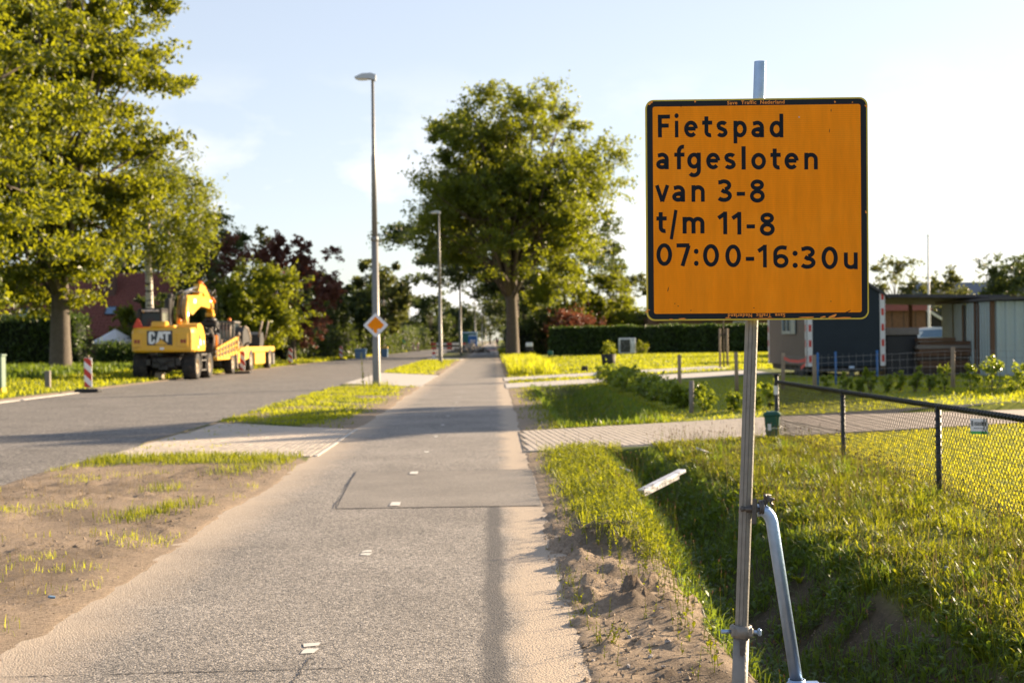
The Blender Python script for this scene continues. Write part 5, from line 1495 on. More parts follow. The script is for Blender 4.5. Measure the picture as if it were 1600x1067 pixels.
mat('cladding_black', (.022, .020, .022), .8, var=.3, scale=6)
mat('car_white', (.62, .66, .70), .25, var=.03, coat=.6)
mat('tent_white', (.70, .73, .78), .7, var=.05)

def window(parent, w, h, M, frame='trim_white', glass='glass_dark', bars=1, t=.05):
    f = MB()
    for (a, b, c, d) in ((-w/2, w/2, -h/2, -h/2+t), (-w/2, w/2, h/2-t, h/2), (-w/2, -w/2+t, -h/2+t, h/2-t), (w/2-t, w/2, -h/2+t, h/2-t)): f.box(a, b, -.06, .02, c, d)
    for k in range(1, bars+1):
        x = -w/2 + w*k/(bars+1); f.box(x-t/2, x+t/2, -.055, .02, -h/2+t, h/2-t)
    o = f.build('window', frame, parent); o.matrix_local = M
    g = MB().box(-w/2+t, w/2-t, -.02, .0, -h/2+t, h/2-t).build('pane', glass, o)
    return o
# farmhouse with a big tiled roof behind the beech
t = thing('farmhouse', 'farmhouse with a large red brown tiled roof and skylights behind the garden hedge', 'house', (-28.5, 97, .2))
MB().box(-9.5, 6.2, 0, 9, -.3, 1.75).build('wall', 'brick_dark', t)
MB().prism([(-.3, 1.75), (-.3, 1.9), (4.5, 6.5), (9.3, 1.9), (9.3, 1.75), (9, 1.75), (4.5, 6.1), (0, 1.75)], -9.9, 6.6, 'X').build('roof', 'roof_tile_red', t)
roof = [c for c in t.children if c.name.startswith('roof')][0]
mb = MB(); sl = math.atan2(4.6, 4.8)
Lr = math.hypot(4.8, 4.6); n = 20            # overlapping tile courses, joined
for k in range(n):
    s0 = Lr*k/n
    M = Matrix.Translation((0, -.3, 1.9)) @ Matrix.Rotation(sl, 4, 'X')
    mb.box(-9.9, 6.6, s0, s0+Lr/n*1.15, .004, .035, M @ Matrix.Translation((0, 0, 0)) @ Matrix.Rotation(-.05, 4, 'X') if False else M)
    mb.box(-9.9, 6.6, s0+.01, s0+.06, .035, .06, M)
for k in range(60):
    x = -9.8 + k*.275
    mb.box(x, x+.05, .02, Lr-.02, .036, .072, M)
rt = mb.build('tile_course', 'roof_tile_red', roof); rt['kind'] = 'stuff'
for (px, py, w, h) in [(43, 490, .75, .95), (104, 487, .5, .8), (115, 514, .5, .9), (176, 487, .75, .85)]:
    q = at(px, py, 97 + 2.0); s = (q.z - .2 - 1.9)/math.sin(sl)
    M = Matrix.Translation((q.x + 28.5, -.3, 1.9)) @ Matrix.Rotation(sl, 4, 'X') @ Matrix.Translation((0, s, .09)) @ Matrix.Rotation(-math.pi/2, 4, 'X')
    window(t, w, h, M, 'roof_dark', 'glass_blue', 0)
q = at(160, 445, 98); ch = MB().rbox(-.42, .42, -.3, .3, 4.4, 7.3, .02).build('chimney', 'brick_dark', roof); ch.location = (q.x + 28.5, 3.0, -.6)
MB().rbox(-.5, .5, -.38, .38, 7.3, 7.42, .02).build('chimney_cap', 'concrete', t).location = (q.x + 28.5, 3.0, -.6)
for x in (-7, -4, -1, 2, 4.6): window(t, 1.1, 1.1, Matrix.Translation((x, -.03, .85)))
# white garden parasol / party tent
p = at(180, 530, 87); t = thing('garden_parasol', 'white garden parasol over the low hedge', 'parasol', (p.x, 87, .3))
mb = MB(); n = 8
vs = [(0, 0, 2.2)] + [(1.35*math.cos(2*math.pi*k/n+.39), 1.35*math.sin(2*math.pi*k/n+.39), 1.45) for k in range(n)] + [(1.35*math.cos(2*math.pi*k/n+.39), 1.35*math.sin(2*math.pi*k/n+.39), 1.28) for k in range(n)]
mb.add(vs, [(0, 1+k, 1+(k+1) % n) for k in range(n)] + [(1+k, 9+k, 9+(k+1) % n, 1+(k+1) % n) for k in range(n)]); mb.build('canopy', 'tent_white', t)
MB().tube([(0, 0, -.2), (0, 0, 2.3)], .03, 8).build('pole', 'wood_post', t)

# mobile trailer hut
X0, X1, YA, YB, ZB = 9.12, 11.40, 40.0, 45.6, .60
g0 = hz(10.2, 41)
t = thing('trailer_hut', 'dark wheeled trailer hut with red and white striped corner strips', 'trailer', (X0, YA, g0))
w_, l_ = X1-X0, YB-YA
MB().rbox(0, w_, .02, l_, .30, 2.42, .02).build('body', 'panel_brown', t)
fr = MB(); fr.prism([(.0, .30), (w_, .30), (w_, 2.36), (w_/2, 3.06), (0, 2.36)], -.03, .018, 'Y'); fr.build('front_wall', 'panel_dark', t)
rb = MB(); rb.prism([(w_/2, 3.16), (w_+.14, 2.33), (w_+.14, 2.25), (w_/2, 3.07), (-.14, 2.25), (-.14, 2.33)], -.10, l_+.1, 'Y'); rb.build('roof', 'roof_dark', t)
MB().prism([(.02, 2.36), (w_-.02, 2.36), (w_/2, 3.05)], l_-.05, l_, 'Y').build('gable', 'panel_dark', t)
def cstrip(x, y, face):
    s = MB()
    if face == 'f': s.box(x-.075, x+.075, y-.05, y-.032, .30, 2.40)
    else: s.box(x-.02, x-.002, y-.075, y+.075, .30, 2.40)
    o = s.build('corner_strip', 'trim_white', t)
    r = MB(); z = .42
    while z < 2.3:
        if face == 'f': r.box(x-.035, x+.045, y-.054, y-.0505, z, z+.2)
        else: r.box(x-.024, x-.0205, y-.045, y+.035, z, z+.2)
        z += .45
    r.build('red_mark', 'board_red', o)
cstrip(.075, -.0, 'f'); cstrip(w_-.075, -.0, 'f'); cstrip(0, .10, 's'); cstrip(0, l_-.08, 's')
wd = window(t, 1.25, .72, Matrix.Translation((-.0, 2.6, 1.62)) @ Matrix.Rotation(-math.pi/2, 4, 'Z'), 'steel_pale', 'glass_dark', 1, .09)
sh = MB().box(-.055, -.03, 1.35, 1.93, 1.26, 1.98); sh.build('shutter', 'steel_pale', t)
MB().box(.1, w_-.1, .1, l_-.1, .14, .30).build('chassis', 'rubber_black', t)
for (x, y) in ((.05, 1.0), (.05, 1.75), (w_-.25, 1.0), (w_-.25, 1.75)):
    wh = MB().lathe([(.0, 0), (.12, .0), (.28, .01), (.31, .05), (.31, .15), (.28, .19), (0, .19)], (x, y, .10), 'X', 18).build('wheel', 'rubber_black', t)
MB().rbox(.3, w_-.3, -.9, .1, .16, .24, .01).build('drawbar', 'rubber_black', t)
MB().rbox(1.2, 1.35, -.12, -.04, .05, .30, .01).build('socket_box', 'pale_blue', t)

# carport between the hut and the metal shed
t = thing('carport', 'open carport with a flat roof edge between the trailer hut and metal shed', 'carport', (11.45, 41, g0))
mb = MB(); mb.add([(0, 0, 2.32), (3.4, -1.6, 2.22), (3.4, 3.6, 2.12), (0, 3.6, 2.22), (0, 0, 2.42), (3.4, -1.6, 2.30), (3.4, 3.6, 2.22), (0, 3.6, 2.32)], [(0, 1, 2, 3), (4, 5, 6, 7), (0, 1, 5, 4), (1, 2, 6, 5), (2, 3, 7, 6), (3, 0, 4, 7)]); mb.build('roof', 'roof_dark', t)
for (x, y) in ((1.92, 3.0), (.15, 3.3), (2.62, 1.0), (2.52, -1.3)): MB().box(x-.05, x+.05, y-.05, y+.05, -.1, 2.15).build('post', 'wood_brown', t)
# corrugated steel shed
t = thing('metal_shed', 'pale corrugated steel shed at the right edge of the yard', 'shed', (14.0, 38.5, g0))
def corr(name, p0, p1, z0, z1, parent, m, pitch=.22, dep=.035):
    L = math.hypot(p1[0]-p0[0], p1[1]-p0[1]); ux, uy = (p1[0]-p0[0])/L, (p1[1]-p0[1])/L; nx_, ny_ = uy, -ux
    pts = []; s = 0
    while s < L:
        for (ds, q) in ((0, 0), (.09, 0), (.12, 1), (.19, 1)):
            if s+ds <= L: pts.append((p0[0]+ux*(s+ds)+nx_*dep*q, p0[1]+uy*(s+ds)+ny_*dep*q))
        s += pitch
    n = len(pts); mb = MB()
    back = [(x-nx_*.02, y-ny_*.02) for x, y in pts]
    mb.add([(x, y, z0) for x, y in pts] + [(x, y, z1) for x, y in pts], [(k, k+1, n+k+1, n+k) for k in range(n-1)])
    return mb.build(name, m, parent, fix=False)
for k in range(6): corr('wall_panel', (k*1.1, 0), (k*1.1+1.09, 0), -.1, 2.10, t, 'steel_pale', .27)
for k in range(4): corr('wall_panel', (0, 4.3-k*1.075), (0, 4.3-k*1.075-1.07), -.1, 2.10, t, 'steel_pale', .22)
corr('wall_panel', (6.6, 4.3), (0, 4.3), -.1, 2.1, t, 'steel_pale'); corr('wall_panel', (6.6, 0), (6.6, 4.3), -.1, 2.1, t, 'steel_pale')
MB().prism([(-.15, 2.12), (-.15, 2.20), (7, 2.38), (7, 2.30)], -.25, 4.5, 'Y').build('roof', 'roof_dark', t)
MB().box(-.045, .06, -.06, .06, -.1, 2.1).build('corner_post', 'wood_brown', t)
for q, pxx in ((.9, 0), (2.2, 0)): MB().box(-.06, -.03, q, q+.1, -.1, 2.05).build('batten', 'wood_brown', t)
# black tarpaulin box with a plank on top, stack of planks
p = at(1411, 580, 40.6); t = thing('tarp_box', 'black tarpaulin covered box with a grey beam along its top', 'storage box', (p.x, 40.6, g0))
mb = MB(); mb.rbox(-.5, .46, 0, .9, -.05, 1.18, .03); mb.build('cover', 'tarp_black', t); MB().rbox(-.52, .48, -.06, .2, 1.18, 1.40, .02).build('beam', 'wood_grey', t)
p = at(1477, 585, 40.2); t = thing('plank_stack', 'stack of dark brown planks under the carport roof', 'planks', (p.x, 40.2, g0)); rr = random.Random(2)
z = -.02
for k in range(9):
    h = rr.choice((.09, .11, .13)); w0, w1 = -.78 + rr.uniform(-.06, .05), .76 + rr.uniform(-.08, .08)
    for j in range(3): MB().rbox(w0, w1, j*.24, j*.24+.22, z, z+h-.008, .008).build('plank', rr.choice(('wood_dark', 'wood_dark', 'wood_brown', 'wood_grey')), t)
    z += h
MB().rbox(-.80, .30, -.05, .3, z+.0, z+.10, .01).build('plank', 'wood_brown', t)
# brown wooden shed with a reddish roof and the black gabled house
p = at(1405, 520, 64); t = thing('wooden_shed', 'brown wooden shed with a low reddish roof behind the trailer hut', 'shed', (p.x, 64, .33))
MB().box(-2.0, 1.25, 0, 3, -.1, 2.3).build('wall', 'wood_brown', t); MB().prism([(-2.2, 2.3), (1.5, 2.3), (1.1, 2.75), (-2.2, 2.9)], -.3, 3.3, 'Y').build('roof', mat('roof_red', (.18, .06, .055), .8, var=.2), t)
for k in range(6): MB().box(-2.0+k*.55, -1.96+k*.55, -.012, -.002, 0, 2.28).build('board_gap', 'wood_dark', t)
t = thing('black_house', 'black wooden house with white bargeboards and a small white window', 'house', (24.2, 80, .33)); t.scale.z = .84
MB().prism([(-3.2, -.2), (3.2, -.2), (3.2, 1.35), (0, 3.75), (-3.2, 1.35)], 0, 7, 'Y').build('wall', 'cladding_black', t)
cl = MB()
for k in range(18): cl.box(-3.2 if k < 8 else -3.2*(1-(k-7.6)/11.5), 3.2 if k < 8 else 3.2*(1-(k-7.6)/11.5), -.03, -.002, -.1+k*.2, -.1+k*.2+.17)
cl.build('cladding', 'cladding_black', t)
for s in (-1, 1):
    MB().prism([(0, 3.78), (s*3.5, 1.16), (s*3.5, 1.36), (0, 4.0)], -.12, -.05, 'Y').build('bargeboard', 'trim_white', t)
MB().prism([(-3.6, 1.30), (0, 4.02), (3.6, 1.30), (3.6, 1.45), (0, 4.18), (-3.6, 1.45)], -.05, 7.2, 'Y').build('roof', 'roof_dark', t)
q = at(1436, 488, 80); window(t, .5, .48, Matrix.Translation((q.x-24.2, -.06, q.z-.33)), 'trim_white', 'glass_blue', 0, .07)
# grey roof far right, brick house behind the hedge
t = thing('grey_roof_house', 'house with a blue grey roof half hidden by the dark pine', 'house', (33.5, 92, .33))
MB().box(-4, 5, 0, 7, -.2, 2.6).build('wall', 'brick_dark', t); MB().prism([(-.4, 2.5), (3.5, 4.75), (7.4, 2.5), (7.4, 2.35), (-.4, 2.35)], -4.3, 5.3, 'X').build('roof', mat('roof_blue', (.10, .12, .15), .6), t)
t = thing('brick_house', 'dark brick house behind the clipped hedge under the orange sign', 'house', (19.7, 124, .33))
MB().box(-5.8, 7.5, 0, 8, -.2, 3.0).build('wall', 'brick_dark', t); MB().prism([(-.5, 2.9), (4, 5.0), (8.5, 2.9), (8.5, 2.75), (-.5, 2.75)], -5.0, 7.8, 'X').build('roof', 'roof_dark', t)
for (x, w, f) in ((-3.6, 1.6, 'wood_post'), (-.4, 1.0, 'roof_dark'), (3.0, 2.2, 'trim_white'), (6.0, 1.4, 'trim_white')): window(t, w, 1.3, Matrix.Translation((x, -.03, 1.9)), f, 'glass_dark', 1, .09)
# flagpole
p = at(1452, 525, 62); t = thing('flagpole', 'tall thin white flagpole behind the carport', 'flagpole', (p.x, 62, .33)); MB().tube([(0, 0, -.2), (0, 0, 2.2), (0, 0, 5.6)], [.07, .06, .035], 12).build('pole', 'trim_white', t); MB().lathe([(0, -.05), (.05, -.02), (.05, .03), (0, .06)], (0, 0, 5.64), n=12).build('finial', 'trim_white', t)

# parked white car behind the carport
p = at(1452, 560, 59); t = thing('parked_car', 'white car parked behind the plank stack, only its roof showing', 'car', (p.x+.5, 59.5, .33))
prof = [(-2.1, .35), (-2.12, .75), (-1.95, .98), (-1.55, 1.04), (-1.0, 1.42), (-.3, 1.5), (.35, 1.46), (1.15, 1.0), (1.95, .86), (2.12, .6), (2.1, .32)]
def loft(prof, ws, mb):
    n = len(prof); vs = []
    for s in (-1, 1):
        for (u, v), w in zip(prof, ws): vs.append((u, s*w, v))
    mb.add(vs, [tuple(range(n)), tuple(range(n, 2*n))[::-1]] + [(k, (k+1) % n, n+(k+1) % n, n+k) for k in range(n)])
mb = MB(); loft(prof, [.82, .86, .86, .84, .68, .64, .66, .80, .82, .80, .78], mb); mb.build('body', 'car_white', t)
for s in (-1, 1):
    mb = MB(); mb.add([(-1.40, s*.80, 1.06), (.85, s*.80, 1.06), (.28, s*.69, 1.40), (-.92, s*.705, 1.37)], [(0, 1, 2, 3)]); mb.build('side_window', 'glass_blue', t)
MB().add([(.45, -.62, 1.415), (.45, .62, 1.415), (1.12, .74, 1.03), (1.12, -.74, 1.03)], [(0, 1, 2, 3)]).build('windscreen', 'glass_blue', t)
for (x, s) in ((-1.3, -1), (1.3, -1), (-1.3, 1), (1.3, 1)): MB().lathe([(0, -.1), (.2, -.1), (.3, -.08), (.32, 0), (.3, .08), (0, .1)], (x, s*.78, .3), 'Y', 18).build('wheel', 'rubber_black', t)
# ================================================================= excavator, trailers, cyclist
mat('machine_yellow', (.74, .40, .012), .4, var=.07, scale=3, coat=.25, dirt=(.40, .27, .12), dirt_amt=.3)
mat('trailer_yellow', (.72, .38, .015), .5, var=.1, scale=4, dirt=(.35, .25, .13), dirt_amt=.45)
mat('machine_black', (.016, .016, .017), .5, var=.3, scale=8, dirt=(.10, .085, .065), dirt_amt=.35)
mat('tyre', (.022, .021, .020), .85, var=.3, scale=10, dirt=(.13, .105, .08), dirt_amt=.4)
mat('rim_dusty', (.34, .27, .18), .7, var=.2, scale=10)
mat('chrome', (.72, .72, .74), .2, metal=.95, var=.05)
mat('cab_glass', (.010, .022, .034), .25, var=.2, spec=.35)
mat('cab_glass_pale', (.17, .19, .155), .25, var=.2, spec=.5)
mat('grey_steel', (.17, .165, .155), .5, metal=.5, var=.2, scale=10, dirt=(.3, .24, .17), dirt_amt=.5)
mat('dusty_steel', (.28, .23, .175), .75, metal=.2, var=.35, scale=10)
mat('lamp_red', (.30, .05, .02), .3); mat('lamp_orange', (.85, .22, .01), .3); mat('triangle_red', (.62, .06, .03), .5)
mat('decal_black', (.012, .016, .02), .4); mat('decal_white', (.78, .80, .84), .45)

def wheel(parent, x, y, r, w, out=1, lugs=18, name='wheel'):
    """A wheel with a treaded tyre and a dished rim on its outer side."""
    mb = MB()
    mb.lathe([(r*.55, -w*.42), (r*.80, -w*.5), (r*.94, -w*.47), (r*.965, -w*.3), (r*.965, w*.3), (r*.94, w*.47), (r*.80, w*.5), (r*.55, w*.42)], n=28)
    for k in range(lugs):                                   # slanting tread blocks in a chevron
        for s in (-1, 1):
            a0 = 2*math.pi*(k + (.5 if s > 0 else 0))/lugs
            vs = []
            for (h, da, rr) in ((0, .0, r*1.0), (.5*w*.94, .22, r*.985)):
                for dd in (-.055, .055):
                    a = a0 + da + dd; vs += [(rr*math.cos(a), rr*math.sin(a), s*h), (r*.93*math.cos(a), r*.93*math.sin(a), s*h)]
            mb.add(vs, [(0, 2, 6, 4), (0, 4, 5, 1), (2, 3, 7, 6), (4, 6, 7, 5), (0, 1, 3, 2)])
    o = mb.build(name, 'tyre', parent)
    rm = MB(); rm.lathe([(r*.56, out*w*.43), (r*.52, out*w*.40), (r*.44, out*w*.24), (r*.26, out*w*.24), (r*.22, out*w*.40), (0, out*w*.40)], n=24)
    for k in range(8):
        a = 2*math.pi*k/8; rm.tube([(r*.34*math.cos(a), r*.34*math.sin(a), out*w*.22), (r*.34*math.cos(a), r*.34*math.sin(a), out*w*.29)], r*.035, 6)
    rm.build('rim', 'rim_dusty', o)
    o.location = (x, y, r*.985); o.rotation_euler = (0, math.pi/2, 0)
    return o

t = thing('excavator', 'yellow wheeled excavator seen from behind with its arm raised at the roadside', 'excavator', (-14.22, 59.4, -.02))
for s in (-1, 1):
    for y in (.55, 3.1):
        wheel(t, s*1.06, y, .575, .62, out=s)
MB().rbox(-.52, .52, -.05, 3.8, .50, .98, .05).build('chassis', 'machine_black', t)
mb = MB(); mb.tube([(-.8, .55, .57), (.8, .55, .57)], .16, 12); mb.build('axle', 'machine_black', t); mb = MB(); mb.tube([(-.8, 3.1, .57), (.8, 3.1, .57)], .16, 12); mb.build('axle', 'machine_black', t)
MB().lathe([(0, -.25), (.26, -.2), (.3, 0), (.26, .2), (0, .25)], (0, .55, .57), 'Y', 14).build('differential', 'machine_black', t)
mb = MB(); mb.rbox(-.75, -.55, -.08, .2, .62, .92, .03); mb.rbox(.52, .74, -.1, .2, .6, .95, .03); mb.tube([(-.5, -.1, .8), (0, -.14, .7), (.45, -.1, .85)], .03, 6); mb.tube([(-.4, -.12, .98), (-.1, -.2, .55), (.3, -.1, .95)], .022, 6); mb.rbox(-.2, .2, -.16, -.06, .42, .62, .03)
mb.build('hose', 'machine_black', t)
mb = MB()
for z in (.35, .78, 1.02): mb.rbox(1.0, 1.34, 1.3, 2.35, z, z+.05, .01)
for y in (1.3, 2.3): mb.rbox(1.30, 1.35, y, y+.05, .35, 1.07, .01)
mb.rbox(1.0, 1.38, 1.2, 2.5, 1.06, 1.10, .02)
mb.build('step', 'grey_steel', t)
mb = MB(); mb.lathe([(0, .96), (.62, .96), (.62, 1.2), (0, 1.2)], (0, 1.6, 0), 'Z', 24); mb.build('turntable', 'machine_black', t)
# counterweight: rounded block, wide, with a bulging back
mb = MB()
plan = [(-1.34, .55), (-1.34, -.08), (-1.24, -.24), (-1.02, -.31), (0, -.35), (1.02, -.31), (1.24, -.24), (1.34, -.08), (1.34, .55)]
lev = [(1.20, .95), (1.28, 1.0), (1.75, 1.0), (2.02, 1.0), (2.16, .985), (2.24, .95)]
vs = []
for (z, k) in lev:
    for (u, v) in plan: vs.append((u*k, (v-.55)*(.9+.1*k)*k+.55, z))
n = len(plan)
fs = [(i*n+k, i*n+(k+1) % n, (i+1)*n+(k+1) % n, (i+1)*n+k) for i in range(len(lev)-1) for k in range(n)] + [tuple(range(n))[::-1], tuple((len(lev)-1)*n+k for k in range(n))]
mb.add(vs, fs); cw = mb.build('counterweight', 'machine_yellow', t)
mb = MB(); mb.rbox(-1.27, -.86, -.345, -.27, 1.42, 2.0, .02); mb.build('light_panel', 'machine_yellow', cw); mb = MB(); mb.rbox(.64, 1.12, -.345, -.27, 1.42, 2.0, .02); mb.build('light_panel', 'machine_yellow', cw)
for x in (-1.12, -.98, .86, .99): MB().rbox(x-.055, x+.055, -.365, -.342, 1.58, 1.74, .012).build('tail_light', 'lamp_red', cw)
mb = MB(); mb.rbox(-.08, .1, -.372, -.352, 1.3, 1.4, .008); mb.build('number_plate', 'decal_white', cw)
# maker's panel on the back
DY = -.356
pn = MB().box(-.62, .46, DY, DY+.03, 1.50, 2.12).build('name_panel', 'decal_black', cw)
PN_MAT = mat('panel_blue_black', (.010, .022, .040), .35); pn.data.materials[0] = PN_MAT
lt = MB(); y0, y1 = DY-.010, DY-.001
LX = lambda u: -.62 + 1.08*u
LZ = lambda v: 1.50 + .62*v
def pol(pts): lt.prism([(LX(u), LZ(v)) for u, v in pts], y0, y1, 'Y')
pol([(.06, .20), (.12, .08), (.24, .08), (.24, .26), (.17, .26), (.165, .76), (.24, .76), (.24, .94), (.12, .94), (.06, .82)])   # C spine
pol([(.242, .08), (.31, .20), (.31, .40), (.242, .40)]); pol([(.242, .94), (.31, .82), (.31, .62), (.242, .62)])               # C arms
pol([(.335, .08), (.455, .94), (.53, .94), (.50, .52), (.435, .08)]); pol([(.505, .52), (.535, .94), (.60, .94), (.655, .46), (.60, .40)])       # A
pol([(.62, .94), (.62, .76), (.74, .76), (.74, .30), (.83, .16), (.83, .76), (.93, .76), (.93, .94)])                          # T
lt.build('lettering', 'decal_white', pn)
MB().prism([(LX(.30), LZ(.04)), (LX(.82), LZ(.04)), (LX(.56), LZ(.40))], DY-.016, DY-.011, 'Y').build('triangle', 'machine_yellow', pn)
# body sides and hood
mb = MB(); mb.prism([(.551, 1.22), (2.05, 1.22), (2.18, 1.4), (2.12, 1.9), (1.7, 2.30), (1.2, 2.44), (.551, 2.40)], .50, 1.34, 'X'); bd = mb.build('side_hood', 'machine_yellow', t)
mb = MB(); mb.prism([(.85, 1.45), (1.45, 1.42), (1.55, 1.56), (.80, 2.02)], 1.341, 1.349, 'X'); mb.build('vent', 'decal_black', bd)
mb = MB(); mb.prism([(.95, 1.48), (1.30, 1.48), (1.25, 1.7), (.95, 1.76)], 1.350, 1.355, 'X'); mb.rbox(1.342, 1.352, 1.75, 1.9, 1.5, 1.7, .004); mb.rbox(1.342, 1.352, .62, .8, 1.34, 1.44, .004); mb.build('decal', 'decal_white', bd)
MB().prism([(.551, 1.22), (2.4, 1.22), (2.4, 2.0), (.551, 2.3)], -1.30, -.62, 'X').build('side_box', 'machine_yellow', t)
MB().rbox(-.58, .48, .0, 1.9, 2.2, 2.36, .05).build('engine_hood', 'machine_yellow', t)
MB().rbox(-.50, .14, -.12, .45, 2.24, 2.52, .05).build('filter_box', 'machine_yellow', t)
# cab
cb = MB(); x0, x1, ya, yb, za, zb = -1.30, -.36, 1.15, 2.85, 1.3, 3.02
for (x, y) in ((x0, ya), (x1, ya), (x0, yb), (x1, yb), (x1, (ya+yb)/2)): cb.rbox(x-.045, x+.045, y-.045, y+.045, za, zb, .02)
for (a, b, c, d) in ((x0, x1, ya, ya), (x0, x1, yb, yb)): cb.rbox(a, b, c-.04, d+.04, zb-.1, zb, .02); cb.rbox(a, b, c-.04, d+.04, za, za+.95, .02)
for x in (x0, x1): cb.rbox(x-.04, x+.04, ya, yb, zb-.1, zb, .02); cb.rbox(x-.04, x+.04, ya, yb, za, za+.6, .02)
cb.rbox(x0-.05, x1+.05, ya-.08, yb+.1, zb+.001, zb+.10, .04); cb.rbox(x0+.2, x1-.2, ya+.6, ya+1.1, za+.3, za+1.25, .08)
cab = cb.build('cab', 'machine_black', t)
MB().box(x0+.05, x1-.05, ya+.005, ya+.015, za+.955, zb-.105).build('rear_window', 'cab_glass', cab)
MB().box(x1+.01, x1+.02, ya+.05, yb-.05, za+.605, zb-.105).build('side_window', 'cab_glass_pale', cab)
MB().box(x0-.02, x0-.01, ya+.05, yb-.05, za+.605, zb-.105).build('side_window', 'cab_glass', cab)
sb = MB().box(x0+.1, x1-.08, ya-.092, ya-.083, zb-.075, zb+.075).build('name_strip', 'decal_black', cab)
text_mesh('CATERPILLAR', .125, 'decal_white', sb, Matrix.Translation(((x0+x1)/2+.02, ya-.094, zb-.045)) @ Matrix.Rotation(math.pi/2, 4, 'X'), 1.0, bold=.004)
MB().prism([(x0+.13, zb-.06), (x0+.23, zb-.06), (x0+.18, zb+.03)], ya-.095, ya-.0925, 'Y').build('triangle', 'machine_yellow', sb)
MB().prism([(-1.31, 2.26), (-.86, 2.26), (-1.06, 2.66), (-1.12, 2.66)], -.02, .0, 'Y').build('warning_triangle', 'triangle_red', t)
mb = MB(); mb.tube([(-1.30, .9, 2.3), (-1.32, 1.0, 2.9), (-1.34, 1.05, 3.05)], .03, 6); mb.rbox(-1.4, -1.24, 1.0, 1.05, 2.7, 3.0, .02); mb.build('mirror', 'machine_black', t)
mb = MB(); mb.lathe([(0, 0), (.10, 0), (.10, .14), (.06, .22), (0, .23)], (.24, 2.0, 2.44), 'Z', 14); mb.build('beacon', 'lamp_orange', t)
# arm: lower boom up, upper boom forward, stick folded over, rams and hoses
def beam(mb, pts, w):
    """pts: (y, z_low, z_high) stations of a box beam of width w about x = xb."""
    vs = []
    for (y, zl, zh) in pts: vs += [(-w/2, y, zl), (w/2, y, zl), (w/2, y, zh), (-w/2, y, zh)]
    n = len(pts); fs = [(0, 1, 2, 3), tuple(4*(n-1)+k for k in (3, 2, 1, 0))]
    for i in range(n-1):
        for k in range(4): fs.append((4*i+k, 4*i+(k+1) % 4, 4*(i+1)+(k+1) % 4, 4*(i+1)+k))
    mb.add(vs, fs)
arm = MB(); arm.prism([(2.75, 1.9), (3.25, 1.9), (3.55, 3.3), (4.1, 3.95), (3.3, 4.05), (2.95, 3.4)], -.22, .22, 'X')
b1 = arm.build('lower_boom', 'machine_yellow', t); b1.location.x = .12
arm = MB(); arm.prism([(3.2, 4.12), (3.35, 3.62), (3.75, 3.20), (4.3, 3.06), (5.0, 3.28), (6.2, 3.62), (8.2, 3.52), (8.3, 3.75), (7.4, 4.18), (5.8, 4.22), (4.2, 4.16)], -.2, .2, 'X')
b2 = arm.build('upper_boom', 'machine_yellow', t); b2.location.x = .12
MB().prism([(4.6, 3.72), (5.1, 3.74), (5.1, 3.98), (4.6, 3.98)], .201, .206, 'X').build('decal', 'decal_white', b2).location = (0, 0, 0)
arm = MB(); arm.prism([(6.1, 4.2), (6.6, 4.2), (7.0, 4.55), (6.85, 4.85), (6.3, 4.9), (6.0, 4.5)], -.15, .15, 'X'); o = arm.build('arm_bracket', 'machine_yellow', t); o.location.x = .12
arm = MB(); arm.prism([(7.0, 4.75), (7.3, 4.85), (9.4, 3.9), (9.6, 3.4), (9.2, 3.3), (8.8, 3.75), (7.0, 4.4)], -.14, .14, 'X'); o = arm.build('stick', 'machine_yellow', t); o.location.x = .12
rm = MB()
rm.tube([(.30, 3.15, 2.2), (.30, 3.42, 3.7)], .06, 10); rm.tube([(-.06, 3.15, 2.2), (-.06, 3.42, 3.7)], .06, 10)
rm.tube([(.12, 3.6, 4.32), (.12, 6.3, 4.72)], .07, 10); rm.tube([(.12, 7.0, 5.0), (.12, 8.9, 4.3)], .05, 10); rm.tube([(.26, 8.3, 4.1), (.26, 9.3, 3.5)], .05, 8)
rm.build('hydraulic_ram', 'chrome', t)
rm = MB(); rm.tube([(.12, 6.9, 5.05), (.12, 8.0, 4.72)], .085, 10); rm.tube([(.3, 8.8, 4.2), (.3, 9.6, 3.9)], .07, 8); rm.build('ram_barrel', 'lamp_orange', t)
rm = MB(); random.seed(5)
for k in range(7):
    x = .12 + random.uniform(-.28, .28); rm.tube([(x, 3.0, 2.3+random.uniform(0, .3)), (x-.1, 2.7, 3.2), (x-.05, 3.0, 4.0+random.uniform(0, .3)), (x, 4.2, 4.35+random.uniform(0, .1)), (x+.05, 6.2, 4.4)], .028, 6)
for k in range(5):
    x = .12 + random.uniform(-.25, .25); rm.tube([(x, 8.0, 4.2), (x+.1, 8.8, 4.5+random.uniform(-.1, .2)), (x, 9.5, 3.9), (x, 9.6, 3.2)], .028, 6)
rm.build('hose_bundle', 'machine_black', t)['kind'] = 'stuff'
rm = MB(); rm.rbox(-.5, -.22, 2.3, 2.9, 2.2, 3.6, .06); rm.rbox(-.42, -.2, 2.5, 2.8, 3.5, 3.8, .04); rm.build('cab_guard', 'machine_black', t)
g = MB(); g.rbox(-.2, .2, 9.0, 9.5, 3.05, 3.32, .05); o = g.build('tilt_head', 'machine_yellow', t); o.location.x = .12
g = MB(); g.lathe([(0, 0), (.3, 0), (.32, .12), (.15, .28), (0, .28)], (.12, 9.25, 2.78), 'Z', 14); g.rbox(-.3, .5, 8.95, 9.55, 2.45, 2.80, .06)
for s in (-1, 1):
    for x in (-.3, 0, .3):
        g.tube([(x+.12, 9.25+s*.15, 2.5), (x+.12, 9.25+s*.5, 2.2), (x+.12, 9.25+s*.45, 1.8), (x+.12, 9.25+s*.12, 1.5)], [.06, .06, .05, .02], 6)
g.build('grab', 'machine_black', t)
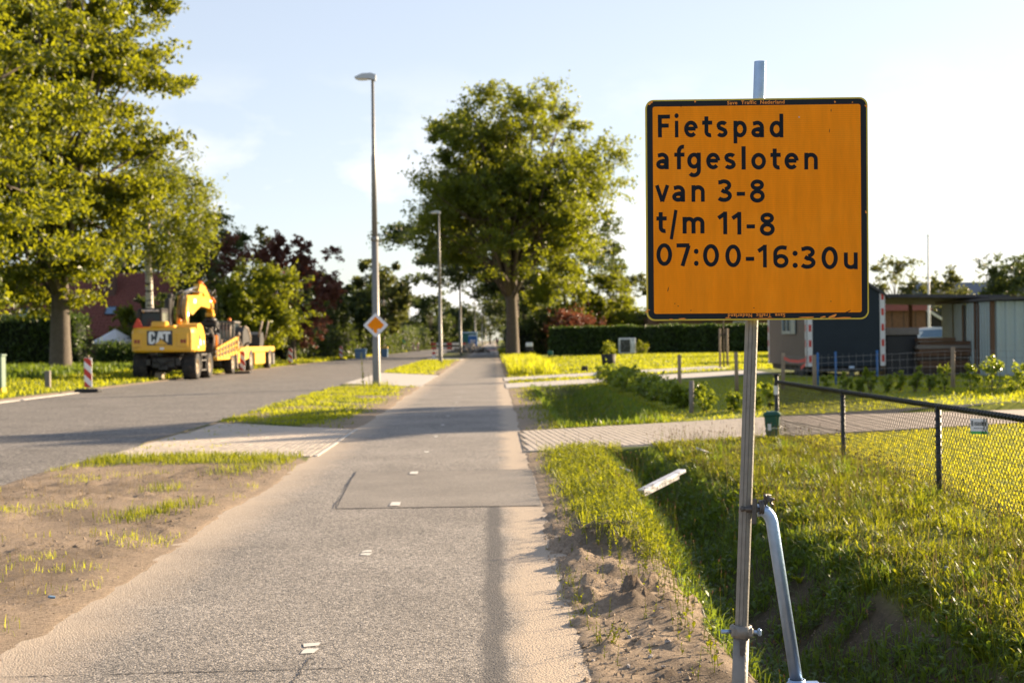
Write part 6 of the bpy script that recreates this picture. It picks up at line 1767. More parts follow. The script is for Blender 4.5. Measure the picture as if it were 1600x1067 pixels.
mb = MB(); mb.prism([(.4, .0), (.95, .0), (.75, .32), (.5, .32)], -.5, -.2, 'X'); mb.build('wheel_chock', 'rim_dusty', t)

for c_ in t.children:
    if c_.name.split('.')[0] in ('lower_boom', 'upper_boom', 'arm_bracket', 'stick', 'hydraulic_ram', 'ram_barrel', 'hose_bundle', 'tilt_head', 'grab'):
        c_.scale.z = .83; c_.location.z = 1.9*.17
# low trailer with slatted sloping side, then a flat yellow trailer
def ribbed_side(t, x, pts_low, pts_high, n, name='side_board'):
    (ya, za), (yb, zb) = pts_low; (yc, zc), (yd, zd) = pts_high
    f = MB()
    for (q0, q1) in ((0, .20), (.48, .55), (.84, 1.0)):
        f.prism([(ya+(yc-ya)*q0, za+(zc-za)*q0), (yb+(yd-yb)*q0, zb+(zd-zb)*q0), (yb+(yd-yb)*q1, zb+(zd-zb)*q1), (ya+(yc-ya)*q1, za+(zc-za)*q1)], x-.03, x+.05, 'X')
    for k in range(n+1):
        q = k/n; y = ya+(yb-ya)*q; l = za+(zb-za)*q; h = zc+(zd-zc)*q
        f.prism([(y-.06, l), (y+.06, l), (y+.06, h), (y-.06, h)], x+.051, x+.085, 'X')
    g_ = MB(); g_.prism([(ya+.05, za+.05), (yb-.05, zb+.05), (yd-.05, zd-.05), (yc+.05, zc-.05)], x-.06, x-.031, 'X'); g_.build('back_plate', 'machine_black', t)
    return f.build(name, 'trailer_yellow', t)
t = thing('low_trailer', 'yellow low trailer with a slatted sloping side carrying grabs and frames', 'trailer', (-14.2, 64.6, 0))
MB().rbox(-1.15, 1.12, 0, 8.5, .72, .92, .03).build('deck', 'trailer_yellow', t)
ribbed_side(t, 1.17, ((0, .75), (5.2, .98)), ((0, 1.30), (5.2, 1.85)), 7)
ribbed_side(t, -1.2, ((0, .75), (5.2, .98)), ((0, 1.30), (5.2, 1.85)), 7)
MB().rbox(-1.1, 1.05, -.05, .0, .7, 1.5, .02).build('tail_board', 'machine_black', t)
MB().prism([(5.3, .5), (8.4, .72), (8.4, 1.35), (6.2, 1.25), (5.3, 1.0)], -.4, 1.22, 'X').build('frame', 'trailer_yellow', t)
for y in (4.2,):
    for s in (-1, 1): wheel(t, s*.98, y, .54, .42, out=s, lugs=16)
MB().prism([(5.0, .25), (5.15, .25), (4.9, 1.0), (4.75, 1.0)], .9, 1.25, 'X').build('mudguard', 'dusty_steel', t)
MB().rbox(-.7, .7, 3.4, 5.0, .4, .72, .03).build('axle_frame', 'machine_black', t)
# things lying on it
def place(o, loc, rz=0): o.location = loc; o.rotation_euler = (0, 0, rz); return o
t = thing('sorting_grab', 'tall dusty slatted grab standing on the low trailer', 'grab', (-13.75, 69.3, .93), rz=.15)
for k in range(7):
    x = -.5 + k*.165; MB().tube([(x, -.1, 0), (x, -.32, .35), (x, -.28, .95), (x, .0, 1.45), (x, .18, 1.55)], [.05, .06, .06, .055, .04], 6).build('tine', 'dusty_steel', t)
MB().rbox(-.6, .6, -.02, .2, 1.25, 1.55, .05).build('crossbeam', 'machine_black', t); MB().rbox(-.55, .6, .0, .7, .0, .3, .06).build('base_frame', 'machine_black', t)
t = thing('machine_engine', 'tangle of dark hoses and frames loaded behind the excavator', 'machinery', (-14.1, 66.4, .92))
mb = MB(); mb.rbox(-.8, .3, .2, 1.6, 0, .9, .08); mb.rbox(.1, .7, .5, 1.2, .2, 1.1, .08); mb.rbox(-.4, .2, 1.2, 2.2, .6, 1.35, .06); mb.build('block', 'machine_black', t)
rr = random.Random(9); mb = MB()
for k in range(12):
    a = [(rr.uniform(-.7, .8), rr.uniform(0, 2), rr.uniform(.2, 1.2)) for _ in range(4)]; mb.tube(a, .035, 6)
mb.build('hose', 'machine_black', t); MB().rbox(.55, .75, .1, .3, .35, 1.0, .04).build('cover', 'lamp_orange', t)
mb = MB(); mb.tube([(.6, -.1, 0), (.65, -.1, .9), (.4, .3, 1.3)], .05, 6); mb.tube([(.8, .6, 0), (.85, .7, .8)], .05, 6); mb.build('bar', 'dusty_steel', t)
t = thing('scrap_heap', 'jumble of dusty bars and dark frames heaped between the two yellow trailers', 'machinery', (-14.0, 70.9, .93))
rr = random.Random(31)
for k in range(26):
    a = Vector((rr.uniform(-.9, .9), rr.uniform(-.6, 2.2), rr.uniform(.05, .3))); d = Vector((rr.uniform(-.7, .7), rr.uniform(-1.1, 1.1), rr.uniform(.1, 1.0)))
    MB().tube([a, a + d*.5 + Vector((0, 0, rr.uniform(0, .2))), a + d], rr.uniform(.03, .07), 6).build('bar', rr.choice(('machine_black', 'machine_black', 'dusty_steel', 'grey_steel')), t)
for k in range(5):
    x, y = rr.uniform(-.8, .6), rr.uniform(-.4, 1.8); MB().rbox(x, x+rr.uniform(.2, .5), y, y+rr.uniform(.3, .7), .0, rr.uniform(.3, .75), .05).build('block', rr.choice(('machine_black', 'grey_steel')), t)
t = thing('wheel_loader', 'dark machine cab with an orange beacon parked ahead of the excavator', 'loader', (-14.9, 75.5, 0))
MB().rbox(-1.0, .9, 0, 3.2, .7, 1.7, .1).build('body', 'machine_black', t)
for s in (-1, 1):
    for y in (.5, 2.8): wheel(t, s*.95, y, .6, .42, out=s, lugs=16)
cb = MB()
for (x, y) in ((-.7, .3), (.6, .3), (-.7, 1.8), (.6, 1.8)): cb.rbox(x-.05, x+.05, y-.05, y+.05, 1.7, 2.95, .02)
cb.rbox(-.8, .7, .2, 1.95, 2.95, 3.1, .05); cab = cb.build('cab', 'grey_steel', t)
MB().box(-.64, .54, .29, .31, 1.7, 2.94).build('rear_window', 'cab_glass_pale', cab); MB().box(.59, .61, .36, 1.74, 1.7, 2.94).build('side_window', 'cab_glass', cab)
MB().lathe([(0, 0), (.1, 0), (.1, .14), (0, .22)], (.35, .4, 3.1), 'Z', 12).build('beacon', 'lamp_orange', t)
t.scale.z = .88
t = thing('flat_trailer', 'flat yellow trailer with a side panel between its two wheels', 'trailer', (-14.45, 75.4, 0))
MB().rbox(-1.1, .98, -.2, 9.2, .98, 1.30, .04).build('deck', 'trailer_yellow', t)
MB().rbox(.72, 1.0, 2.2, 5.6, .30, .975, .04).build('side_panel', 'trailer_yellow', t)
for y in (1.0, 7.4):
    for s in (-1, 1): wheel(t, s*.82, y, .60, .36, out=s, lugs=16)
MB().rbox(-.6, .6, .3, 8.2, .55, .97, .04).build('frame', 'machine_black', t); MB().rbox(.4, 1.0, 8.5, 9.0, .2, .9, .03).build('mudguard', 'grey_steel', t)
t = thing('digging_bucket', 'big dark ribbed digging bucket lying on the flat trailer', 'bucket', (-14.3, 76.0, 1.31))
mb = MB(); mb.prism([(0, 0), (1.6, 0), (2.3, .35), (2.2, .75), (1.5, 1.35), (.6, 1.5), (.1, 1.1)], -.75, .45, 'X'); mb.build('shell', 'machine_black', t)
for k in range(5):
    x = -.7 + k*.27; MB().prism([(2.32, .3), (2.36, .8), (1.6, 1.42), (.6, 1.58), (.6, 1.5), (1.5, 1.35), (2.2, .75), (2.24, .3)], x, x+.12, 'X').build('wear_rib', 'dusty_steel', t)
for k in range(4):
    x = -.6 + k*.3; MB().prism([(-.35, .05), (.02, 0), (.02, .16), (-.05, .16)], x, x+.12, 'X').build('tooth', 'dusty_steel', t)
t.scale.z = .74
t = thing('narrow_bucket', 'smaller dark bucket with upright bars at the front of the flat trailer', 'bucket', (-14.1, 80.6, 1.31))
mb = MB(); mb.prism([(0, 0), (1.2, 0), (1.6, .4), (1.1, .85), (.2, .7)], -.5, .4, 'X'); mb.build('shell', 'machine_black', t)
mb = MB(); mb.tube([(.3, .2, .5), (.5, .4, 1.5)], .06, 6); mb.tube([(.45, 1.6, .4), (.62, 1.9, 1.5)], .05, 6); mb.build('bar', 'dusty_steel', t)

# cyclist far away
p = at(777, 546, 262)
t = thing('bicycle', 'bicycle ridden away down the avenue', 'bicycle', (p.x, 262, 0))
for y in (0, 1.08):
    w = MB(); pts = [(0, y+.34*math.cos(2*math.pi*k/20), .35+.34*math.sin(2*math.pi*k/20)) for k in range(21)]; w.tube(pts, .022, 6, caps=False)
    for k in range(6):
        a = math.pi*k/6; w.tube([(0, y+.33*math.cos(a), .35+.33*math.sin(a)), (0, y-.33*math.cos(a), .35-.33*math.sin(a))], .003, 4)
    w.build('wheel', 'rubber_black', t)
f = MB(); f.tube([(0, 0, .35), (0, .42, .32), (0, .92, .82), (0, .25, .85), (0, .42, .32)], .018, 6); f.tube([(0, 0, .35), (0, .25, .85)], .015, 6); f.tube([(0, 1.08, .35), (0, .90, 1.0)], .016, 6); f.build('frame', 'rubber_black', t)
f = MB(); f.tube([(-.28, .78, 1.03), (-.1, .92, 1.05), (.1, .92, 1.05), (.28, .78, 1.03)], .014, 6); f.build('handlebar', 'chrome', t)
MB().rbox(-.09, .09, .08, .36, .90, .95, .03).build('saddle', 'rubber_black', t)
def skin_body(name, verts, edges, radii, m, parent):
    me = bpy.data.meshes.new(name); me.from_pydata([Vector(v) for v in verts], edges, [])
    o = bpy.data.objects.new(name, me); link(o)
    md = o.modifiers.new('skin', 'SKIN'); 
    for i, r in enumerate(radii): me.skin_vertices[0].data[i].radius = (r, r)
    me.skin_vertices[0].data[0].use_root = True
    o.modifiers.new('sub', 'SUBSURF').levels = 1
    bpy.context.view_layer.update()
    m2 = bpy.data.meshes.new_from_object(o.evaluated_get(bpy.context.evaluated_depsgraph_get()))
    bpy.data.objects.remove(o)
    m2.materials.clear(); m2.materials.append(MATS[m])
    return link(bpy.data.objects.new(name, m2), parent)
mat('skin', (.45, .27, .19), .6); mat('cloth_pink', (.50, .20, .20), .8); mat('cloth_navy', (.03, .035, .06), .85); mat('hair', (.08, .05, .03), .7)
t = thing('person', 'distant cyclist in a pinkish top riding away along the path', 'person', (p.x, 262, 0))
V_ = [(0, .25, 1.0), (0, .33, 1.25), (0, .42, 1.48), (0, .45, 1.58), (0, .47, 1.72), (.20, .42, 1.46), (.27, .60, 1.25), (.26, .80, 1.06), (-.20, .42, 1.46), (-.27, .60, 1.25), (-.26, .80, 1.06), (.11, .28, .97), (.13, .66, .80), (.12, .48, .36), (.12, .60, .30), (-.11, .28, .97), (-.13, .62, .92), (-.12, .42, .55), (-.12, .54, .49)]
E_ = [(0, 1), (1, 2), (2, 3), (3, 4), (2, 5), (5, 6), (6, 7), (2, 8), (8, 9), (9, 10), (0, 11), (11, 12), (12, 13), (13, 14), (0, 15), (15, 16), (16, 17), (17, 18)]
R_ = [.15, .14, .15, .06, .10, .06, .045, .035, .06, .045, .035, .10, .07, .05, .04, .10, .07, .05, .04]
skin_body('body', V_, E_, R_, 'skin', t)
skin_body('jacket', V_[:11], E_[:10], [r*1.12 for r in R_[:3]] + [.055, .02] + [r*1.2 for r in R_[5:7]] + [.04] + [r*1.2 for r in R_[8:10]] + [.04], 'cloth_pink', t)
skin_body('trousers', [V_[0], V_[11], V_[12], V_[13], V_[15], V_[16], V_[17]], [(0, 1), (1, 2), (2, 3), (0, 4), (4, 5), (5, 6)], [.165, .112, .082, .062, .112, .082, .062], 'cloth_navy', t)
MB().lathe([(0, .12), (.06, .11), (.105, .05), (.11, -.02), (.09, -.08), (.0, -.09)], (0, .45, 1.76), 'Z', 12).build('hair', 'hair', t)
# ================================================================= grass, weeds, straw, pebbles
leaf_mat('blade_green', (.040, .080, .008), (.14, .17, .012), (.48, .50, .02), .48, rough=.5, spec=.3)
leaf_mat('blade_lawn', (.08, .12, .008), (.20, .21, .014), (.64, .66, .025), .54, rough=.5, spec=.25)
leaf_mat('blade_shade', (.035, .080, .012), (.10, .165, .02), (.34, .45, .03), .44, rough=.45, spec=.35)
leaf_mat('blade_straw', (.20, .14, .065), (.42, .31, .15), (.35, .25, .10), .3, rough=.7, spec=.2)
leaf_mat('seed_brown', (.14, .07, .035), (.30, .17, .08), (.25, .12, .05), .3, rough=.8, spec=.1)
mat('pebble', (.30, .25, .20), .95, var=.45, scale=90)
mat('clod', (.26, .20, .14), .98, var=.35, scale=60)
leaf_mat('blade_mown', (.12, .15, .008), (.24, .24, .014), (.84, .78, .025), .56, rough=.5, spec=.25)
GR = np.random.default_rng(99)

def blades(P, h, w, lean=.5, az=None, tint=None):
    n = len(P); h = np.broadcast_to(h, n); w = np.broadcast_to(w, n)
    az = GR.uniform(0, 2*math.pi, n) if az is None else az
    ln = GR.uniform(.1, 1, n)*lean
    d = np.stack([np.cos(az), np.sin(az), np.zeros(n)], 1); s = np.stack([-np.sin(az), np.cos(az), np.zeros(n)], 1)
    tw = GR.uniform(-.6, .6, n)[:, None]; s2 = s + d*tw
    up = np.array([0, 0, 1.0]); hh = h[:, None]; ww = w[:, None]; l = ln[:, None]
    V = np.empty((n, 5, 3))
    V[:, 0] = P - s*ww*.5; V[:, 1] = P + s*ww*.5
    m = P + d*l*hh*.32 + up*hh*.58
    V[:, 2] = m - s2*ww*.42; V[:, 3] = m + s2*ww*.42
    V[:, 4] = P + d*l*hh*1.0 + up*hh*(1 - .35*l)
    i = np.arange(n)[:, None]*5
    F = np.concatenate([i + np.array([[0, 1, 3]]), i + np.array([[0, 3, 2]]), i + np.array([[2, 3, 4]])], 0)
    t = np.clip(GR.uniform(-.1, .6, n) + .8*(fbm(P[:, 0]*2.1, P[:, 1]*2.1, 61, 3) - .25), 0, 1) if tint is None else tint
    return V.reshape(-1, 3), F, np.repeat(t, 5)

def broad(P, L, w, elev, az, tint=None, droop=.5):
    """Lance shaped leaves that rise at an angle and arch over."""
    n = len(P); L = np.broadcast_to(L, n)[:, None]; w = np.broadcast_to(w, n)[:, None]; e = np.broadcast_to(elev, n)[:, None]
    d = np.stack([np.cos(az), np.sin(az), np.zeros(n)], 1); s = np.stack([-np.sin(az), np.cos(az), np.zeros(n)], 1); up = np.array([0, 0, 1.0])
    V = np.empty((n, 7, 3))
    k = 0
    for t, q in ((.0, .25), (.38, 1.0), (.75, .75), (1.0, 0)):
        c = P + d*L*t*np.cos(e) + up*L*(t*np.sin(e) - droop*t*t*.55)
        if q: V[:, k] = c - s*w*q*.5; V[:, k+1] = c + s*w*q*.5 + up*w*.12; k += 2
        else: V[:, k] = c
    i = np.arange(n)[:, None]*7
    F = np.concatenate([i + np.array([f]) for f in ([0, 1, 3], [0, 3, 2], [2, 3, 5], [2, 5, 4], [4, 5, 6])], 0)
    t = GR.uniform(0, 1, n) if tint is None else tint
    return V.reshape(-1, 3), F, np.repeat(t, 7)

class Pile:
    def __init__(s): s.V, s.F, s.T, s.n = [], [], [], 0
    def add(s, vft):
        V, F, T = vft; s.V.append(V); s.F.append(F + s.n); s.T.append(T); s.n += len(V)
    def build(s, name, m):
        o = mesh_np(name, np.concatenate(s.V), np.concatenate(s.F), MATS[m], None, np.concatenate(s.T)); return tag(o, kind='stuff')

def pts(x0, x1, y0, y1, dens, mask=None, far=None):
    """Random ground points; dens per m2 (a number or a function of Y), kept where mask(X, Y) beats chance."""
    dmax = dens if not callable(dens) else max(dens(np.array([y0]))[0], dens(np.array([y1]))[0])
    n = int((x1-x0)*(y1-y0)*dmax)
    X = GR.uniform(x0, x1, n); Y = GR.uniform(y0, y1, n)
    k = np.ones(n, bool)
    if callable(dens): k &= GR.uniform(0, dmax, n) < dens(Y)
    if mask is not None: k &= GR.uniform(size=n) < mask(X, Y)
    X, Y = X[k], Y[k]
    return np.stack([X, Y, H(X, Y) - .004], 1)
def gm(X, Y): return masks(X, Y)[0]
def offdrive(X, Y):
    u, v = drive_uv(X, Y); return ~((u > -.3) & (v > -.03) & (v < 4.2))
def clumpy(X, Y, s=3.0, lo=.4, hi=.6, seed=77): return sstep(lo, hi, fbm(X*s, Y*s, seed, 3))
mown = Pile(); green, shade, lawn, straw, seed, weeds = Pile(), Pile(), Pile(), Pile(), Pile(), Pile()

# lush verge left of the ditch
def mA(X, Y): return gm(X, Y)*(ditch(X, Y) < .25)*offdrive(X, Y)*(.35 + .65*clumpy(X, Y, 2.2))
P = pts(.42, 1.7, 8.6, 18.8, 2600, mA); n = len(P)
green.add(blades(P, GR.uniform(.05, .17, n)*(.7 + .6*fbm(P[:, 0]*2, P[:, 1]*2, 5)), GR.uniform(.003, .007, n), .8))
P = pts(.42, 1.6, 9.0, 18.8, 420, mA); n = len(P)
for k in range(4): green.add(broad(P + GR.normal(size=P.shape)*[.01, .01, 0] + [0, 0, .03*k], GR.uniform(.03, .08, n), GR.uniform(.012, .026, n), GR.uniform(.2, 1.1, n), GR.uniform(0, 6.28, n)))
# ditch bottom and both sides
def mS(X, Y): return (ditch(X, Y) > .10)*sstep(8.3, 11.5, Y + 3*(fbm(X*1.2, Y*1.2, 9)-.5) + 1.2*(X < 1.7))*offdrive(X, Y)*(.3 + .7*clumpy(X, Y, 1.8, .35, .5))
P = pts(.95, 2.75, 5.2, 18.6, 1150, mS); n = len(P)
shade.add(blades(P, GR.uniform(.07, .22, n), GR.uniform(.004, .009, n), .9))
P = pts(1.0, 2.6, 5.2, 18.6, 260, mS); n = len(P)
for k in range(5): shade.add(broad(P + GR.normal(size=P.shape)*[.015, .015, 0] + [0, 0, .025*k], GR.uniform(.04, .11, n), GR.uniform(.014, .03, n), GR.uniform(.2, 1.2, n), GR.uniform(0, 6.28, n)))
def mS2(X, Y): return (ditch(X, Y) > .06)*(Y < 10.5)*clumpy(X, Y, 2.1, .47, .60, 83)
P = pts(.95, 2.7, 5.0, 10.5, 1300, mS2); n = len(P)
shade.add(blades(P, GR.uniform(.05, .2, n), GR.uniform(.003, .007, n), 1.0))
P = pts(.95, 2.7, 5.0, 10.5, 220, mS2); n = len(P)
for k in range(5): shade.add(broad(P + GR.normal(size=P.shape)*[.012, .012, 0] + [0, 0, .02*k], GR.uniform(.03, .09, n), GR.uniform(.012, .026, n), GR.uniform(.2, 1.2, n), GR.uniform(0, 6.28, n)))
# bank top between ditch and fence
def mD(X, Y): return (ditch(X, Y) < .14)*offdrive(X, Y)*(.12 + .88*clumpy(X, Y, 2.0, .33, .55))
P = pts(2.2, 4.05, 5.2, 19.6, lambda Y: np.clip(3000*(9/Y)**1.1, 900, 3000), mD); n = len(P)
green.add(blades(P, GR.uniform(.03, .12, n)*(.4 + 1.0*fbm(P[:, 0]*1.9, P[:, 1]*1.9, 15)), GR.uniform(.003, .0065, n), 1.25))
P = pts(2.15, 3.95, 5.2, 19.4, 380, mD); n = len(P)
for k in range(3): green.add(broad(P + GR.normal(size=P.shape)*[.015, .015, 0] + [0, 0, .012*k], GR.uniform(.05, .13, n), GR.uniform(.010, .022, n), GR.uniform(.3, 1.2, n), GR.uniform(0, 6.28, n)))
P = pts(2.2, 4.0, 5.2, 19, 90, mD); n = len(P); straw.add(blades(P, GR.uniform(.15, .34, n), .003, .8))
# plantain rosettes along the lip of the bank, with brown headed stalks
def rosette(x, y, r, nl, pile, z=None):
    z = hz(x, y) if z is None else z; az = GR.uniform(0, 6.28, nl)
    pile.add(broad(np.tile([x, y, z], (nl, 1)) + GR.normal(size=(nl, 3))*[.01, .01, 0], GR.uniform(.7, 1.2, nl)*r, GR.uniform(.13, .2, nl)*r, GR.uniform(.35, 1.0, nl), az, droop=.8))
for k in range(150):
    y = GR.uniform(5.6, 16); x = 2.42 + GR.normal()*.13 + (.06 if y < 9 else -.05)
    rosette(x, y, GR.uniform(.10, .21), 13, green if GR.uniform() < .7 else shade)
for k in range(60):
    y = GR.uniform(5.6, 17); x = GR.uniform(2.5, 3.7); rosette(x, y, GR.uniform(.08, .15), 10, green)
for k in range(40):
    y = GR.uniform(6, 9.5); x = GR.uniform(1.5, 2.35); rosette(x, y, GR.uniform(.07, .15), 9, shade)
def stalks(P, h, lean=.35):
    n = len(P); az = GR.uniform(0, 6.28, n); h = np.broadcast_to(h, n)
    d = np.stack([np.cos(az)*lean*GR.uniform(.1, 1, n), np.sin(az)*lean*GR.uniform(.1, 1, n), np.ones(n)], 1); d /= np.linalg.norm(d, axis=1)[:, None]
    s = np.stack([-d[:, 1], d[:, 0], np.zeros(n)], 1); s /= np.linalg.norm(s, axis=1)[:, None] + 1e-9; q = np.cross(d, s)
    top = P + d*h[:, None]
    # thin three sided stem
    V = np.empty((n, 6, 3))
    for j in range(3):
        a = 2.094*j; o = (s*math.cos(a) + q*math.sin(a))
        V[:, j] = P + o*.0016; V[:, 3+j] = top + o*.0012
    i = np.arange(n)[:, None]*6
    F = np.concatenate([i + np.array([f]) for f in ([0, 1, 4], [0, 4, 3], [1, 2, 5], [1, 5, 4], [2, 0, 3], [2, 3, 5])], 0)
    green.add((V.reshape(-1, 3), F, np.repeat(GR.uniform(.3, 1, n), 6)))
    hl = GR.uniform(.012, .03, n)[:, None]; r = GR.uniform(.0035, .0055, n)[:, None]
    V = np.empty((n, 8, 3)); V[:, 0] = top - d*hl*.2; V[:, 7] = top + d*hl
    for j in range(3):
        a = 2.094*j; o = s*math.cos(a) + q*math.sin(a); V[:, 1+j] = top + o*r + d*hl*.1; V[:, 4+j] = top + o*r*.8 + d*hl*.6
    i = np.arange(n)[:, None]*8
    fs = []
    for j in range(3):
        k = (j+1) % 3; fs += [[0, 1+k, 1+j], [1+j, 1+k, 4+k], [1+j, 4+k, 4+j], [4+j, 4+k, 7]]
    F = np.concatenate([i + np.array([f]) for f in fs], 0)
    seed.add((V.reshape(-1, 3), F, np.repeat(GR.uniform(0, 1, n), 8)))
P = pts(2.15, 3.9, 5.6, 18.5, 62, mD); stalks(P, GR.uniform(.16, .36, len(P)))
P = pts(1.2, 2.4, 8.5, 18, 42, mS); stalks(P, GR.uniform(.2, .4, len(P)))
P = pts(.9, 1.5, 11, 18, 40, mA); stalks(P, GR.uniform(.15, .3, len(P)))
P = pts(1.2, 2.5, 5.4, 9, 12); stalks(P, GR.uniform(.15, .3, len(P)))
# tall leafy weeds on the near lip of the ditch
def weed(x, y, h, pile, leaf=.05, z=None, lean=.15, n=None):
    z = hz(x, y) if z is None else z
    a = GR.uniform(0, 6.28); top = np.array([x + h*lean*math.cos(a), y + h*lean*math.sin(a), z + h]); b = np.array([x, y, z-.01])
    n = n or max(6, int(h/.016)); t = np.linspace(.1, 1, n)
    P = b + (top-b)*t[:, None]; az = 2.4*np.arange(n) + GR.uniform(0, 6)
    L = leaf*(1.15 - .75*t)*GR.uniform(.7, 1.3, n)
    pile.add(broad(P, L, L*.36, GR.uniform(.3, 1.0, n), az, droop=.5))
    s = .0022
    V = np.array([b+[s, 0, 0], b+[-s*.5, s*.87, 0], b+[-s*.5, -s*.87, 0], top+[s*.5, 0, 0], top+[-s*.25, s*.4, 0], top+[-s*.25, -s*.4, 0]])
    F = np.array([[0, 1, 4], [0, 4, 3], [1, 2, 5], [1, 5, 4], [2, 0, 3], [2, 3, 5]])
    pile.add((V, F, np.full(6, .6)))
for k in range(95):
    y = GR.uniform(6.0, 11.5); x = np.interp(y, [6, 9, 11.5], [1.0, 1.0, 1.12]) + GR.normal()*.09
    weed(x, y, GR.uniform(.08, .30)*(.8 if y < 7 else 1), weeds, GR.uniform(.025, .05))
for k in range(26):
    y = GR.uniform(8.4, 10.5); x = .86 + GR.normal()*.14; weed(x, y, GR.uniform(.06, .2), weeds, .035)
for k in range(46):
    y = GR.uniform(6.0, 10.5); x = GR.uniform(.34, .9); weed(x, y, GR.uniform(.03, .11), weeds, .03, n=7)
for k in range(40):
    y = GR.uniform(6.0, 16); x = GR.uniform(1.3, 2.3); weed(x, y, GR.uniform(.1, .35), shade, .06)
for k in range(240):
    y = GR.uniform(9.5, 18.4); x = GR.uniform(.5, 1.45); weed(x, y, GR.uniform(.06, .22), green, .04)
for k in range(120):
    y = GR.uniform(5.6, 18.4); x = GR.uniform(2.4, 3.85); weed(x, y, GR.uniform(.06, .2), green, .045)
for (x, y, h) in ((.47, 8.0, .17), (.44, 8.5, .11), (.55, 6.9, .10), (.58, 6.85, .08), (.50, 6.95, .07), (.44, 7.7, .08)):
    for j in range(4): weed(x + GR.normal()*.02, y + GR.normal()*.03, h*GR.uniform(.6, 1.1), weeds, .03, lean=.5, n=8)
# coarse tufts of longer grass, leaning as they like
for k in range(85):
    y = GR.uniform(5.8, 17.5); x = GR.uniform(2.3, 3.75); c = 55; r = GR.uniform(.03, .08); hh = GR.uniform(.10, .24)
    if not offdrive(np.array([x]), np.array([y]))[0]: continue
    off = GR.normal(size=(c, 2))*r; P = np.stack([x + off[:, 0], y + off[:, 1], np.zeros(c)], 1); P[:, 2] = H(P[:, 0], P[:, 1]) - .005
    (green if GR.uniform() < .75 else shade).add(blades(P, GR.uniform(.5, 1.15, c)*hh, GR.uniform(.004, .008, c), 1.3, az=np.arctan2(off[:, 1], off[:, 0]) + GR.normal(size=c)*.5))
for k in range(30):
    y = GR.uniform(9.5, 18); x = GR.uniform(.6, 1.4); c = 45; off = GR.normal(size=(c, 2))*.05; P = np.stack([x + off[:, 0], y + off[:, 1], np.zeros(c)], 1); P[:, 2] = H(P[:, 0], P[:, 1]) - .005
    green.add(blades(P, GR.uniform(.08, .2, c), GR.uniform(.004, .008, c), 1.2, az=np.arctan2(off[:, 1], off[:, 0])))
# mown lawn behind the fence
def mE(X, Y): return offdrive(X, Y)*1.0
P = pts(3.9, 8.2, 7.5, 20.8, lambda Y: np.clip(1900*(9/Y)**1.3, 520, 1900), mE); n = len(P)
mown.add(blades(P, GR.uniform(.016, .042, n), GR.uniform(.005, .010, n), 1.2, tint=GR.uniform(.5, 1, n)))
# beyond the driveway on the right
def mH(X, Y):
    g = offdrive(X, Y)*1.0
    for q in (SLABA_Q, SLABB_Q, GRAV_Q): g = g*(~in_quad(X, Y, q, .02))
    return g
def mH1(X, Y): return mH(X, Y)*gm(X, Y)*(.25 + .75*clumpy(X, Y, 1.2))
P = pts(.45, 3.3, 23, 43.2, 420, mH1); n = len(P)
green.add(blades(P, GR.uniform(.03, .11, n), GR.uniform(.010, .02, n), .9))
P = pts(1.1, 3.0, 23, 43, 150, mH); n = len(P); shade.add(blades(P, GR.uniform(.06, .2, n), GR.uniform(.012, .024, n), .8))
P = pts(2.8, 12, 22.8, 43, 100, mH); n = len(P); lawn.add(blades(P, GR.uniform(.03, .07, n), GR.uniform(.012, .022, n), .9, tint=np.clip(.25 + .5*GR.uniform(size=n), 0, 1)))
P = pts(9, 22, 22, 38, 60, mH); n = len(P); lawn.add(blades(P, GR.uniform(.05, .12, n), GR.uniform(.016, .03, n), .9))
P = pts(.5, 14, 47.5, 58, 90, mH); n = len(P); lawn.add(blades(P, GR.uniform(.05, .14, n), GR.uniform(.02, .035, n), .9))
P = pts(1.0, 24, 58, 103, 22, None); n = len(P); lawn.add(blades(P, GR.uniform(.05, .10, n), GR.uniform(.05, .09, n), 1.0, tint=GR.uniform(0, .55, n)))
P = pts(.6, 2.5, 56, 88, 120, None); n = len(P); lawn.add(blades(P, GR.uniform(.25, .75, n), GR.uniform(.02, .04, n), .5, tint=GR.uniform(.5, 1, n)))
P = pts(.5, 2.2, 88, 180, 30, None); n = len(P); green.add(blades(P, GR.uniform(.2, .5, n), GR.uniform(.03, .06, n), .6))
P = pts(1.2, 3.0, 24, 42, 4, mH); stalks(P, GR.uniform(.3, .7, len(P)))
for k in range(26):       # tall mullein like spikes by the driveway
    x, y = GR.uniform(.75, 1.9), GR.uniform(23.6, 26.5); weed(x, y, GR.uniform(.35, .95), weeds, .05, lean=.12)
# left verge: sparse tufts on sand, thicker grass along the bricks and beyond
def mF(X, Y): return gm(X, Y)*(.15 + .85*clumpy(X, Y, 1.1, .36, .52, 55))*(~in_quad(X, Y, BRICK_Q, .0))
P = pts(-5.3, -2.45, 17.2, 18.75, 1500, lambda X, Y: sstep(17.1, 17.9, Y + .5*(fbm(X*2, Y*2, 3)-.5))*(X < -2.6)*(.3 + .7*clumpy(X, Y, 2.5, .35, .5))); n = len(P)
green.add(blades(P, GR.uniform(.04, .13, n), GR.uniform(.004, .009, n), .8))
P = pts(-5.4, -2.5, 24, 46, 400, lambda X, Y: mF(X, Y)); n = len(P)
lawn.add(blades(P, GR.uniform(.03, .11, n), GR.uniform(.010, .018, n), .9, tint=GR.uniform(0, .75, n)))
P = pts(-5.4, -2.5, 60, 104, 90, lambda X, Y: gm(X, Y)); n = len(P)
lawn.add(blades(P, GR.uniform(.05, .14, n), GR.uniform(.02, .04, n), .9))
def mT(X, Y): return .8*sstep(.63, .73, fbm(X*1.5, Y*1.5, 71, 3))
P = pts(-5.4, -2.5, 6, 17.4, 600, mT); n = len(P)
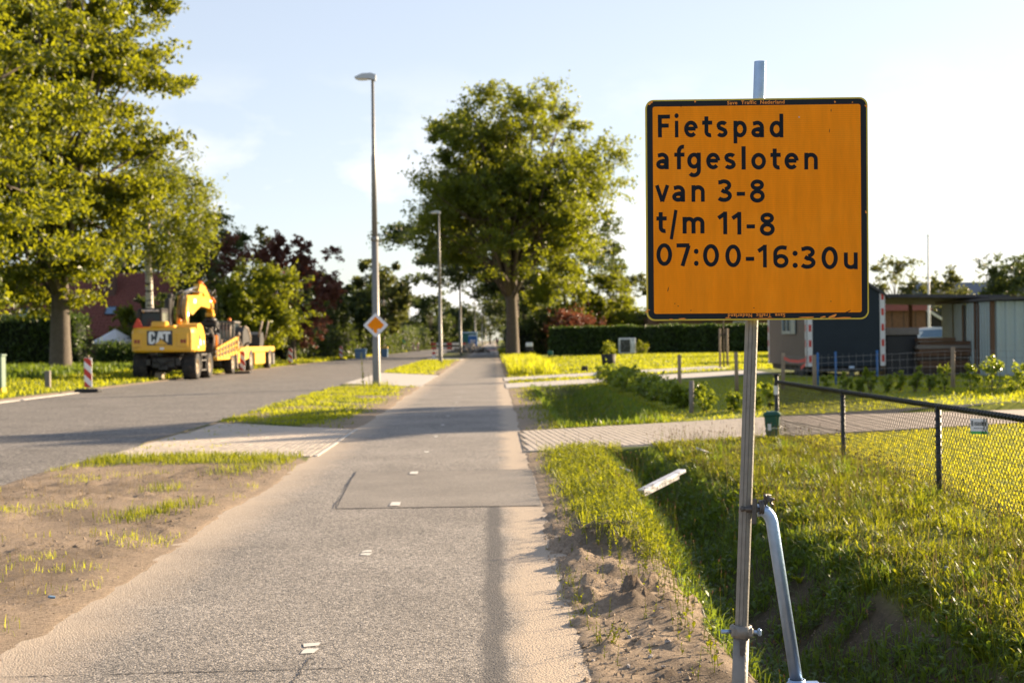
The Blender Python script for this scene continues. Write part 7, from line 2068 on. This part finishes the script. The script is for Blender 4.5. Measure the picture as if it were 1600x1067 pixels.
lawn.add(blades(P, GR.uniform(.02, .09, n), GR.uniform(.003, .006, n), .9, tint=GR.uniform(.2, 1, n)))
for (x, y, r, c) in ((-3.2, 12.2, .22, 260), (-2.9, 13.0, .2, 120), (-3.05, 12.6, .14, 150), (-4.6, 9.2, .16, 90), (-3.5, 14.5, .2, 150), (-3.0, 16.6, .35, 420)):
    P = np.stack([x + GR.normal(size=c)*r*.6, y + GR.normal(size=c)*r, np.zeros(c)], 1); P[:, 2] = H(P[:, 0], P[:, 1])
    green.add(blades(P, GR.uniform(.04, .12, c), GR.uniform(.004, .007, c), .9))
# tufts between the bricks and along the lamp foot
P = pts(-5.3, -4.0, 19, 26, 90, lambda X, Y: in_quad(X, Y, BRICK_Q, 0)*clumpy(X, Y, 3.2, .55, .62)); P[:, 2] = .004; n = len(P)
lawn.add(blades(P, GR.uniform(.02, .05, n), .012, .9))
c = 220; P = np.stack([-3.94 + GR.normal(size=c)*.3, 45.7 + GR.normal(size=c)*.5, np.zeros(c)], 1); green.add(blades(P, GR.uniform(.08, .3, c), .014, .7))
weed(-4.35, 45.7, 1.15, weeds, .14, z=0); weed(-4.15, 45.8, .5, weeds, .1, z=0)
# across the road
P = pts(-19, -13.4, 30, 105, 32, lambda X, Y: (X < road_left(Y) - .25)*1.0); n = len(P)
lawn.add(blades(P, GR.uniform(.08, .24, n), GR.uniform(.02, .04, n), .8, tint=GR.uniform(.1, .9, n)))
P = pts(-32, -19, 45, 82, 40, None); n = len(P); shade.add(blades(P, GR.uniform(.15, .45, n), GR.uniform(.03, .06, n), .7))
P = pts(-16, -11.4, 105, 190, 30, lambda X, Y: (X < road_left(Y) - .3)*1.0); n = len(P); lawn.add(blades(P, GR.uniform(.1, .3, n), GR.uniform(.04, .08, n), .8))
# straw and dead stalks lying about on the bare soil
def lying(P, L, w):
    n = len(P); az = GR.uniform(0, 6.28, n); return broad(P + [0, 0, .004], L, w, GR.uniform(-.05, .35, n), az, droop=.3)
P = pts(-5.4, -2.6, 6, 17.6, 420, lambda X, Y: .35 + .65*clumpy(X, Y, 1.4, .4, .6, 91)); n = len(P); straw.add(lying(P, GR.uniform(.02, .09, n), GR.uniform(.002, .006, n)))
P = pts(.4, 1.05, 5.6, 10.8, 420, lambda X, Y: .3 + .7*clumpy(X, Y, 2.4, .4, .6, 92)); n = len(P); straw.add(lying(P, GR.uniform(.012, .06, n), GR.uniform(.0015, .004, n)))
P = pts(-5.4, -2.8, 6, 17.4, 30, None); n = len(P); straw.add(blades(P, GR.uniform(.04, .14, n), .003, .8))

for pile, nm, m in ((green, 'grass', 'blade_green'), (shade, 'ditch_weeds', 'blade_shade'), (lawn, 'verge_grass', 'blade_lawn'), (mown, 'lawn_grass', 'blade_mown'), (straw, 'dry_grass', 'blade_straw'), (seed, 'plantain_weeds', 'seed_brown'), (weeds, 'weeds', 'blade_green')):
    pile.build(nm, m)
# grit: small stones and crumbs of earth
def grit(P, r, name, m):
    n = len(P); r = np.broadcast_to(r, n)[:, None]
    base = np.array([[1, 0, 0], [0, 1, 0], [-1, 0, 0], [0, -1, 0], [0, 0, .8], [0, 0, -.6]], float)
    V = P[:, None, :] + (base[None] + GR.normal(size=(n, 6, 3))*.22)*r[:, None]
    a = GR.uniform(0, 6.28, n); 
    F = np.array([[0, 1, 4], [1, 2, 4], [2, 3, 4], [3, 0, 4], [1, 0, 5], [2, 1, 5], [3, 2, 5], [0, 3, 5]])
    F = (np.arange(n)[:, None, None]*6 + F[None]).reshape(-1, 3)
    tag(mesh_np(name, V.reshape(-1, 3), F, MATS[m]), kind='stuff')
P = np.concatenate([pts(.36, 1.1, 5.4, 12, 900, lambda X, Y: .15 + .85*clumpy(X, Y, 2.2, .4, .65, 95)), pts(-5.4, -2.5, 5.8, 17.5, 320, lambda X, Y: .15 + .85*clumpy(X, Y, 1.5, .42, .65, 96)), pts(1.0, 2.6, 5, 10, 200)])
P[:, 2] = np.maximum(P[:, 2], np.where((P[:, 0] > -2.5) & (P[:, 0] < .5), .002, -9)) + .004
k = GR.uniform(size=len(P)) < .3
grit(P[k], GR.uniform(.002, .006, k.sum())*np.where(GR.uniform(size=k.sum()) < .05, 1.8, 1), 'pebbles', 'pebble')
grit(P[~k], GR.uniform(.002, .0075, (~k).sum())*np.where(GR.uniform(size=(~k).sum()) < .12, 2.2, 1), 'soil_crumbs', 'clod')
P = np.concatenate([pts(.42, 1.05, 5.5, 10.8, 190, lambda X, Y: clumpy(X, Y, 2.6, .5, .66, 97)), pts(-5.3, -2.7, 6, 16, 40, lambda X, Y: clumpy(X, Y, 1.8, .5, .66, 98)), pts(1.4, 2.4, 5.4, 9, 30)])
P[:, 2] += .006; grit(P, GR.uniform(.007, .018, len(P)), 'earth_clods', 'clod')
c = 24; P = np.stack([GR.uniform(-5, -2.6, c), GR.uniform(6.5, 10, c), np.zeros(c)], 1)
o = MB().rbox(-.022, .022, -.006, .006, 0, .016, .003).build('scrap', 'plastic_blue'); o.location = (-2.68, 8.3, hz(-2.68, 8.3)+.004); o.rotation_euler = (.3, .2, .7); tag(o, 'tiny blue plastic scrap on the sandy verge left of the cycle path', 'litter')
